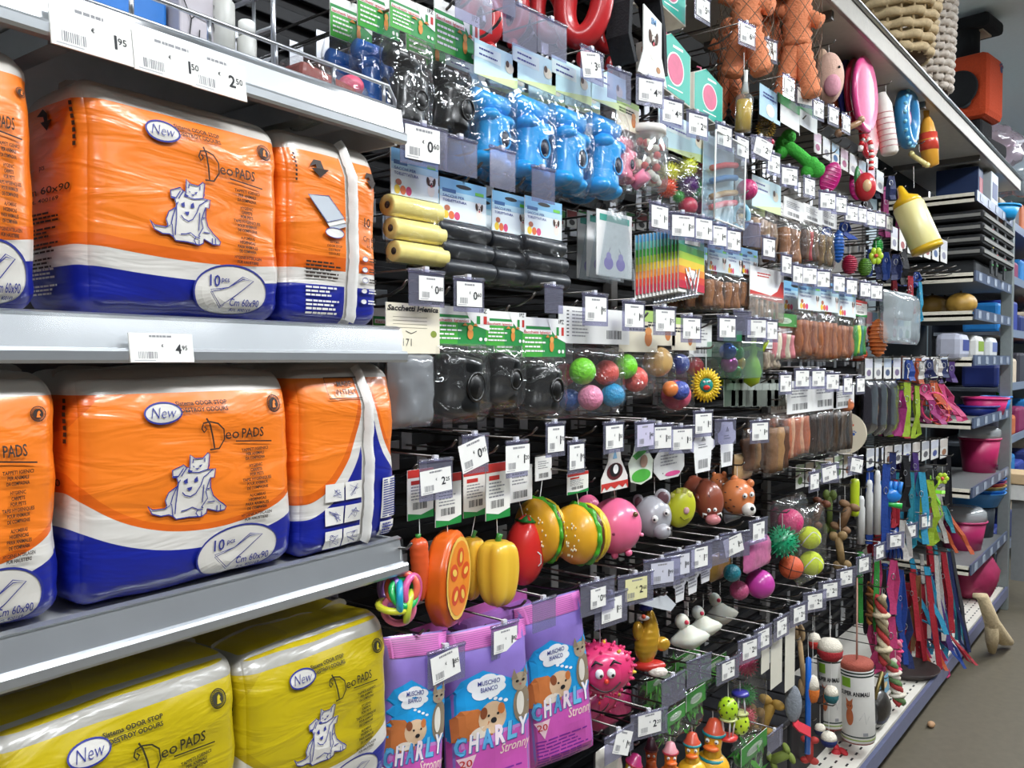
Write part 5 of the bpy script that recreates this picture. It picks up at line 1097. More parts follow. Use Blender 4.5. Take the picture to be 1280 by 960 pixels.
for lb, x0, x1, yt, yb, balls in [
    ('netted pink ball high above the green spiky ball', 970, 1004, 620, 672, [(988, 652, 16, 'd8407a', 'glitter', 0)]),
    ('netted pair of yellow tennis balls', 998, 1026, 632, 726, [(1012, 672, 14, 'cfe03a', 'tennis', 0), (1014, 704, 15, 'cfe03a', 'tennis', 0)])]:
    t, W, q = hang('ball_net', lb, 'bag of balls', x0, x1, yt, .87)
    for bx, by, br, c, k, dy in balls: c3 = at(bx, by, .87 + dy); ball_mb(br * mpp(c3), c, k).build('ball', t, c3 - Vector(t.location))
    film_part(t, W * 1.05, (yb - yt) * q, .06, 0, 0, FILM, seed=x0)
def loose(name, label, cx, cy, r, c, kind, Y=.87, up=None):
    def f(W, H): return [('ball', ball_mb(W / 2, c, kind))]
    return toy(name, label, (cx - r, cy - r, cx + r, cy + r), Y, f, 0, 15, up=up)
loose('spiky_ball_toy', 'green spiky ball hanging between violet pig ball and tennis balls', 978, 677, 20, '1f9a6a', 'spiky')
loose('basketball_toy', 'small orange basketball toy below the green spiky ball', 989, 709, 15, 'd8603a', 'basket')
loose('violet_ball_toy', 'violet pink pig ball toy under the bright 1 66 card', 950, 730, 18, 'c040a0', 'plain', .87)
loose('glitter_ball_toy', 'teal glitter ball in a pink pouch left of the violet pig ball', 915, 716, 11, '1f7a86', 'glitter', .88)
loose('pink_ball_toy', 'magenta knobbly ball beside the boxed rope toy', 934, 237, 13, 'd03a7a', 'glitter', .88)
loose('pink_egg_toy', 'pinkish pouch ball under the teal glitter ball', 924, 738, 12, 'b8507a', 'glitter', .90)
def sunflower(W, H):
    p = MB(); n = 26
    for i in range(n):
        a = 2 * math.pi * i / n
        for k, rr in ((0, .40), (1, .33)): p.tube([(math.cos(a + k * .12) * W * .2, -k * .004, math.sin(a + k * .12) * H * .2), (math.cos(a + k * .12) * W * rr, -k * .006, math.sin(a + k * .12) * H * rr), (math.cos(a + k * .12) * W * (rr + .09), 0, math.sin(a + k * .12) * H * (rr + .09))], [W * .04, W * .045, W * .02], vin('e8c42c'), 6)
    f = MB().ell((0, -W * .06, 0), (W * .22, W * .14, H * .2), vin('1f9088'), 16, 12); b = MB().ell((0, -W * .2, -H * .06), (W * .11, W * .07, H * .07), vin('d8382c'), 12, 8)
    return [('petals', p), ('face', f, 'teal face'), ('beak', b, 'red beak'), ('eyes', eyes(MB(), [(-W * .08, -W * .18, H * .1), (W * .08, -W * .18, H * .1)], W * .035))]
toy('sunflower_toy', 'yellow sunflower toy with teal duck face', (863, 459, 902, 504), .87, sunflower, -6, 0, up=436)
def lime_doll(W, H):
    b = MB().lathe([(.001, -H * .5), (W * .36, -H * .42), (W * .46, -H * .22), (W * .3, -H * .02), (W * .16, H * .06), (W * .2, H * .12), (W * .2, H * .18), (W * .12, H * .22), (W * .12, H * .5), (.001, H * .52)], vin('b4cc1e'), 18)
    a = MB().tube([(-W * .45, 0, H * .16), (0, 0, H * .2), (W * .45, -.005, H * .16), (W * .62, -.004, H * .34)], W * .1, vin('b4cc1e'), 8); return [('body', b), ('arms', a)]
toy('doll_toy', 'lime green rubber doll with a paper tag', (928, 413, 954, 484), .87, lime_doll, 0, 3, up=402)
toy('doll_toy', 'yellow green rubber toy low behind the glossy bauble box', (898, 445, 920, 484), .95, lime_doll, 0, 3, up=440)
# ================================================================== generic carded goods
def sticks(label, x0, x1, yt, ysplit, yb, cols, n=6, style='blue', Y=.88, group='packs of chewing sticks', top=.22, film=True, twist=False, echo_n=0, rough=.55, lab=None):
    t, W, q = hang('stick_pack', label, 'stick pack', x0, x1, yt, Y, group); ch = (ysplit - yt) * q; H = (yb - ysplit) * q
    if style: card_part(t, W, ch, style, -.010)
    for i in range(n):
        x = W * (-.42 + .84 * (i + .5) / n); r_ = W * .84 / n / 2 * 1.05; k = random.uniform(.9, 1)
        mb = MB().tube([(x + .002 * math.sin(j * (2.2 if twist else .7) + i), .002 * math.cos(j + i), -ch - H * (top + (.95 - top) * k * j / 6)) for j in range(7)], [r_ * (.8 + .3 * random.random()) for _ in range(7)] if twist else r_, mat(cols[i % len(cols)], rough, 0, .14, .5, 90), 7)
        mb.build('stick', t)
    if film: film_part(t, W * 1.04, H, .03, -ch, 0, FILM, seed=x0, n=8)
    if echo_n: echo(t, echo_n, .045, label)
    return t
def blister(label, x0, x1, yt, yb, Y, draw, name='carded_product', cat='carded product', group='carded products on hooks', film=False, thick=.012, ry=0):
    t, W, q = hang(name, label, cat, x0, x1, yt, Y, group, R(ry)); H = (yb - yt) * q
    P = Print(); draw(P, W, H, t); m = P.on_y(-.0007, .00025); m.box((0, 0, -H / 2), (W, .0012, H), PAPER); m.build('card', t)
    if film: film_part(t, W * .95, H * .7, thick, -H * .25, -.004, CLEARBOX, 'blister_bubble', n=6)
    return t, W, H
# --- triangular clipper blisters
def clip_draw(P, W, H, t):
    P.rect(-W / 2, -H, W / 2, 0, mat('e4e2e0', .5, 0, 0), 1); P.rect(-W * .42, -H * .16, W * .42, -H * .06, mat('3a9a8a', .5, 0, 0), 2)
    for sx in (-.17, .17):
        P.ellipse(W * sx, -H * .80, W * .13, H * .10, mat('7a5ac0', .4, 0, .1), 2); P.ellipse(W * sx, -H * .69, W * .07, H * .06, mat('9a82d0', .4, 0, 0), 3); P.stroke([(W * sx, -H * .63), (W * sx * .7, -H * .55)], .002, GREYINK, 2)
for i, (a, b, c, d) in enumerate([(746, 790, 266, 346), (734, 776, 268, 348), (722, 762, 270, 350)]):
    t, W, H = blister('triangular blister pack with violet bells, %s of three' % ('front', 'middle', 'rear')[i], a, b, c, d, .87 + i * .05, clip_draw, group='triangular blister packs')
    MB().prism([(-W * .25, .004), (W * .25, .004), (W * .52, -H * 1.03), (-W * .52, -H * 1.03)], -.008, -.006, CLEARBOX).build('blister_shell', t)
# --- rainbow cards in a long row
def rainbow(P, W, H, t):
    x = W / 2
    for i, c in enumerate(('5aa0cc', '6cc0b0', '4aae4a', 'a8cc34', 'e8c83a', 'e8923a', 'dc4a34', 'c83048')): P.poly([(-x, -H * (i * .115)), (x, -H * (i * .115 + .05)), (x, -H * (i * .115 + .175)), (-x, -H * (i * .115 + .125))], mat(c, .35, 0, .03), 2 + i)
    P.rect(-x * .6, -H * .22, x * .6, -H * .12, WHITE, 12); P.ellipse(0, -H * .7, W * .18, H * .07, WHITE, 12)
rb, W, H = blister('rainbow striped card with a small bell collar, front one of the row', 848, 880, 290, 366, .86, rainbow, group='rainbow striped cards with bells')
c0 = MB().tube([(-W * .2, -.008, -H * .6), (0, -.012, -H * 1.02), (W * .2, -.008, -H * .6)], .002, mat('d8d8dc', .3, .8), 6).build('collar', rb); MB().ell((0, -.012, -H * 1.04), .006, mat('c8ccd4', .2, .9), 10, 8).build('bell', rb)
a0 = at(864, 290, .86); a1 = at(812, 298, .91)
for k in range(1, 13):
    p = a0.lerp(a1, k / 12); dup(rb, p, 'rainbow striped card, number %d behind the front one' % k if False else 'rainbow striped card, %s in from the front of the row' % ('first second third fourth fifth sixth seventh eighth ninth tenth eleventh twelfth'.split()[k - 1]), group='rainbow striped cards with bells')
# --- stick packs, middle right
BR = ('8a5a34', 'a06a3c', '6e4426'); DKB = ('3a2a22', '2c201a', '4a3426'); ORG = ('9c5c34', '86482a', 'ac6c44')
sticks('pack of brown chewing sticks nearest to the rainbow cards', 880, 904, 306, 340, 388, BR, 5, echo_n=2)
sticks('second pack of brown chewing sticks with a blue card', 904, 924, 308, 344, 390, BR, 5, echo_n=2)
sticks('third pack of brown chewing sticks with a blue card', 922, 942, 312, 344, 388, BR, 5, echo_n=2)
sticks('wide pack of curly brown chews below the light blue card', 936, 972, 226, 264, 318, ('8a6a4c', 'a0805c', '7a5a40'), 7, 'cyan', twist=True, echo_n=1)
sticks('pack of dark brown sticks beside the red hooked card', 975, 1000, 250, 274, 332, BR, 5, 'plain', twist=True, echo_n=1)
sticks('pack of dark rolled chews below the grey flaps', 1000, 1022, 258, 278, 330, ('4a3226', '6a4a30', 'a8323a'), 5, 'plain', echo_n=1)
sticks('pack of thin brown chews before the blue green toys', 1022, 1042, 262, 284, 336, ('6a5030', '8a7040', '4c3a22'), 6, 'plain', twist=True, echo_n=1)
t, W, q = hang('carded_product', 'white and red card pack with a curved red band', 'carded product', 938, 980, 336, .86); H = 66 * q
P = Print(); P.rect(-W / 2, -H * .55, W / 2, 0, WHITE, 1); P.poly([(-W / 2, -H * .52), (-W / 2, -H * .44), (W * .1, -H * .50), (W * .3, -H * .40), (W * .42, -H * .2), (W / 2, -H * .2), (W / 2, -H * .62), (0, -H * .6)], RED, 2); P.para(-W * .3, -H * .1, W * .4, 2, H * .05, RED, .5, 2)
m = P.on_y(-.0007); m.box((0, 0, -H * .28), (W, .0012, H * .56), PAPER); m.build('card', t); film_part(t, W, H * .5, .03, -H * .5, 0, film_mat('e8e2da', .25, .15, .4, 20, .08)); 
for i in range(5): MB().tube([(W * (-.3 + .15 * i), 0, -H * .6), (W * (-.3 + .15 * i), 0, -H * .95)], .004, mat('b89a80', .6), 6).build('stick', t)
sticks('pack of pink and cream layered chews near the lime doll', 958, 992, 392, 408, 452, ('c87a80', 'd8d0b8', 'b86a70', 'c8c0a8'), 5, 'leaf')
sticks('pack of silvery seed chews below the pink layered pack', 950, 974, 420, 436, 462, ('9a8a76', 'b0a088'), 5, 'plain', twist=True)
for i, (a, b, c, d) in enumerate([(994, 1022, 352, 448), (1020, 1046, 354, 452), (1044, 1066, 360, 450)]):
    sticks('clear bag of orange brown crumbled treats, %s of three' % ('nearest', 'middle', 'farthest')[i], a, b, c, c + 36, d, ORG, 6, 'blue', Y=.87, twist=True, echo_n=2, group='bags of orange brown treats')
sticks('tall pack of grey packaged combs with green ends', 1064, 1080, 376, 396, 448, ('3a8a3a', 'c8e03a', '2a7a6a'), 4, 'italy')
# card row under the bauble box
for i in range(8):
    x = 905 + i * 9
    t, W, H = blister('dull grey green carded pack in the low row, %s from the sunflower' % ('first second third fourth fifth sixth seventh eighth'.split()[i]), x, x + 14, 474, 508, .90, lambda P, W, H, t: (P.rect(-W / 2, -H, W / 2, 0, mat('6a7068', .5, 0, .1), 1), P.rect(-W * .3, -H * .4, W * .3, -H * .15, mat('a8b0a8', .5, 0, 0), 2)), group='dull carded packs in the low row')
sticks('long speckled chew pack before the black ones, first of two', 930, 956, 512, 536, 590, ('6a4a34', '8a6a48', '4a3020'), 3, None, twist=True)
sticks('long speckled chew pack before the black ones, second of two', 956, 984, 500, 518, 594, ('7a5a40', 'a07a50', '5a3a28'), 3, None, twist=True, echo_n=1)
sticks('pack of orange and white bacon sticks under a grey card', 980, 1012, 476, 516, 574, ('b86a48', 'd0a080', 'a85c3c'), 7, 'plain', echo_n=1, top=.1)
sticks('wide pack of black chewing sticks under a clear film', 1012, 1042, 470, 512, 570, DKB, 8, 'plain', rough=.35, echo_n=1, top=.08)
sticks('second pack of black chewing sticks beside the paw print disc', 1038, 1064, 482, 510, 568, ('4a3a2c', '2c2420', '5a4a3c'), 6, 'plain', rough=.35, echo_n=1, top=.08)
for i, (a, b) in enumerate([(1080, 1094), (1092, 1106), (1104, 1122)]):
    t, W, q = hang('film_pouch', 'dark film pouch left of the pink leads, %s of three' % ('first', 'second', 'third')[i], 'pouch', a, b, 476, .87, 'dark film pouches'); film_part(t, W, 68 * q, .04, 0, 0, mat('2c2a30', .18, 0, .1, .8, 25, .8), 'pouch', a, 8); MB().box((0, 0, -.01), (W * .8, .003, .02), CLEARBOX).build('header', t); echo(t, 1, .06, 'dark film pouch %d' % i if False else 'dark film pouch, %s one' % ('first', 'second', 'third')[i])
# disc with paw prints
def disc_fn(W, H):
    P = Print(); P.ellipse(0, 0, W * .49, H * .49, mat('e8dcc4', .5, 0, 0), 1, 0, 28); BL_ = mat('2f5fb0', .5, 0, 0); O_ = mat('e0603a', .5, 0, 0)
    for (x, z, k) in ((-.2, .3, 0), (.15, .2, 1), (.2, -.02, 0), (-.02, -.05, 1), (.1, -.3, 0), (-.25, 0, 0), (-.2, -.3, 1), (0, .38, 1)):
        if k: P.stroke([(W * (x - .06), H * (z + .02)), (W * (x + .06), H * (z - .02))], W * .05, O_, 2)
        else:
            P.ellipse(W * x, H * z, W * .04, H * .035, BL_, 2)
            for a in (-50, -17, 17, 50): P.ellipse(W * (x + .07 * math.sin(R(a))), H * (z + .07 * math.cos(R(a))), W * .015, H * .016, BL_, 2)
    return [('disc', MB().lathe([(.0001, -.006), (W * .46, -.006), (W * .5, 0), (W * .46, .006), (.0001, .006)], mat('e8dcc4', .45), 30, Matrix.Rotation(R(90), 4, 'X'))), ('paw_print', P.on_y(-.0065, .0004))]
toy('flying_disc', 'cream flying disc printed with blue paws and orange bones', (1030, 514, 1082, 568), .93, disc_fn, 10, 0, up=500)
loose('ball_toy', 'small orange ball just above the paw print disc', 1058, 506, 9, 'e88a5a', 'plain', .88)
# bauble box, boxed toys, etc
t, W, q = hang('carded_product', 'clear box with glossy blue magenta and gold baubles', 'carded product', 902, 930, 414, .88); H = 60 * q
MB().box((0, 0, -H * .6), (W, W * .8, H * .75), film_mat('cfe8d8', .12, .06, .1, 10, .1), .003).build('clear_box', t); MB().box((0, 0, -H * .1), (W * .8, .002, H * .22), mat('2a8a5a', .5)).build('header', t)
for (x, z, c) in ((-.22, -.42, '1f3fc0'), (.12, -.45, '0f8a4a'), (-.15, -.68, 'c020a0'), (.2, -.66, 'd8923a'), (.02, -.85, '1a6a3a')): MB().ell((W * x, 0, H * z), W * .17, mat(c, .12, .5, 0, 0, 10, .6), 14, 10).build('bauble', t)
def bristle(c, c2=None):
    def f(W, H):
        m = vin(c); b = MB().ell((0, 0, 0), (W * .42, W * .42, H * .47), m, 18, 14)
        for k in range(9):
            z = -.8 + k * .2; r_ = math.sqrt(1 - z * z); b.tube([(math.cos(a * .3927) * W * .45 * r_, math.sin(a * .3927) * W * .45 * r_, z * H * .47) for a in range(16)], W * .045, m, 5, True)
        return [('body', b)]
    return f
toy('bristle_toy', 'orange ribbed oval toy beside the clear tray', (1085, 397, 1110, 448), .87, bristle('d8783c'), 0, 0, up=384)
toy('bristle_toy', 'flat orange red toy behind the ribbed oval one', (1056, 434, 1084, 452), .92, bristle('c8441e'), 0, 0, up=424)
toy('ribbed_toy', 'crimson ribbed plastic toy, left of the green ribbed one', (1052, 318, 1072, 344), .87, bristle('a82040'), 0, 0, up=306)
toy('ribbed_toy', 'green ribbed plastic toy with a yellow flower beside', (1072, 322, 1090, 346), .87, bristle('5a8a2c'), 0, 0, up=306)
toy('ribbed_toy', 'blue ribbed plastic toy hanging beside the crimson one', (1040, 286, 1056, 330), .87, bristle('2460b0'), 0, 0, up=280)
toy('ribbed_toy', 'bright green oval plastic toy above the green ribbed one', (1090, 296, 1104, 320), .87, bristle('2cb04a'), 0, 0, up=288)
def flower(W, H):
    b = MB()
    for k in range(6): b.ell((math.cos(k * 1.047) * W * .28, 0, math.sin(k * 1.047) * H * .28), (W * .2, W * .1, H * .2), vin('b8d83a'), 10, 6)
    return [('petals', b), ('core', MB().ell((0, -W * .1, 0), W * .14, vin('e05a4a'), 10, 6))]
toy('flower_toy', 'yellow green flower toy beside the green ribbed toy', (1086, 308, 1104, 332), .86, flower, 0, 0, up=300)
t, W, q = hang('clear_tray', 'clear crumpled plastic tray pouch sticking out by the far shelves', 'tray', 1106, 1148, 366, .83); film_part(t, W, 64 * q, .06, 0, 0, film_mat('e8f0f4', .30, .1, .6, 20, .15), 'pouch', 3)
MB().box((0, 0, -.05), (W * .5, .03, .10), mat('9aa0a0', .5, 0, .2), .01).build('contents', t)
# --- upper mid row
t, W, q = hang('jar', 'clear jar of white and red treats with pink rolls at its base', 'jar', 790, 822, 160, .87); H = 78 * q
MB().lathe([(W * .42, -H), (W * .46, -H * .9), (W * .46, -H * .2), (W * .38, -H * .12), (W * .38, -H * .08)], CLEARBOX, 20).build('glass', t); MB().lathe([(W * .42, -H * .12), (W * .42, 0), (.001, .002)], mat('e8e4dc', .5), 20).build('lid', t)
cont = MB(); rr = random.Random(3)
for i in range(40): a = rr.random() * 6.28; r_ = W * .34 * rr.random() ** .5; cont.ell((r_ * math.cos(a), r_ * math.sin(a), -H * rr.uniform(.25, .85)), W * .08, mat(('e4dcc0', 'd05048', 'e8e4d4')[i % 3], .6), 7, 5)
o = cont.build('treats', t); o['kind'] = 'stuff'
t, W, q = hang('bag_roll', 'pink bag roll lying under the jar of treats', 'bag roll', 788, 812, 216, .86); W *= .42; MB().lathe([(W * .12, -W * .55), (W * .42, -W * .55), (W * .42, W * .55), (.001, W * .55)], mat('e88aa4', .4), 18, Matrix.Translation((0, 0, -W * .4)) @ Matrix.Rotation(R(60), 4, 'X')).build('roll', t); MB().tube([(0, 0, 0), (0, 0, -W * .1)], .001, WIRE, 4).build('string', t)
def boxtoy(P, W, H, t): P.rect(-W / 2, -H, W / 2, 0, mat('a8d4e4', .4, 0, .03), 1); P.rect(-W * .5, -H * .25, W * .5, 0, mat('cfe4ec', .4, 0, 0), 2)
t, W, H = blister('white edged box with a red and blue rope toy inside', 880, 918, 176, 282, .86, boxtoy, ry=2)
for (a, b, c, d) in ((-.5, 0, -.5, -1), (.5, 0, .5, -1), (-.5, 0, .5, 0), (-.5, -1, .5, -1)): MB().tube([(W * a, -.03, H * b), (W * c, -.03, H * d)], .0022, WHITE, 6).build('clear_edge', t)
MB().box((0, -.016, -H / 2), (W, .028, H), CLEARBOX).build('clear_box', t)
for i, (z, c) in enumerate(((-.35, 'c8323a'), (-.5, '3a7ab0'), (-.68, 'b08a50'), (-.8, 'e05a6a'))): MB().tube([(-W * .4, -.014, H * z - .01), (0, -.018, H * z + .01), (W * .4, -.014, H * (z + .12))], .007, mat(c, .7, 0, .1, .6, 200), 8).build('rope', t)
def swimring(W, H): return [('ring', MB().tube([(math.cos(k * .2618) * W * .38, 0, math.sin(k * .2618) * H * .38) for k in range(24)], W * .13, vin('8ac4dc'), 10, True)), ('bird', MB().ell((0, -W * .1, 0), W * .16, vin('d8b878'), 10, 8))]
toy('ring_toy', 'light blue ring toy with a bird low beside the boxed rope toy', (914, 252, 938, 290), .88, swimring, 0, 0, up=244)
toy('glitter_ball_toy', 'gold tinsel ball toy with a red bead below', (944, 146, 970, 176), .88, lambda W, H: [('tinsel', spikes(MB(), W * .35, W * .35, H * .35, mat('b89a3c', .25, .8), 120, W * .14, W * .02)), ('bead', MB().ell((W * .2, -W * .1, -H * .6), W * .22, mat('c0304a', .2, .2, 0, 0, 10, .6), 12, 8))], 0, 0, up=136)
def knit_bone(W, H):
    m = mat('3fae3a', .85, 0, .18, .9, 160); b = MB()
    for (x, z) in ((-.36, .28), (-.24, .42), (.28, -.25), (.4, -.38), (.2, -.42), (-.4, .1)): b.ell((W * x, 0, H * z), (W * .17, W * .15, H * .18), m, 12, 8)
    b.tube([(-W * .35, 0, H * .3), (0, 0, 0), (W * .35, 0, -H * .35)], W * .14, m, 10); return [('knitted_bone', b)]
toy('rope_bone_toy', 'bright green knitted bone toy below the syringe bottle', (972, 166, 1026, 220), .87, knit_bone, 0, 0, up=150)
for i, (a, b, c, d) in enumerate([(972, 1000, 124, 158), (1000, 1022, 132, 162)]):
    shaped_tag('green topped card above the knitted bone, %s one' % ('nearer', 'farther')[i], a, b, c, d, .86, [(0, 0), (1, 0), (1, 1), (0, 1)], 'd8dcd8', lambda P, W, H: P.rect(-W / 2, -H * .35, W / 2, 0, GREEN, 2), 'header_card')
shaped_tag('blue pet card above the tinsel ball and syringe bottle', 950, 976, 112, 150, .86, [(0, 0), (1, 0), (1, 1), (0, 1)], 'a8cce0', lambda P, W, H: (P.para(-W * .35, -H * .2, W * .7, 2, H * .1, NAVY, .5, 3), P.ellipse(0, -H * .7, W * .2, H * .2, CREAM, 2)), 'header_card')
def brush(W, H):
    b = MB().ell((0, 0, 0), (W * .42, .008, H * .5), vin('c01f78'), 20, 14); l = MB()
    for k in range(6): l.tube([(-W * .3, -.009, H * (.32 - k * .13)), (W * .3, -.009, H * (.32 - k * .13))], .001, vin('e86ab0'), 5)
    return [('pad', b), ('ribs', l)]
toy('brush_toy', 'magenta oval brush toy beside the green knitted bone', (1024, 202, 1052, 242), .87, brush, -8, 20, up=192)
toy('brush_toy', 'dark magenta oval brush toy behind the candy striped one', (1060, 210, 1082, 250), .93, brush, -8, 0, up=200)
def candy(W, H):
    c = MB(); n = 14
    for k in range(n): 
        a0 = math.pi * min(1, k / 7); pth = []
        def pt(u): return Vector((-W * .2 + (W * .2) * (1 - math.cos(min(u, .5) * 2 * math.pi)), 0, H * .3 + math.sin(min(u, .5) * 2 * math.pi) * H * .18 - max(0, u - .5) * H * .6))
        c.tube([pt(k / n), pt((k + 1) / n)], W * .1, vin('d8282c' if k % 2 else 'f0ece4'), 8)
    f = MB().ell((0, 0, -H * .25), (W * .4, W * .3, H * .22), vin('c8323a'), 16, 12); f.ell((W * .05, -W * .22, -H * .25), (W * .18, W * .12, H * .10), vin('e8c090'), 12, 8)
    return [('candy_cane', c), ('figure', f), ('leaf', MB().ell((-W * .3, 0, -H * .1), (W * .12, W * .1, H * .18), vin('3a8a4a'), 10, 8))]
toy('candy_toy', 'red figure toy under a red and white candy cane', (1066, 172, 1098, 254), .86, candy, 0, 0, up=166)
def hbottle(W, H):
    b = MB().lathe([(.001, -H * .48), (W * .34, -H * .48), (W * .36, -H * .44), (W * .36, H * .18), (W * .26, H * .27), (W * .1, H * .31)], mat('e8e09a', .35, 0, .03, 0, 10, .2, .1), 24); base = MB().lathe([(W * .365, -H * .485), (W * .365, -H * .41), (W * .3, -H * .5), (.001, -H * .5)], vin('dcb428'), 24)
    cp = MB().lathe([(W * .28, H * .2), (W * .34, H * .22), (W * .3, H * .28), (W * .12, H * .35), (W * .07, H * .48), (.001, H * .5)], vin('e4b81c'), 20)
    return [('body', b), ('base', base, 'deeper yellow base'), ('cap', cp, 'yellow screw cap')]
toy('hanging_bottle', 'big pale yellow bottle with yellow cap hanging out into the aisle', (1116, 228, 1168, 318), .76, hbottle, 0, -22, up=208, cat='bottle')
# --- top row
def red_ring(W, H): return [('ring', MB().tube([(math.cos(k * .2618) * W * .33, 0, math.sin(k * .2618) * H * .38 * (1 + .15 * math.sin(k * .2618))) for k in range(24)], W * .22, vin('c42a2e'), 10, True)), ('bone_end', MB().ell((W * .2, -.01, -H * .5), (W * .16, W * .14, H * .1), vin('b8282e'), 12, 8))]
toy('rubber_ring_toy', 'dark red rubber ring toy in the shade at the top', (574, -10, 628, 62), .95, red_ring, 0, 0, string=False, up=-14)
toy('rubber_ring_toy', 'red rubber toy with hole beside the empty flaps', (616, -16, 660, 56), 1.0, red_ring, 0, 10, string=False, up=-20)
toy('rubber_loop_toy', 'big bright red rubber loop toy in clear film', (696, -70, 764, 72), .90, red_ring, 0, 10, string=False, up=-44)
toy('rubber_loop_toy', 'narrow bright red rubber loop behind the muzzle card', (742, -60, 780, 86), .93, red_ring, 0, 6, string=False, up=-44)
toy('rubber_ring_toy', 'muted red rubber ring behind the big bright loop', (664, -20, 712, 58), .97, red_ring, 0, -8, string=False, up=-26)
t, W, q = hang('muzzle', 'black padded muzzle strap around a white dog card marked SM', 'muzzle', 772, 826, -20, .87); H = 132 * q
MB().ribbon([(-W * .2, 0, 0), (-W * .42, 0, -H * .3), (-W * .45, .0, -H * .6), (-W * .3, 0, -H * .82)], (0, .05, 0), .012, mat('202226', .8, 0, .1, .4, 200)).build('strap', t); MB().ribbon([(-W * .2, 0, 0), (W * .2, -.005, -H * .12), (W * .36, 0, -H * .4), (W * .40, 0, -H * .8)], (0, .05, 0), .012, mat('202226', .8, 0, .1, .4, 200)).build('strap', t)
P = Print(); pts = [(-W * .22, -H * .28), (W * .20, -H * .36), (W * .20, -H * .68), (W * .34, -H * .94), (-W * .34, -H * .92), (-W * .22, -H * .7)]; P.poly(pts, mat('e6e8e2', .5, 0, .02), 1); P.text(0, -H * .42, H * .06, 'SM', mat('4a8ac0', .5, 0, 0), align='C', bold=.03); dogface(P, 0, -H * .54, W * .10, 2)
P.ellipse(W * .12, -H * .82, W * .05, H * .03, mat('b07a4a', .6, 0, 0), 2); m = P.on_y(-.032, .0005); m.prism(pts, -.0318, -.030, PAPER); m.build('card', t)
def house(label, x0, x1, y0, y1, big=True):
    t, W, q = hang('house_box', label, 'boxed leash', x0, x1, y0, .87, 'house shaped teal boxes'); H = (y1 - y0) * q; x = W / 2
    pts = [(-x * .2, 0), (x, -H * .18), (x, -H), (-x, -H * .88), (-x, -H * .2)]; MB().prism(pts, 0, .05, mat('e2ddd0', .6)).build('carton', t)
    P = Print(); P.poly([(a * .96, b * .97 - .001) for a, b in pts], TEAL, 1); P.ellipse(x * .05, -H * .52, W * .26, H * .26, WHITE, 2, 0, 26); P.ellipse(x * .05, -H * .52, W * .23, H * .235, mat('d86a8a', .6, 0, .1), 3, 0, 26); P.rect(-x * .1, -H * .2, x * .5, -H * .16, WHITE, 2); P.rect(-x * .4, -H * .84, x * .5, -H * .82, WHITE, 2); P.on_y(-.0004, .0004).build('front_print', t)
    P = Print()
    for i in range(3): P.ring(-.025, -H * (.32 + i * .2), .011, .011, .002, mat('b4603a', .5, 0, 0), 2)
    P.mb(lambda a, b, o: (-x - o, -a, b)).build('side_print', t)
    MB().tube([(0, .02, 0), (0, .02, .01), (0, .03, .015)], .002, mat('e87a9a', .5), 6).build('handle_loop', t); return t
house('teal house shaped box with pink leash window, larger one', 822, 864, 44, 124); house('teal house shaped box, smaller one farther along', 868, 904, 88, 152)
house('teal house shaped box cut off at the picture top', 818, 858, -60, 20)
def plush(W, H):
    m = vin('d88a96', rough=.8); b = MB().ell((0, 0, 0), (W * .45, W * .4, H * .5), mat('dfb8a6', .85, 0, .06, .4, 200), 18, 14); b.ell((W * .1, -W * .3, -H * .2), (W * .26, W * .2, H * .22), mat('e0a0b0', .85, 0, .05, .4, 200), 14, 10)
    return [('body', b), ('ear', MB().ell((-W * .2, -.005, H * .42), (W * .16, W * .08, H * .16), mat('c8a890', .85), 10, 8)), ('eyes', MB().ell((W * .3, -W * .3, H * .14), W * .04, BLACK, 8, 6))]
toy('piglet_plush', 'pink and beige piglet plush at the top beside the discs', (1016, 66, 1056, 130), .87, plush, 0, 0, up=56, cat='plush toy')
def ropeman(W, H):
    m = mat('f09468', .9, 0, .08, 1, 160); b = MB(); n = 30
    def leg(path, r_):
        P_ = [Vector(p) for p in path]; out = []
        for i in range(len(P_) - 1):
            for k in range(12): out.append(P_[i].lerp(P_[i + 1], k / 12))
        out.append(P_[-1]); rs = [r_ * (1 + .16 * (i % 2)) for i in range(len(out))]; b.tube(out, rs, m, 12)
    leg([(0, 0, H * .36), (0, 0, -H * .05)], W * .24); leg([(-W * .05, 0, -H * .02), (-W * .25, 0, -H * .46)], W * .17); leg([(W * .05, 0, -H * .02), (W * .27, 0, -H * .46)], W * .17)
    leg([(-W * .1, 0, H * .22), (-W * .42, -.01, H * .3)], W * .12); leg([(W * .1, 0, H * .22), (W * .42, -.01, H * .12)], W * .12); b.ell((0, 0, H * .42), (W * .24, W * .22, H * .14), m, 14, 10)
    net = MB(); K = 10
    for sg in (-1, 1):
        for k in range(K):
            a0 = 2 * math.pi * k / K; net.tube([((W * .44) * math.cos(a0 + sg * j * .35), (W * .34) * math.sin(a0 + sg * j * .35), -H * .5 + H * j / 10) for j in range(11)], .0008, mat('6a5a4a', .6), 4)
    return [('rope_body', b), ('net', net, 'thin dark carrying net')]
for lb, bx, Y, a in [('orange knotted rope doll in a net, nearest one', (896, -34, 970, 98), .86, 0), ('orange knotted rope doll, second and brightest one', (962, -24, 1030, 128), .85, 0), ('orange knotted rope doll at the back of the first net', (884, 30, 938, 150), .97, 0), ('dark red rope doll between the two orange ones', (942, -30, 984, 80), .93, 0)]:
    toy('rope_doll', lb, bx, Y, ropeman, a, 0, string=False, up=bx[1] - 2)
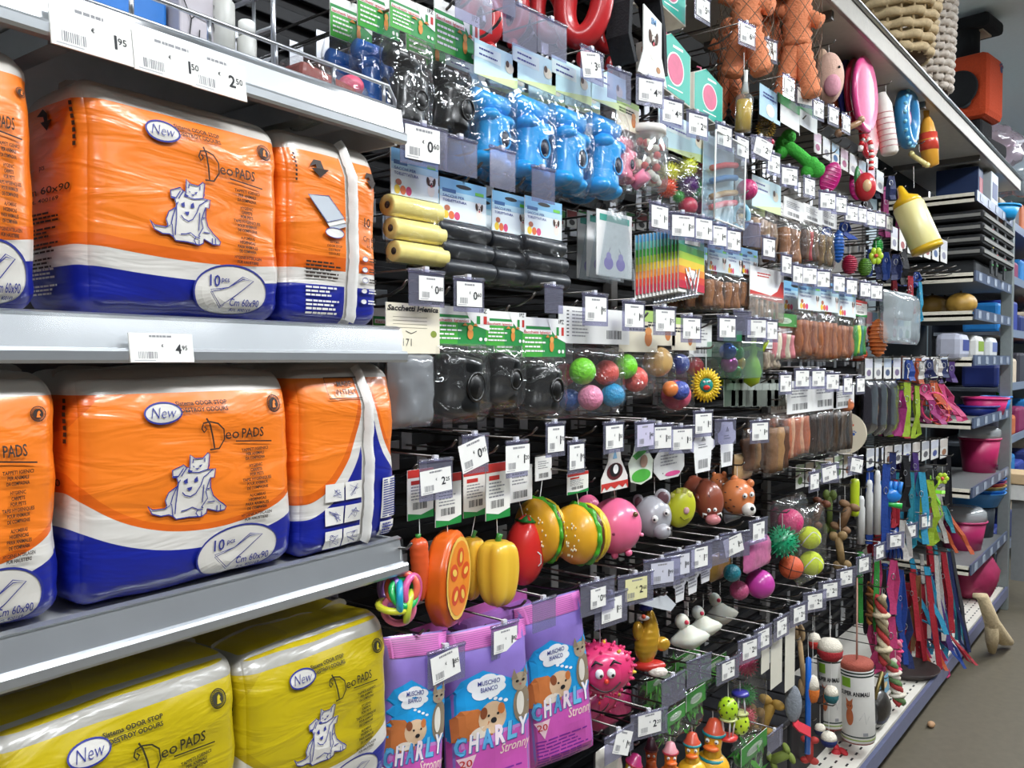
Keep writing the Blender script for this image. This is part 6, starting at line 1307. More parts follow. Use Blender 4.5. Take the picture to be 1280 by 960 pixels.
def syringe(W, H): return [('bottle', MB().lathe([(.001, -H * .5), (W * .4, -H * .48), (W * .42, H * .2), (W * .2, H * .3), (W * .16, H * .5)], CLEARBOX, 18)), ('yellow_liquid', MB().lathe([(.001, -H * .46), (W * .36, -H * .45), (W * .37, H * .14), (.001, H * .14)], mat('e0b41e', .3), 18)), ('nozzle', MB().lathe([(W * .18, H * .3), (W * .1, H * .5), (W * .08, H * .75)], WHITE, 12))]
toy('feeding_bottle', 'small clear bottle of yellow liquid with white nozzle', (917, 104, 943, 166), .84, syringe, 0, 3, up=66, cat='bottle')
def fdisc(c, c2):
    def f(W, H): M = Matrix.Rotation(R(90), 4, 'X'); return [('rim', MB().lathe([(H * .36, .004), (H * .47, .010), (H * .5, .002), (H * .47, -.008), (H * .36, -.004), (H * .34, 0)], vin(c), 34, M)), ('inner_disc', MB().lathe([(.001, .002), (H * .34, .002), (H * .34, -.003), (.001, -.003)], vin(c2), 30, M))]
    return f
for i, (x, c, c2, lb) in enumerate([(1054, 'd8602c', 'c04a20', 'orange flying disc at the back of the stack'), (1062, '3a3a90', '2a2a70', 'dark blue flying disc in the stack'), (1070, 'c02c4a', 'a02040', 'crimson flying disc in the stack')]):
    toy('flying_disc', lb, (x - 14, 74, x + 16, 162), .95 - i * .03, fdisc(c, c2), None, 0, up=66)
toy('flying_disc', 'pink flying disc in front of the disc stack with red centre', (1066, 72, 1096, 166), .85, fdisc('dc4a8c', 'b8203a'), None, 0, up=64)
toy('flying_disc', 'red flying disc low behind the pink one', (1074, 130, 1098, 200), .90, fdisc('c82030', 'b01828'), None, 0, up=120)
toy('toy_bottle', 'white ribbed dog chew bottle beside the pink discs', (1094, 116, 1120, 194), .85, lambda W, H: [('body', MB().lathe([(W * .3, -H * .5), (W * .4, -H * .46), (W * .4, H * .3)] + [(W * .3, H * .4), (W * .2, H * .5), (.001, H * .5)], mat('e8e2da', .5), 18)), ('ribs', (lambda b: [b.tube([(math.cos(a * .3927) * W * .41, math.sin(a * .3927) * W * .41, H * (-.38 + k * .09)) for a in range(16)], W * .02, mat('d89aa0', .5), 4, True) for k in range(7)] and b)(MB()))], 0, -8, up=106, cat='bottle')
def wheel(W, H):
    b = MB().tube([(math.cos(k * .2618) * H * .34, 0, math.sin(k * .2618) * H * .38) for k in range(24)], H * .12, vin('3a8ac0'), 10, True); s_ = MB()
    for k in range(20): a = k * .314; s_.ell((math.cos(a) * H * .42, -H * .07, math.sin(a) * H * .46), H * .035, vin('8ad0e8'), 7, 5)
    return [('tyre', b), ('knobs', s_), ('hub', MB().ell((0, 0, 0), (H * .14, H * .06, H * .16), vin('b03a78'), 14, 10))]
toy('wheel_toy', 'blue wheel toy with magenta hub', (1118, 110, 1150, 186), .85, wheel, None, 0, up=100)
toy('wheel_toy', 'magenta wheel toy behind the blue one', (1106, 108, 1136, 160), .95, fdisc('c0306a', '8a2050'), None, 0, up=100)
toy('toy_bottle', 'orange and yellow bottle shaped toy beside the blue wheel', (1148, 124, 1172, 210), .84, lambda W, H: [('body', MB().lathe([(.001, -H * .5), (W * .4, -H * .46), (W * .45, -H * .1), (W * .3, H * .15), (W * .14, H * .25), (W * .16, H * .5), (.001, H * .5)], vin('e8a83c'), 18)), ('label', MB().lathe([(W * .46, -H * .25), (W * .44, 0)], vin('d84a3a'), 18))], 0, -5, up=116, cat='bottle')
toy('bone_toy', 'cream plastic bone below the blue wheel toy', (1138, 188, 1160, 212), .85, lambda W, H: [('bone', MB().tube([(-W * .4, 0, H * .3), (W * .4, 0, -H * .3)], W * .14, vin('e8d890'), 8).ell((-W * .4, 0, H * .35), W * .17, vin('e8d890'), 10, 8).ell((W * .4, 0, -H * .3), W * .17, vin('e8d890'), 10, 8))], 0, 0, up=180)
toy('bone_toy', 'beige leather bone toy below the piglet plush', (1046, 146, 1078, 170), .87, lambda W, H: [('bone', MB().tube([(-W * .4, 0, -H * .3), (W * .4, 0, H * .2)], W * .12, vin('b08a68'), 8).ell((W * .42, 0, H * .3), W * .14, vin('c8a080'), 10, 8).ell((-W * .4, 0, -H * .3), W * .16, vin('8a6a50'), 10, 8))], 0, 0, up=140)
# hand-size soft goods between upper right and the far shelf
rr = random.Random(11)
COLN = {'c8283a': 'red', '2450b0': 'blue', '1a1a22': 'black', 'c03a8a': 'magenta', '2a9ab0': 'teal', '3fb04a': 'green', 'e86a3a': 'orange', '5a3a8a': 'violet', 'b8d83a': 'lime', '8a5a34': 'brown', 'e8e4dc': 'white', '3ab4e0': 'sky blue', 'e84a8a': 'hot pink', '1f2f6a': 'navy', '4a4a50': 'grey'}
# ================================================================== leads, collars, ropes
def lead(i, seq, x, y0, y1, c, w_px, Y, where, x2=None, name='lead', group=None, loop=True, bow=None):
    p = at(x, y0, Y); q = mpp(p); H = (y1 - y0) * q; dx = ((x2 if x2 is not None else x) - x) * q / .62 * .6
    nb = []
    for j in (i - 1, i + 1):
        if 0 <= j < len(seq): nb.append(COLN[seq[j]])
    t = thing(name, where, 'pet lead', p, face_rz(p), group or 'leads and collars on hooks')
    wd = w_px * q * .85; c_ = ''.join('%02x' % int(int(c[k:k + 2], 16) * .82) for k in (0, 2, 4)); m = mat(c_, .55, 0, .14, .5, 120)
    k1 = rr.uniform(-.4, .4) * wd * 2; k2 = rr.uniform(-1, 1) * wd
    path = [(0, 0, 0), (k1 * .5 + dx * .2, 0, -H * .25), (k1 + dx * .5, -.004, -H * .55), (k2 * .6 + dx * .8, 0, -H * .8), (k2 + dx, -.006, -H)]
    MB().ribbon(path, (wd, wd * .4, 0), .003, m).build('strap', t)
    HUNG.append((tuple(p), where))
    if loop:
        MB().ribbon([(0, .012, 0), (-k1 + dx * .4, .02, -H * .4), (-k2 + dx * .8, .012, -H * .92), (k2 + dx, 0, -H)], (wd, -wd * .3, 0), .003, m).build('strap', t)
        MB().tube([(wd * .3 * math.cos(a), -.008, -H * .3 + wd * .5 * math.sin(a)) for a in [k * .785 for k in range(8)]], wd * .06, METAL, 5, True).build('ring_clip', t)
    return t
def lead_row(specs, where, **kw):
    seq = [s_[3] for s_ in specs]; cnt = {}
    ordn = ['nearest', 'second', 'third', 'fourth', 'fifth', 'sixth', 'seventh', 'eighth', 'ninth', 'tenth', 'eleventh', 'twelfth']
    for i, s_ in enumerate(specs):
        c = COLN[s_[3]]; cnt[c] = cnt.get(c, 0) + 1; lab = '%s strap %s' % (c, where)
        if seq.count(s_[3]) > 1: lab = '%s strap %s, %s of that colour' % (c, where, ordn[cnt[c] - 1])
        L0 = lead(i, seq, s_[0], s_[1], s_[2], s_[3], s_[4], s_[5], lab, s_[6] if len(s_) > 6 else None, **kw)
        if s_[4] > 4: dup(L0, Vector(L0.location) + Vector((.012, .06, rr.uniform(-.01, .02))), '%s strap %s, %sbehind its front twin' % (c, where, '' if cnt[c] < 2 else ordn[cnt[c] - 1] + ' '), rz=L0.rotation_euler.z + .25)
lead_row([(1096, 700, 790, '3fb04a', 7, .88), (1104, 712, 800, '1a1a22', 9, .90), (1117, 700, 768, 'e84a8a', 9, .84), (1114, 770, 850, 'e84a8a', 10, .86), (1126, 712, 830, '2450b0', 7, .86, 1130), (1132, 760, 835, '1f2f6a', 9, .88),
          (1140, 716, 800, 'c8283a', 7, .87, 1148), (1148, 720, 815, '8a5a34', 6, .85, 1142), (1152, 730, 840, 'c8283a', 8, .88), (1160, 720, 835, 'c8283a', 7, .84, 1176), (1144, 740, 790, '3fb04a', 4, .90), (1152, 752, 800, '2a9ab0', 5, .90)], 'low beyond the can toys')
lead_row([(1158, 708, 790, '3ab4e0', 7, .85, 1176), (1164, 716, 810, '5a3a8a', 7, .86, 1186), (1170, 694, 800, 'e8e4dc', 5, .84, 1182), (1179, 690, 790, 'c8283a', 7, .85, 1192), (1186, 690, 812, '1f2f6a', 4, .84, 1208), (1190, 688, 816, '4a4a50', 4, .83, 1212), (1186, 686, 810, '2a9ab0', 5, .86, 1204),
          (1176, 780, 828, '3ab4e0', 6, .83, 1184), (1168, 802, 836, 'e86a3a', 5, .82, 1180), (1182, 796, 832, '2450b0', 4, .81, 1206), (1184, 790, 826, 'c8283a', 4, .81, 1216), (1174, 812, 846, 'e84a8a', 6, .82, 1184), (1184, 740, 800, '5a3a8a', 8, .90, 1190)], 'far along the base shelf')
lead_row([(1134, 478, 546, 'b8d83a', 9, .84), (1146, 482, 548, 'b8d83a', 6, .86), (1124, 488, 545, 'c03a8a', 10, .86), (1128, 500, 548, 'c8283a', 8, .90), (1156, 480, 500, 'e84a8a', 10, .84), (1166, 476, 512, 'e86a3a', 9, .85, 1180), (1176, 480, 520, 'e84a8a', 8, .83, 1196), (1164, 500, 530, 'c03a8a', 8, .84, 1176), (1186, 500, 526, 'e84a8a', 7, .83, 1204)], 'in the bright middle cluster')
lead_row([(1098, 560, 640, '1a1a22', 8, .9), (1108, 580, 690, '2450b0', 10, .86), (1116, 566, 640, '1f2f6a', 9, .88), (1120, 600, 660, 'c8283a', 5, .85), (1132, 570, 640, '1a1a22', 8, .88), (1144, 566, 620, '5a3a8a', 7, .88), (1152, 590, 680, '3ab4e0', 9, .85), (1140, 590, 690, '2a9ab0', 6, .87), (1162, 600, 682, 'b8d83a', 9, .84, 1168), (1172, 610, 678, 'e8e4dc', 6, .84, 1180),
          (1186, 570, 640, '1a1a22', 5, .86), (1128, 650, 700, 'e8e4dc', 7, .83, 1136), (1112, 640, 700, 'c8283a', 10, .88), (1184, 640, 690, 'e86a3a', 5, .80, 1216), (1180, 632, 665, '2a9ab0', 5, .80, 1192)], 'around the flower harness')
lead_row([(1120, 318, 350, '1f2f6a', 9, .88), (1108, 315, 350, '2450b0', 6, .86), (1128, 312, 356, '1a1a22', 8, .88), (1138, 345, 395, 'c8283a', 7, .85), (1146, 340, 360, '2450b0', 6, .86), (1150, 352, 404, '3ab4e0', 4, .83), (1132, 368, 396, '3fb04a', 7, .85), (1056, 278, 300, '2450b0', 12, .87), (1126, 236, 300, 'c03a8a', 8, .90), (1114, 220, 250, '1f2f6a', 8, .9), (1082, 250, 270, '1a1a22', 9, .9)], 'beside the hanging bottle')
lead_row([(1136, 450, 476, '2450b0', 8, .86), (1148, 448, 480, 'e86a3a', 7, .86), (1152, 452, 474, 'e8e4dc', 6, .84), (1162, 450, 472, '1f2f6a', 8, .86), (1172, 448, 470, 'e8e4dc', 6, .86), (1180, 450, 472, '1f2f6a', 8, .86), (1190, 452, 478, '5a3a8a', 7, .84)], 'above the bright pink leads')
# tag-like small carded goods packed between (upright cards)
def cards_run(n, x0, y0, x1, y1, w_px, h_px, cols, where, Y=.88, cat='carded product'):
    ordn = 'first second third fourth fifth sixth seventh eighth ninth tenth eleventh twelfth thirteenth fourteenth'.split()
    for i in range(n):
        u = i / max(1, n - 1); x, y = x0 + (x1 - x0) * u, y0 + (y1 - y0) * u; c = cols[i % len(cols)]
        blister('%s card %s, %s in the row' % (c[1], where, ordn[i]), x - w_px / 2, x + w_px / 2, y, y + h_px, Y, lambda P, W, H, t: (P.rect(-W / 2, -H, W / 2, 0, mat('dcdcd8', .6, 0, .03), 1), P.rect(-W / 2, -H * .45, W / 2, -H * .05, mat(c[0], .5, 0, .05), 2), P.ellipse(0, -H * .7, W * .3, H * .16, mat(c[2], .5, 0, .1), 2)), group='small cards ' + where)
cards_run(7, 1118, 284, 1180, 300, 8, 28, [('c8c8d0', 'pale grey', '8a8aa0'), ('e0d8d0', 'cream', 'a04a4a'), ('b8c8d8', 'pale blue', '3a5a8a')], 'under the far price cards')
cards_run(8, 1078, 388, 1134, 392, 9, 36, [('d0d4d8', 'silver', '3a8a8a'), ('d8a0a8', 'pinkish', 'a03a4a'), ('a8c8e0', 'pale blue', '2a5a8a'), ('c8d8c0', 'pale green', '3a7a3a')], 'around the orange bristle toy', .90)
cards_run(9, 1086, 448, 1180, 446, 9, 26, [('c8c8d4', 'pale violet', '7a6a8a'), ('d8dce0', 'silver', '8a8a90'), ('b8c4d4', 'blue grey', '4a5a7a')], 'above the dark pouches')
cards_run(9, 1088, 560, 1180, 548, 9, 24, [('b4b8c0', 'grey', '5a5a60'), ('c8ccd8', 'pale blue', '4a5a9a'), ('d0c8c0', 'cream', '9a6a4a')], 'above the middle harness row', .9)
cards_run(6, 1000, 580, 1060, 566, 10, 30, [('b8c8a8', 'pale green', '6a8a4a'), ('c8b8a0', 'tan', '8a5a3a')], 'behind the bone toys', .95)
cards_run(8, 1022, 40 + 126, 1100, 214, 9, 26, [('c8b0c0', 'mauve', 'a02a6a'), ('d8dce0', 'silver', '8a8a90'), ('a8c8dc', 'sky blue', '3a6a9a')], 'around the magenta brush', .93)
cards_run(12, 700, 262, 860, 268, 12, 22, [('2a8a3a', 'green', '9a2a2a'), ('8a2a2a', 'dark red', '3a3a3a')], 'in the dark low queue behind the dispensers', 1.02)
# plush and bones around (1030-1070, 600-700)
def dumbbell(c):
    def f(W, H):
        m = mat(c, .7, 0, .1, .5, 60); b = MB().tube([(0, 0, -H * .35), (0, 0, H * .35)], W * .2, m, 10)
        for sz in (-1, 1):
            for sx in (-1, 1): b.ell((sx * W * .22, 0, sz * H * .38), (W * .25, W * .22, H * .12), m, 12, 8)
        return [('bone', b)]
    return f
toy('bone_toy', 'brown leather bone chew hanging upright, upper one', (1042, 626, 1070, 666), .86, dumbbell('7a5a3c'), 0, 20, up=606)
toy('bone_toy', 'light tan bone chew hanging below the brown one', (1038, 664, 1062, 712), .86, dumbbell('8a7048'), 0, -8, up=640)
toy('bone_toy', 'reddish brown knot chew left of the brown bones', (1010, 622, 1034, 660), .90, dumbbell('6a3a24'), 0, 20, up=606)
toy('bone_toy', 'olive green chew toy behind the brown bones', (1028, 612, 1046, 668), .93, dumbbell('5a6a2c'), 0, 0, up=600)
toy('lime_stick', 'lime yellow plastic stick toy hanging upright', (1063, 598, 1074, 646), .85, lambda W, H: [('stick', MB().lathe([(.001, -H * .5), (W * .4, -H * .48), (W * .5, -H * .4), (W * .5, H * .4), (W * .4, H * .48), (.001, H * .5)], vin('b8cc2c'), 14))], 0, 0, up=588)
for i, (x, y0, y1) in enumerate([(1086, 600, 668), (1096, 588, 668), (1076, 620, 680)]):
    toy('grooming_tube', 'white and grey plastic tube in film, %s of three' % ('second', 'tallest', 'shortest')[i], (x - 5, y0, x + 6, y1), .86, lambda W, H: [('tube', MB().lathe([(W * .4, -H * .5), (W * .4, H * .25), (W * .3, H * .3), (W * .34, H * .42), (W * .2, H * .5), (.001, H * .5)], mat('d4d4d2', .35), 14))], 0, 0, up=y0 - 10)
def glove(c, c2):
    def f(W, H):
        b = MB()
        for k in range(5): b.tube([(W * (-.3 + k * .15), 0, -H * .1), (W * (-.4 + k * .2), -.004, H * .45)], W * .09, vin(c), 8)
        b.ell((0, 0, -H * .1), (W * .42, W * .2, H * .3), vin(c), 14, 10); return [('fingers', b), ('cuff', MB().tube([(-W * .4, 0, -H * .4), (W * .45, 0, -H * .5)], W * .12, vin(c2), 8))]
    return f
toy('grooming_glove', 'blue rubber glove toy with green cuff', (1098, 600, 1128, 632), .85, glove('2480d8', '2cb04a'), 0, 0, up=590)
toy('grooming_glove', 'blue and red rubber toy below the glove', (1106, 652, 1130, 700), .86, glove('2458b8', 'c83030'), 0, 180, up=640)
def harness(W, H):
    b = MB()
    for k in range(7): a = k * .9; b.ribbon([(0, 0, H * .2), (math.cos(a) * W * .3, -.01, H * .2 + math.sin(a) * H * .2), (math.cos(a) * W * .42, 0, H * .2 + math.sin(a) * H * .28)], (0, .012, .012), .003, vin('b8e03a' if k % 2 else '7fd02c'))
    s_ = MB().ribbon([(-W * .1, 0, H * .1), (-W * .35, 0, -H * .25), (0, 0, -H * .5), (W * .35, 0, -H * .2), (W * .1, 0, H * .1)], (0, .02, 0), .004, vin('9ad82c')); return [('flower_bow', b), ('strap', s_), ('pink_pad', MB().ell((0, -.005, -H * .2), (W * .14, W * .06, H * .14), vin('e0707a'), 12, 8))]
toy('harness', 'lime green pet harness with a flower bow and pink pad', (1150, 594, 1182, 662), .83, harness, 0, 0, up=586, cat='harness')
toy('bow_toy', 'sky blue bow beside the lime harness', (1170, 590, 1186, 606), .84, flower, 0, 0, up=582)
toy('collar', 'hot pink looped collar bundle in front of the far shelf', (1150, 486, 1186, 530), .83, lambda W, H: [('loop', MB().ribbon([(math.cos(k * .4) * W * .4, 0, math.sin(k * .4) * H * .4) for k in range(15)], (0, .022, .004), .003, vin('e8447a'))), ('loop', MB().ribbon([(math.cos(k * .4) * W * .3 + .02, .01, math.sin(k * .4) * H * .3 - .03) for k in range(16)], (0, .022, .004), .003, vin('ee6a3a')))], 0, 0, up=478, cat='collar')
# ropes, floats, can toys low right
def rope_toy(W, H, c=('d8c8a8', 'b83a3a', '8a7a5a')):
    out = []
    for s_ in range(3):
        out.append(('strand', MB().tube([(W * .16 * math.cos(j * .7 + s_ * 2.09), W * .16 * math.sin(j * .7 + s_ * 2.09), H * .5 - H * j / 22) for j in range(23)], W * .15, mat(c[s_], .9, 0, .1, .7, 250), 6)))
    for z in (.22, -.28): out.append(('knot', MB().ell((0, 0, H * z), (W * .42, W * .4, H * .055), mat(c[0], .9, 0, .15, .9, 200), 12, 8)))
    return out
toy('rope_toy', 'thick twisted rope toy with pale knot beside the can toys', (1090, 745, 1116, 830), .85, rope_toy, 0, -4, up=735)
toy('rope_toy', 'striped twisted rope toy touching the base shelf', (1106, 826, 1132, 880), .83, lambda W, H: rope_toy(W, H, ('e0d8c8', 'a83a3a', '6a8a5a')), 0, -12, up=812)
toy('rope_toy', 'pink twisted rope toy beside the striped one', (1112, 800, 1130, 846), .86, lambda W, H: rope_toy(W, H, ('d84a7a', 'c83a6a', 'e88aa0')), 0, 4, up=790)
toy('rope_toy', 'brown orange rope toy behind the pale knot rope', (1080, 728, 1096, 780), .92, lambda W, H: rope_toy(W, H, ('8a5a34', 'c07a3a', '5a3a24')), 0, 0, up=716)
def float_toy(c):
    def f(W, H):
        m = mat('ece4d2', .9, 0, .06, .8, 250); return [('top', MB().lathe([(W * .49, 0), (W * .46, H * .2), (W * .34, H * .38), (.001, H * .48)], m, 22)), ('base', MB().lathe([(.001, -H * .48), (W * .34, -H * .4), (W * .48, -H * .2), (W * .5, 0), (W * .49, .001)], mat(c, .9, 0, .08, .8, 250), 22))]
    return f
for lb, b, c, Y, up in [('red and white rope float hanging above the white can', (1022, 796, 1053, 827), 'b02c34', .84, 740), ('teal and white rope float below the red one', (1030, 856, 1048, 880), '2a6a70', .84, 828), ('navy and white rope float at the bottom of the string', (1026, 914, 1046, 934), '23306a', .84, 882), ('small navy float left of the bottom one', (1018, 904, 1032, 920), '2a3050', .88, 880), ('orange and white fluffy float beside the blue stick', (1008, 842, 1024, 880), 'e07a30', .85, 770), ('small white red float behind the big red one', (1010, 790, 1026, 812), 'c83a34', .90, 760)]:
    toy('float_toy', lb, b, Y, float_toy(c), 0, 0, up=up)
toy('blue_stick_toy', 'long bright blue plastic stick between plush toys and floats', (1006, 820, 1014, 944), .86, lambda W, H: [('stick', MB().lathe([(.001, -H * .5), (W * .45, -H * .49), (W * .45, H * .48), (.001, H * .5)], vin('1f6ad0'), 10))], 0, 0, up=790)
def can_toy(W, H):
    m = mat('d8d6d0', .7, 0, .03); out = [('canvas_body', MB().lathe([(W * .46, -H * .5), (W * .47, -H * .49), (W * .47, H * .40), (W * .44, H * .43)], m, 30)), ('top_disc', MB().lathe([(W * .46, H * .40), (W * .47, H * .47), (W * .42, H * .5), (W * .3, H * .49), (W * .28, H * .50), (W * .12, H * .49), (.001, H * .5)], mat('a85444', .8, 0, .1, .8, 150), 30)), ('bottom_disc', MB().lathe([(.001, -H * .52), (W * .44, -H * .52), (W * .46, -H * .5)], mat('8a4a40', .8), 24))]
    b = MB()
    for z in (.385, .345): b.lathe([(W * .474, H * (z - .010)), (W * .474, H * (z + .010))], mat('23332e', .6), 30)
    for z in (-.42, -.46): b.lathe([(W * .474, H * (z - .008)), (W * .474, H * (z + .008))], mat('8aa04a' if z < -.45 else '23332e', .6), 30)
    out.append(('stripes', b)); P = Print(); C = W * .47
    P.rect(-C * .95, H * .20, -C * .35, H * .32, mat('7fae2c', .6, 0, 0), 1, 4); P.text(-C * 1.0, H * .10, H * .055, 'SUPER ANIMALI', INK, width=C * 1.75, bold=.03)
    OC = mat('b8643a', .7, 0, .1); P.ellipse(-C * .45, -H * .03, C * .2, H * .06, OC, 2); P.ellipse(-C * .45, -H * .17, C * .22, H * .11, OC, 2); P.poly([(-C * .62, 0), (-C * .66, H * .07), (-C * .5, H * .03)], OC, 3); P.poly([(-C * .28, 0), (-C * .24, H * .07), (-C * .4, H * .03)], OC, 3)
    P.ellipse(-C * .52, -H * .03, C * .03, H * .01, INK, 4); P.ellipse(-C * .38, -H * .03, C * .03, H * .01, INK, 4); P.stroke([(C * .1, -H * .2), (C * .4, -H * .1), (C * .5, -H * .25), (C * .7, -H * .15)], .001, GREYINK, 2); P.rect(C * .3, -H * .40, C * .6, -H * .36, GREYINK, 2)
    out.append(('print', P.mb(lambda x, z, o: (math.sin(x / C) * (C + .0006 + o), -math.cos(x / C) * (C + .0006 + o), z)))); return out
t = toy('can_toy', 'white cylinder toy with terracotta top reading SUPER ANIMALI, front one', (1050, 824, 1093, 922), .84, can_toy, 0, -2, string=False, up=722)
cz = at(1071, 824, .84) - Vector(t.location)
for sx in (-.004, .004): MB().tube([(0, 0, 0), (cz.x + sx, cz.y, cz.z)], .0022, mat('c89a88', .9), 6).build('cord', t)
toy('can_toy', 'second white cylinder toy half hidden behind the red float', (1022, 808, 1054, 906), .92, can_toy, 0, -2, up=780)
def plushfish(W, H): return [('body', MB().ell((0, 0, H * .08), (W * .45, W * .3, H * .42), mat('8a9098', .9, 0, .18, .6, 150), 16, 12)), ('tail', MB().ribbon([(0, 0, -H * .3), (W * .3, 0, -H * .42), (W * .9, 0, -H * .52)], (0, .02, .02), .006, mat('d03040', .8)))]
toy('plush_fish', 'grey fluffy fish toy with red tail', (980, 856, 1003, 912), .86, plushfish, 0, 0, up=800, cat='plush toy')
for i, (b, c) in enumerate([((940, 870, 976, 918), 'b08a3a'), ((926, 880, 950, 930), '8a6a30')]): toy('plush_toy', 'tan plush toy with long limbs, %s the plush fish' % ('beside', 'farther from')[i], b, .93, dumbbell(c), 0, 20, up=b[1] - 20, cat='plush toy')
for i, (a, b, c, d) in enumerate([(964, 978, 790, 858), (982, 994, 778, 862), (952, 962, 800, 840)]): shaped_tag('long cream paper strip hanging above the plush fish, %s' % ('first one', 'second one', 'short one')[i], a, b, c, d, .85, [(0, 0), (1, 0), (1, 1), (0, 1)], 'd8d4c4')
toy('plush_toy', 'beige plush rabbit leg toy left of the blue stick', (994, 780, 1010, 870), .90, dumbbell('b89a70'), 0, -6, up=760, cat='plush toy')
for i, (b, c) in enumerate([((1000, 920, 1024, 955), 'b83a34'), ((1030, 930, 1056, 958), 'c8323a'), ((960, 930, 990, 962), '7a8a3a'), ((1046, 890, 1066, 930), 'b02c34')]): toy('plush_toy', '%s knotted toy low at the bottom near the floats' % ('brick red', 'bright red', 'olive green', 'wine red')[i], b, .90, dumbbell(c), 0, 30 * i, up=b[1] - 20, cat='plush toy')
# shuttle toys
def shuttle(c, c2):
    def f(W, H):
        b = MB().ell((0, 0, H * .22), (W * .45, W * .42, H * .26), vin(c), 20, 14); hl = MB(); g = 2.39996
        for i in range(30):
            z = 1 - 2 * (i + .5) / 30; r_ = math.sqrt(1 - z * z); d = Vector((math.cos(g * i) * r_, math.sin(g * i) * r_, z)); hl.ell((d.x * W * .44, d.y * W * .41, H * .22 + d.z * H * .255), (W * .05, W * .05, H * .028), mat('3a4a10', .6), 7, 5)
        k = MB()
        for a in range(5): k.tube([(math.cos(a * 1.256) * W * .3, math.sin(a * 1.256) * W * .3, -H * .02), (math.cos(a * 1.256) * W * .2, math.sin(a * 1.256) * W * .2, -H * .4)], W * .04, mat('d8d8dc', .4), 6)
        return [('ball', b), ('holes', hl), ('bars', k), ('foot', MB().lathe([(.001, -H * .48), (W * .4, -H * .46), (W * .44, -H * .40), (.001, -H * .38)], vin(c2), 18)), ('collar', MB().lathe([(W * .3, -H * .04), (W * .42, 0), (W * .3, .02 * H)], vin('c8cc8a'), 18))]
    return f
toy('shuttle_toy', 'lime perforated ball toy with red foot over the ducks', (896, 870, 924, 926), .85, shuttle('b4dc2c', 'd83a34'), 0, 0, up=850)
toy('shuttle_toy', 'lime topped toy with purple foot beside the perforated ball', (912, 862, 938, 920), .88, shuttle('c8e43a', '3a3a9a'), 0, 180, up=850)
t, W, q = hang('toy_pouch', 'tall clear pouch of pink and green toys behind the lime balls', 'pouch', 918, 950, 806, .92); film_part(t, W, 120 * q, .07, 0, 0, FILM, seed=5)
for i, (z, c, rr_) in enumerate(((-25, 'e04a7a', 14), (-62, '2ca04a', 13), (-90, 'd0606a', 12))): ball_mb(rr_ * q, c, 'spiky').build('ball', t, (0, 0, z * q))
# leafy green packets (bottom and under the ghosts)
def leafpack(label, x0, x1, yt, yb, Y):
    t, W, q = hang('leaf_packet', label, 'leaf packet', x0, x1, yt, Y, 'packets of green leafy chews'); H = (yb - yt) * q; lf = MB(); r2 = random.Random(x0)
    for i in range(40):
        p = Vector((r2.uniform(-.45, .45) * W, r2.uniform(-.02, .01), -H * r2.uniform(.1, .95))); a = r2.random() * 3; d = Vector((math.cos(a), r2.uniform(-.5, .5), math.sin(a))) * W * .16; n_ = Vector((-d.z, .3 * d.y, d.x)).normalized() * W * .05
        lf.add([p - d, p + n_, p + d, p - n_], [(0, 1, 2, 3)], mat(('3f9a2c', '5ab83a', '2f7a28')[i % 3], .5, 0, .1))
    o = lf.build('leaves', t); o['kind'] = 'stuff'; card_part(t, W, H * .4, 'leaf', -.02); film_part(t, W, H, .05, 0, 0, FILM, seed=x0, n=8); return t
leafpack('green leafy packet right above the ducks', 822, 846, 882, 926, .87); leafpack('green leafy packet above the perforated ball, nearer the pink hedgehog', 848, 872, 858, 912, .88); leafpack('green leafy packet behind the brass worm', 836, 866, 812, 850, 1.0)
leafpack('green leafy packet deep behind the slanting card', 800, 836, 838, 880, 1.02); leafpack('green leafy packet at the lower picture edge beyond the ducks', 918, 950, 920, 975, .9); leafpack('green leafy packet under the shuttle toys', 945, 972, 900, 950, 1.0)
leafpack('green leafy packet between worm and glowing squids', 868, 900, 822, 852, 1.05)
def pouch_round(label, x0, x1, yt, yb, c, Y): 
    t, W, q = hang('film_pouch', label, 'pouch', x0, x1, yt, Y); film_part(t, W, (yb - yt) * q, .03, 0, 0, mat(c, .3, 0, .2, .6, 40, .5), 'pouch', x0, 8); MB().box((0, 0, -.006), (W * .7, .002, .012), PAPER).build('header', t)
pouch_round('magenta pouch beside the dark red hook card over the wipes', 716, 748, 870, 905, '8a2050', 1.0); pouch_round('magenta pouch deep under the smiling pink hedgehog', 740, 790, 872, 905, 'b02a60', 1.05)
pouch_round('grey feather wand pouch cut off under the slanting card', 745, 775, 930, 985, 'c8c4b8', .88)
shaped_tag('tinsel strip tag beside the brass worm toy', 800, 846, 744, 772, .84, [(0, 0), (.7, .1), (1, .8), (.85, 1), (.5, .6)], 'c8ccd0')
pouch_round('tan pouch with a small toy over the perforated ball', 886, 912, 690, 724, '8a6a30', .93)
pouch_round('violet pouch printed with a girl left of the green spiky ball', 930, 962, 672, 712, 'c86a9a', .86)
pouch_round('translucent hanging pouch over the pink knobbly ball', 905, 925, 612, 652, '6a6a70', .95); pouch_round('pale pouch with orange bird beside the tiger toy', 918, 938, 566, 600, 'c8a878', .90)
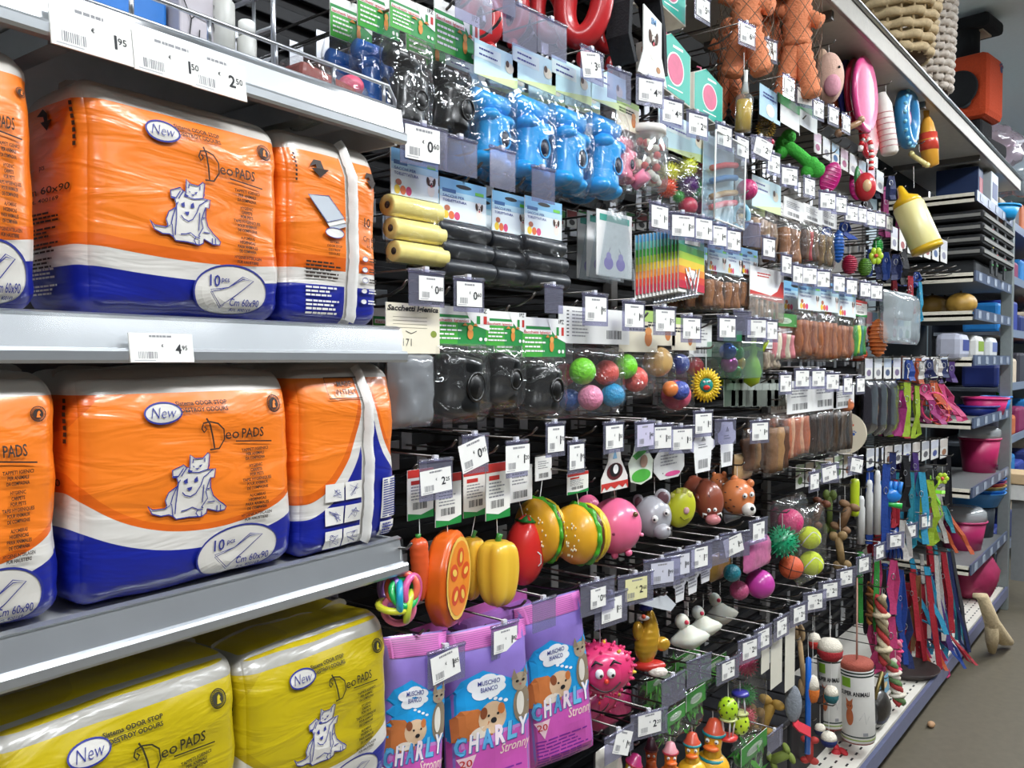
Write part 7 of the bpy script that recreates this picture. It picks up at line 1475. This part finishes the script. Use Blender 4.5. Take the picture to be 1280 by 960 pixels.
# ================================================================== far shelves
X0 = atx(1216, 450, 1).x * 0 + at(1216, 450, YF).x
SHL = []
for k, (yl, lb) in enumerate([(246, 'topmost far shelf beneath the striped cushions'), (346, 'far shelf beneath the tangled wires'), (394, 'far shelf with the round gourds'), (452, 'far shelf with the white and green packets'), (531, 'far shelf with the hot pink bowls'), (618, 'far shelf with the pink bucket and clear lid'), (715, 'lowest far shelf with the pink tub')]):
    z = atx(1216, yl, X0).z; SHL.append(z)
    t = thing('end_shelf', lb, 'shelf', (X0, YF, z)); L = ep.x - X0 - .05
    MB().box((L / 2, .22, 0), (L, .43, .012), mat('7a7c7c', .5, .3)).build('deck', t); MB().box((.002, .22, 0), (.004, .43, .045), mat('f4eedc', .5)).build('end_lip', t)
    MB().box((L / 2, -.004, .006), (L, .008, .05), mat('5f6c88', .35, .3)).build('price_rail', t)
    for i in range(5): MB().box((L * (.1 + i * .2), -.0095, .006), (.07, .001, .036), mat('9aa4b4', .5)).build('price_card', t)
MB().box(((X0 + ep.x) / 2, 1.245, 1.44), (ep.x - X0 - .08, .02, 2.6), mat('262c30', .6, .2)).build('back').name = 'end_backing'
tag(bpy.data.objects['end_backing'], 'grey steel back panel behind the far shelves', 'backing')
def prod(name, label, cat, px, yb, zi, Y, builder, dy=0):
    x = at(px, 450, Y).x; p = Vector((x, Y, SHL[zi] + .007)); t = thing(name, label, cat, p); builder(t, 1); return t
def boxb(w_, d_, h_, c, b=.004, print_=None):
    def f(t, s_):
        MB().box((0, 0, h_ / 2), (w_, d_, h_), mat(c, .5, 0, .05), b).build('carton', t)
        if print_: MB().box((0, -d_ / 2 - .001, h_ * .55), (w_ * .7, .001, h_ * .4), mat(print_, .5, 0, .1)).build('label_print', t)
    return f
def bucket(c, lid, w_=.2, h_=.17):
    def f(t, s_):
        MB().lathe([(.001, 0), (w_ * .38, 0), (w_ * .48, h_), (w_ * .46, h_), (w_ * .37, .006), (.001, .006)], mat(c, .4, 0, .03), 28).build('tub', t); MB().tube([(math.cos(k * .2618) * w_ * .49, math.sin(k * .2618) * w_ * .49, h_) for k in range(24)], .006, mat(c, .4), 6, True).build('rim', t)
        if lid: MB().lathe([(w_ * .5, h_), (w_ * .48, h_ + .05), (w_ * .38, h_ + .07), (.001, h_ + .07)], film_mat('e8eef0', .35, .15, .1, 8, .12), 28).build('lid', t)
    return f
def gourd(c):
    def f(t, s_):
        MB().ell((0, 0, .055), (.075, .07, .055), mat(c, .5, 0, .12, .2, 30), 24, 14, lambda q, p: q * (1 + .05 * math.cos(8 * math.atan2(p.y, p.x)))).build('body', t); MB().tube([(0, 0, .105), (.004, 0, .12)], .006, mat('4a3a20', .7), 6).build('stem', t)
    return f
prod('gourd_ball', 'ochre ribbed gourd shaped ball, brightest of the three', 'ball', 1200, 0, 2, .88, gourd('b08a3c')); prod('gourd_ball', 'dark brown ribbed ball between two ochre ones', 'ball', 1180, 0, 2, 1.0, gourd('5a3a22')); prod('gourd_ball', 'ochre ball half hidden by the blue strap', 'ball', 1164, 0, 2, 1.03, gourd('8a6a2c'))
for i, (px, c, c2, lb) in enumerate([(1190, 'b8bccc', '3a4a90', 'pale bag with violet band, nearest on its shelf'), (1210, 'd8d8d4', '8aa83a', 'white and green bag, middle on its shelf'), (1228, 'd4d8d8', '6a7ab0', 'white bag with blue label, farthest on its shelf')]): prod('product_bag', lb, 'bag', px, 0, 3, .90, boxb(.20, .12, .13, c, .03, c2))
prod('bowl', 'hot pink plastic bowl on the far shelf', 'bowl', 1232, 0, 4, .88, bucket('d8357a', False, .24, .09)); prod('bowl', 'navy blue bowl beneath the hot pink one', 'bowl', 1222, 0, 4, .90, bucket('1f2f80', False, .22, .05))
prod('bowl', 'bright blue plastic bowl beside the pink one', 'bowl', 1246, 0, 4, .86, bucket('2a80d0', False, .16, .09)); prod('toy_frog', 'bright green curved plastic toy behind the bowls', 'toy', 1250, 0, 4, .95, lambda t, s_: MB().tube([(0, 0, 0), (.02, 0, .06), (.05, 0, .12), (.04, 0, .16)], [.03, .03, .02, .012], vin('5ac82c'), 10).build('body', t))
prod('bucket', 'raspberry pink bucket with clear lid on the far shelf', 'bucket', 1226, 0, 5, .92, bucket('b82860', True, .22, .19)); prod('carton', 'clear lidded box beside the raspberry bucket', 'box', 1246, 0, 5, .92, boxb(.2, .15, .16, 'a8b0b4'))
prod('bucket', 'large pink tub with domed clear lid on the lowest shelf', 'bucket', 1206, 0, 6, .93, bucket('b02a62', True, .24, .15))
for i, c in enumerate(('1f6ac0', 'a83a5a', 'c0a050', '2a7ac8', '3a8ad0')):
    t = thing('basin', '%s plastic basin in the nested stack, %s from the top' % (('blue', 'wine red', 'sand', 'mid blue', 'light blue')[i], ('first', 'second', 'third', 'fourth', 'fifth')[i]), 'basin', (at(1232, 450, .93).x - .17, .95, SHL[6] + .262 - i * .02), 0, 'nested plastic basins')
    MB().lathe([(.001, 0), (.12, 0), (.155, .08), (.165, .082), (.158, .075), (.115, .006), (.001, .006)], mat(c, .4), 30).build('shell', t)
t = thing('tub', 'plain dark tub supporting the nested basins', 'tub', (at(1232, 450, .93).x - .17, .95, SHL[6] + .007)); MB().lathe([(.001, 0), (.10, 0), (.11, .17), (.001, .17)], mat('2a323a', .5), 24).build('shell', t)
t = thing('crate', 'beige crate with a white crate beneath at the far post', 'crate', (ep.x + .20, .70, SHL[6] + .20)); MB().box((0, 0, .12), (.26, .3, .06), mat('c8ac84', .6), .004).build('tray', t); MB().box((0, 0, .04), (.24, .28, .09), mat('d8d8d4', .5), .004).build('lower_tray', t); MB().box((0, 0, -.25), (.12, .2, .48), mat('8a8e90', .5, .3)).build('stand', t)
# clutter on upper far shelves
for i in range(4):
    t = thing('folded_mat', 'black and grey striped folded mat, %s from the top' % ('first', 'second', 'third', 'fourth')[i], 'pet mat', ((X0 + ep.x) / 2 - .05, .95, SHL[1] + .30 - i * .058), 0, 'stack of striped mats under the top far shelf')
    MB().box((0, 0, 0), (.9, .36, .048), mat('1d1f22', .8, 0, .05, .3, 80), .015).build('mat', t); MB().box((0, -.182, .0), (.88, .004, .016), mat('8a8a86', .8)).box((-.452, 0, 0), (.004, .33, .016), mat('8a8a86', .8)).build('grey_stripe', t)
t = thing('carton', 'dark box holding up the striped mats', 'box', ((X0 + ep.x) / 2 - .05, .98, SHL[1] + .012)); MB().box((0, 0, .04), (.8, .34, .08), mat('25282b', .7), .01).build('carton', t)
prod('carton', 'tall white carton with blue top on the topmost far shelf', 'box', 1214, 0, 0, .92, boxb(.20, .2, .21, 'c4ccd0', .004, '3a4a7a')); prod('carton', 'navy carton beside the tall white one', 'box', 1196, 0, 0, .95, boxb(.12, .2, .21, '1f3560', .004, 'a04050'))
prod('bowl', 'bright turquoise bowl on the topmost far shelf', 'bowl', 1240, 0, 0, .86, bucket('1f9ad8', False, .26, .07)); prod('carton', 'violet blue packs behind the turquoise bowl', 'box', 1236, 0, 0, 1.08, boxb(.3, .16, .2, '3a4a90', .004, '8a90c0'))
for i, (px, z0, z1_) in enumerate([(1246, 345, 270), (1240, 342, 278), (1256, 350, 276)]):
    p = at(px, z1_, .78); t = thing('strap_bundle', 'dark strap with small coloured buckles at the post, %s of three' % ('middle', 'nearest', 'farthest')[i], 'strap', p); H = (z0 - z1_) * mpp(p); MB().ribbon([(0, 0, 0), (.01, 0, -H / 2), (0, 0, -H)], (.05, 0, 0), .008, mat('22262a', .7)).build('strap', t)
    for k in range(5): MB().box((.0, -.006, -H * (.15 + k * .17)), (.03, .004, .008), mat(('b03030', '3a8a4a', 'b0a03a')[k % 3], .5)).build('buckle', t)
for i in range(14):
    p = at(1146 + i * 5.5, 332 + (i % 3) * 5, .86); t = thing('bare_hook', 'bare silver hook tip above the gourd balls, %s from the hanging bottle' % ('first second third fourth fifth sixth seventh eighth ninth tenth eleventh twelfth thirteenth fourteenth'.split()[i]), 'display hook', p, 0, 'bare hooks above the gourd balls'); MB().tube([(0, 0, 0), (.0, .03, -.008), (0, .38, -.008)], .003, WIRE, 5).build('wire', t)
t = thing('pink_sack', 'crumpled raspberry pink sack at the shelf foot', 'sack', (at(1222, 450, .9).x, .9, .136)); MB().ell((0, 0, .13), (.16, .12, .13), mat('9a2450', .6, 0, .1, .6, 20), 20, 14, lambda q, p: q * (1 + .18 * noise.noise(p * 3))).build('sack', t)
t = thing('orange_toy', 'small orange and silver toy beside the pink sack', 'toy', (at(1240, 450, .86).x, .86, .136)); MB().ell((0, 0, .05), (.05, .04, .05), mat('c07040', .6), 12, 8).build('body', t); MB().box((0, 0, .13), (.06, .02, .06), mat('a8b0b8', .4, .4), .004).build('tag', t)
# fluffy tail toy lying over the edge onto the floor
FUR = mat('cdb994', .95, 0, .12, 1, 90)
e1 = atz(1262, 802, .03); e2 = atz(1240, 814, .025); s0 = at(1228, 746, e1.y + .06); m1 = at(1240, 778, e1.y + .03)
t = thing('fur_toy', 'long cream fluffy tail toy hanging down to the floor', 'plush toy', (m1.x, m1.y, 0)); o_ = Vector((m1.x, m1.y, 0))
MB().tube([s0 - o_ + Vector((0, .04, 0)), s0 - o_, m1 - o_, m1.lerp(e1, .6) - o_ - Vector((0, 0, .02)), e1 - o_], [.012, .026, .034, .036, .02], FUR, 12).build('tail', t)
MB().tube([m1 - o_, m1.lerp(e2, .6) - o_, e2 - o_], [.032, .03, .018], FUR, 12).build('tail', t)

t = thing('scrap', 'small brown scrap lying on the floor near the kick plate', 'litter', (*atz(1164, 906, .01).xy, 0)); MB().ell((0, 0, .012), (.02, .015, .012), mat('b8906a', .7), 10, 6).build('scrap', t)
# bottom-shelf goods
t = thing('shallow_dish', 'dark oval dish on the white base shelf under the leads', 'dish', (at(1132, 450, .92).x, .90, .136)); MB().lathe([(.001, 0), (.10, 0), (.13, .03), (.125, .03), (.10, .006), (.001, .006)], mat('3a3230', .5), 28).build('dish', t)
for i, (px, Y, c, lb) in enumerate([(1080, .88, '1a1a1c', 'black shiny pet bag standing on the base shelf'), (1096, .86, '2a2622', 'black and brass pet bag with a light blue tag')]):
    t = thing('pet_bag', lb, 'bag', (at(px, 450, Y).x, Y, .136)); MB().ell((0, 0, .07), (.09, .06, .07), mat(c, .35, 0, .1, .4, 30, .4), 16, 10).build('bag', t); MB().tube([(-.05, -.02, .12), (0, -.03, .2), (.05, -.02, .12)], .008, mat('8a7a4a', .4, .6), 6).build('handle', t)
shaped_tag('light blue paper tag beside the front can toy', 1094, 1112, 848, 872, .84, [(.2, 0), (.9, 0), (1, 1), (0, 1)], '7ab0cc', lambda P, W, H: P.ellipse(W * .2, -H * .5, W * .14, H * .16, mat('e8c890', .6, 0, 0), 2))
for i in range(5):  # boxes added to keep the space behind the low toys dark
    t = thing('dark_filler_box', 'black storage box in the shade on the base shelf, %s from the steel shelf end' % ('first', 'second', 'third', 'fourth', 'fifth')[i], 'box', (1.25 + i * .36, 1.06, .136), 0, 'added black filler boxes on the base shelf')
    MB().box((0, 0, .10), (.34, .26, .20), mat('17171a', .7, 0, .1), .008).build('body', t); MB().box((0, 0, .212), (.35, .27, .02), mat('1e1e22', .6), .004).build('lid', t)
# ================================================================== on the top shelf
def weave_basket(label, px, py, Y, r0, r1, h_, c, n=22, rows=11, tilt=(0, 0), rz=0, name='wicker_basket'):
    p = at(px, py, Y); t = thing(name, label, 'basket', (p.x, p.y, 2.53), rz, None, *tilt); m = mat(c, .7, 0, .16, .4, 90)
    st = MB()
    for k in range(n): a = 2 * math.pi * k / n; st.tube([(math.cos(a) * (r0 + (r1 - r0) * u), math.sin(a) * (r0 + (r1 - r0) * u), h_ * u) for u in (0, .5, 1)], .005, m, 5)
    st.build('stakes', t); wv = MB()
    for j in range(rows):
        u = (j + .5) / rows; r_ = r0 + (r1 - r0) * u
        wv.tube([(math.cos(2 * math.pi * k / (2 * n)) * (r_ + (.008 if (k // 2 + j) % 2 else -.008)), math.sin(2 * math.pi * k / (2 * n)) * (r_ + (.008 if (k // 2 + j) % 2 else -.008)), h_ * u) for k in range(2 * n)], h_ / rows * .42, m, 6, True)
    wv.build('weave', t); MB().tube([(math.cos(k * .2618) * r1, math.sin(k * .2618) * r1, h_) for k in range(24)], .014, m, 8, True).build('rim', t)
    MB().lathe([(.001, .004), (r0, .004), (r0, .012), (.001, .012)], mat('5a4028', .7, 0, .1, .3, 60), 24).build('bottom', t); return t
weave_basket('large tan wicker basket on the top shelf, nearest to the aisle end', 1110, 96, .88, .13, .22, .42, 'b8a27c', tilt=(R(-4), 0))
weave_basket('tall white woven hamper beside the wicker basket', 1156, 100, .86, .09, .11, .55, 'cfc4b8', 26, 18, name='woven_hamper')
# cat tree with orange plush cube
pc = at(1216, 110, .93)
t = thing('cat_tree', 'cat tree with orange plush cube house and black platforms', 'cat tree', (pc.x, .95, 2.53), R(-8)); OP = mat('c2451f', .95, 0, .10, .8, 120); BK = mat('17181b', .95, 0, .05, .6, 120)
s_ = 56 * mpp(pc); CUBE = .27; CH_ = .34; ZB = .19
MB().box((0, 0, .04), (CUBE * 1.15, CUBE * 1.1, .08), BK, .02).build('base_board', t); MB().box((0, 0, .135), (CUBE * .7, CUBE * .7, .12), BK, .02).build('lower_block', t)
MB().box((0, 0, ZB + CH_ / 2), (CUBE, CUBE, CH_), OP, .035).build('plush_cube', t)
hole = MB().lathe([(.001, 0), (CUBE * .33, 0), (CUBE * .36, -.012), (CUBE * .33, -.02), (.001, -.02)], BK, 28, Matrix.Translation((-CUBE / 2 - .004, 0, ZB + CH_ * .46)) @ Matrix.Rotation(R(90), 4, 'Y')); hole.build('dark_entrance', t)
MB().lathe([(.001, 0), (CUBE * .12, 0), (CUBE * .12, -.006), (.001, -.006)], mat('3a3f44', .9), 20, Matrix.Translation((-CUBE / 2 - .010, -.03, ZB + CH_ * .25)) @ Matrix.Rotation(R(90), 4, 'Y')).build('round_badge', t)
MB().lathe([(.06, 0), (.06, .16)], mat('1b1c1f', .9, 0, .05, .5, 150), 18, Matrix.Translation((-CUBE * .1, .0, ZB + CH_))).build('post', t)
MB().box((CUBE * .12, 0, ZB + CH_ + .18), (CUBE * .95, CUBE * .9, .07), BK, .02).build('platform', t); MB().box((CUBE * .12, -.01, ZB + CH_ + .142), (CUBE * .5, CUBE * .5, .012), mat('b8a48c', .9)).build('platform_lining', t)
P = Print(); P.ellipse(0, 0, .02, .018, mat('2a2f5a', .7, 0, 0), 1)
for a in (-50, -17, 17, 50): P.ellipse(.03 * math.sin(R(a)), .03 * math.cos(R(a)), .007, .009, mat('2a2f5a', .7, 0, 0), 1)
P.on_y(-CUBE * .5 - .001).build('paw_print', t, (CUBE * .28, 0, ZB + CH_ * .82))
for i, (px, py, lb, c) in enumerate([(1266, 175, 'clear crumpled plastic bag on the far end of the top shelf', 'dfeaf0'), (1248, 190, 'milky pink plastic bag below the orange cube', 'e0d0dc')]):
    p = at(px, py, .86 + .05 * i); t = thing('plastic_bag', lb, 'bag', (p.x + (.55 if i == 0 else .0), p.y + .08, 2.55)); MB().ell((0, 0, .16), (.24, .2, .17), film_mat(c, .4, .12, 1, 9, .2), 24, 16, lambda q, p_: q * (1 + .35 * noise.noise(p_ * 2.4 + Vector((i, 0, 0))))).build('film', t); MB().ell((0, 0, .12), (.15, .12, .11), mat('c8d0d8', .7, 0, .1), 12, 8).build('contents', t)
# ================================================================== next bay beyond the post
nb_ = thing('next_bay', 'grey shelving bay beyond the tall post with blue goods', 'shelving', (ep.x + .2, .9, 0)); 
MB().box((2.3, .36, 1.3), (4.7, .02, 2.6), mat('23282e', .6, .2)).build('back_panel', nb_)
for k in range(7): MB().box((2.3, .16, .25 + k * .34), (4.7, .36, .02), mat('6a7078', .5, .3)).build('deck', nb_); MB().box((2.3, -.022, .26 + k * .34), (4.7, .008, .05), mat('8a98b0', .4, .3)).build('price_rail', nb_)
CN = [('2a3f9a', 'deep blue'), ('c86a3a', 'orange'), ('1a2a6a', 'navy'), ('8a2a5a', 'plum'), ('d8c8b0', 'cream'), ('1f7ac0', 'azure'), ('3a3a44', 'charcoal')]
ORD = 'lowest second third fourth fifth sixth highest'.split()
for k in range(7):
    for j in range(9):
        c = CN[(k * 3 + j * 2) % 7]; hh = .14 + .08 * ((k + j) % 3) / 2
        t = thing('carton', '%s carton in the bay beyond the post, %s shelf, place %s' % (c[1], ORD[k], 'one two three four five six seven eight nine'.split()[j]), 'box', (ep.x + .4 + j * .42, 1.0, .261 + k * .34)); MB().box((0, 0, hh / 2), (.3, .2, hh), mat(c[0], .5, 0, .08), .02).build('carton', t)

# ================================================================== plain pegs for goods without a price flap
ZR = []; npeg = 0; pegm = {}
for p, lb in HUNG:
    p = Vector(p)
    if p.z > 2.44 or p.y < .78 or p.y > 1.15: continue
    if any(abs(h.x - p.x) < .035 and -.02 < h.z - p.z < .075 for h in HOOKS): continue
    if any(abs(h.x - p.x) < .02 and abs(h.z - p.z) < .02 for h in ZR): continue
    ZR.append(p); L = YB - p.y; k = round(L, 2)
    if k not in pegm: pegm[k] = MB().tube([(0, -.02, .010), (0, -.012, .002), (0, 0, .001), (0, L, .001)], .0022, WIRE, 5).mesh('wire')
    w2 = lb.split(' card in the dark low queue')[0:1][0].replace(',', '').split()[:10] if 'dark low queue' not in lb else (lb.split(',')[0].replace(' in the dark low queue behind the dispensers', '') + ' low behind dispensers' + lb.split(',')[1].replace(' in the row', '')).split()
    t = thing('display_hook', 'plain steel hook carrying the ' + ' '.join(w2), 'display hook', p, 0, 'plain steel hooks'); link('wire', pegm[k], t); link('hook_plate', hook_meshes(.425)[2], t, (0, L - .425, .012))
for lb, n in USED.items():
    if len(n) > 1 and 'ceiling lamp' not in lb: print('DUPLABEL', n, lb)

print('SHL', [round(z, 3) for z in SHL], 'X0', round(X0, 3), 'ep', round(ep.x, 3))
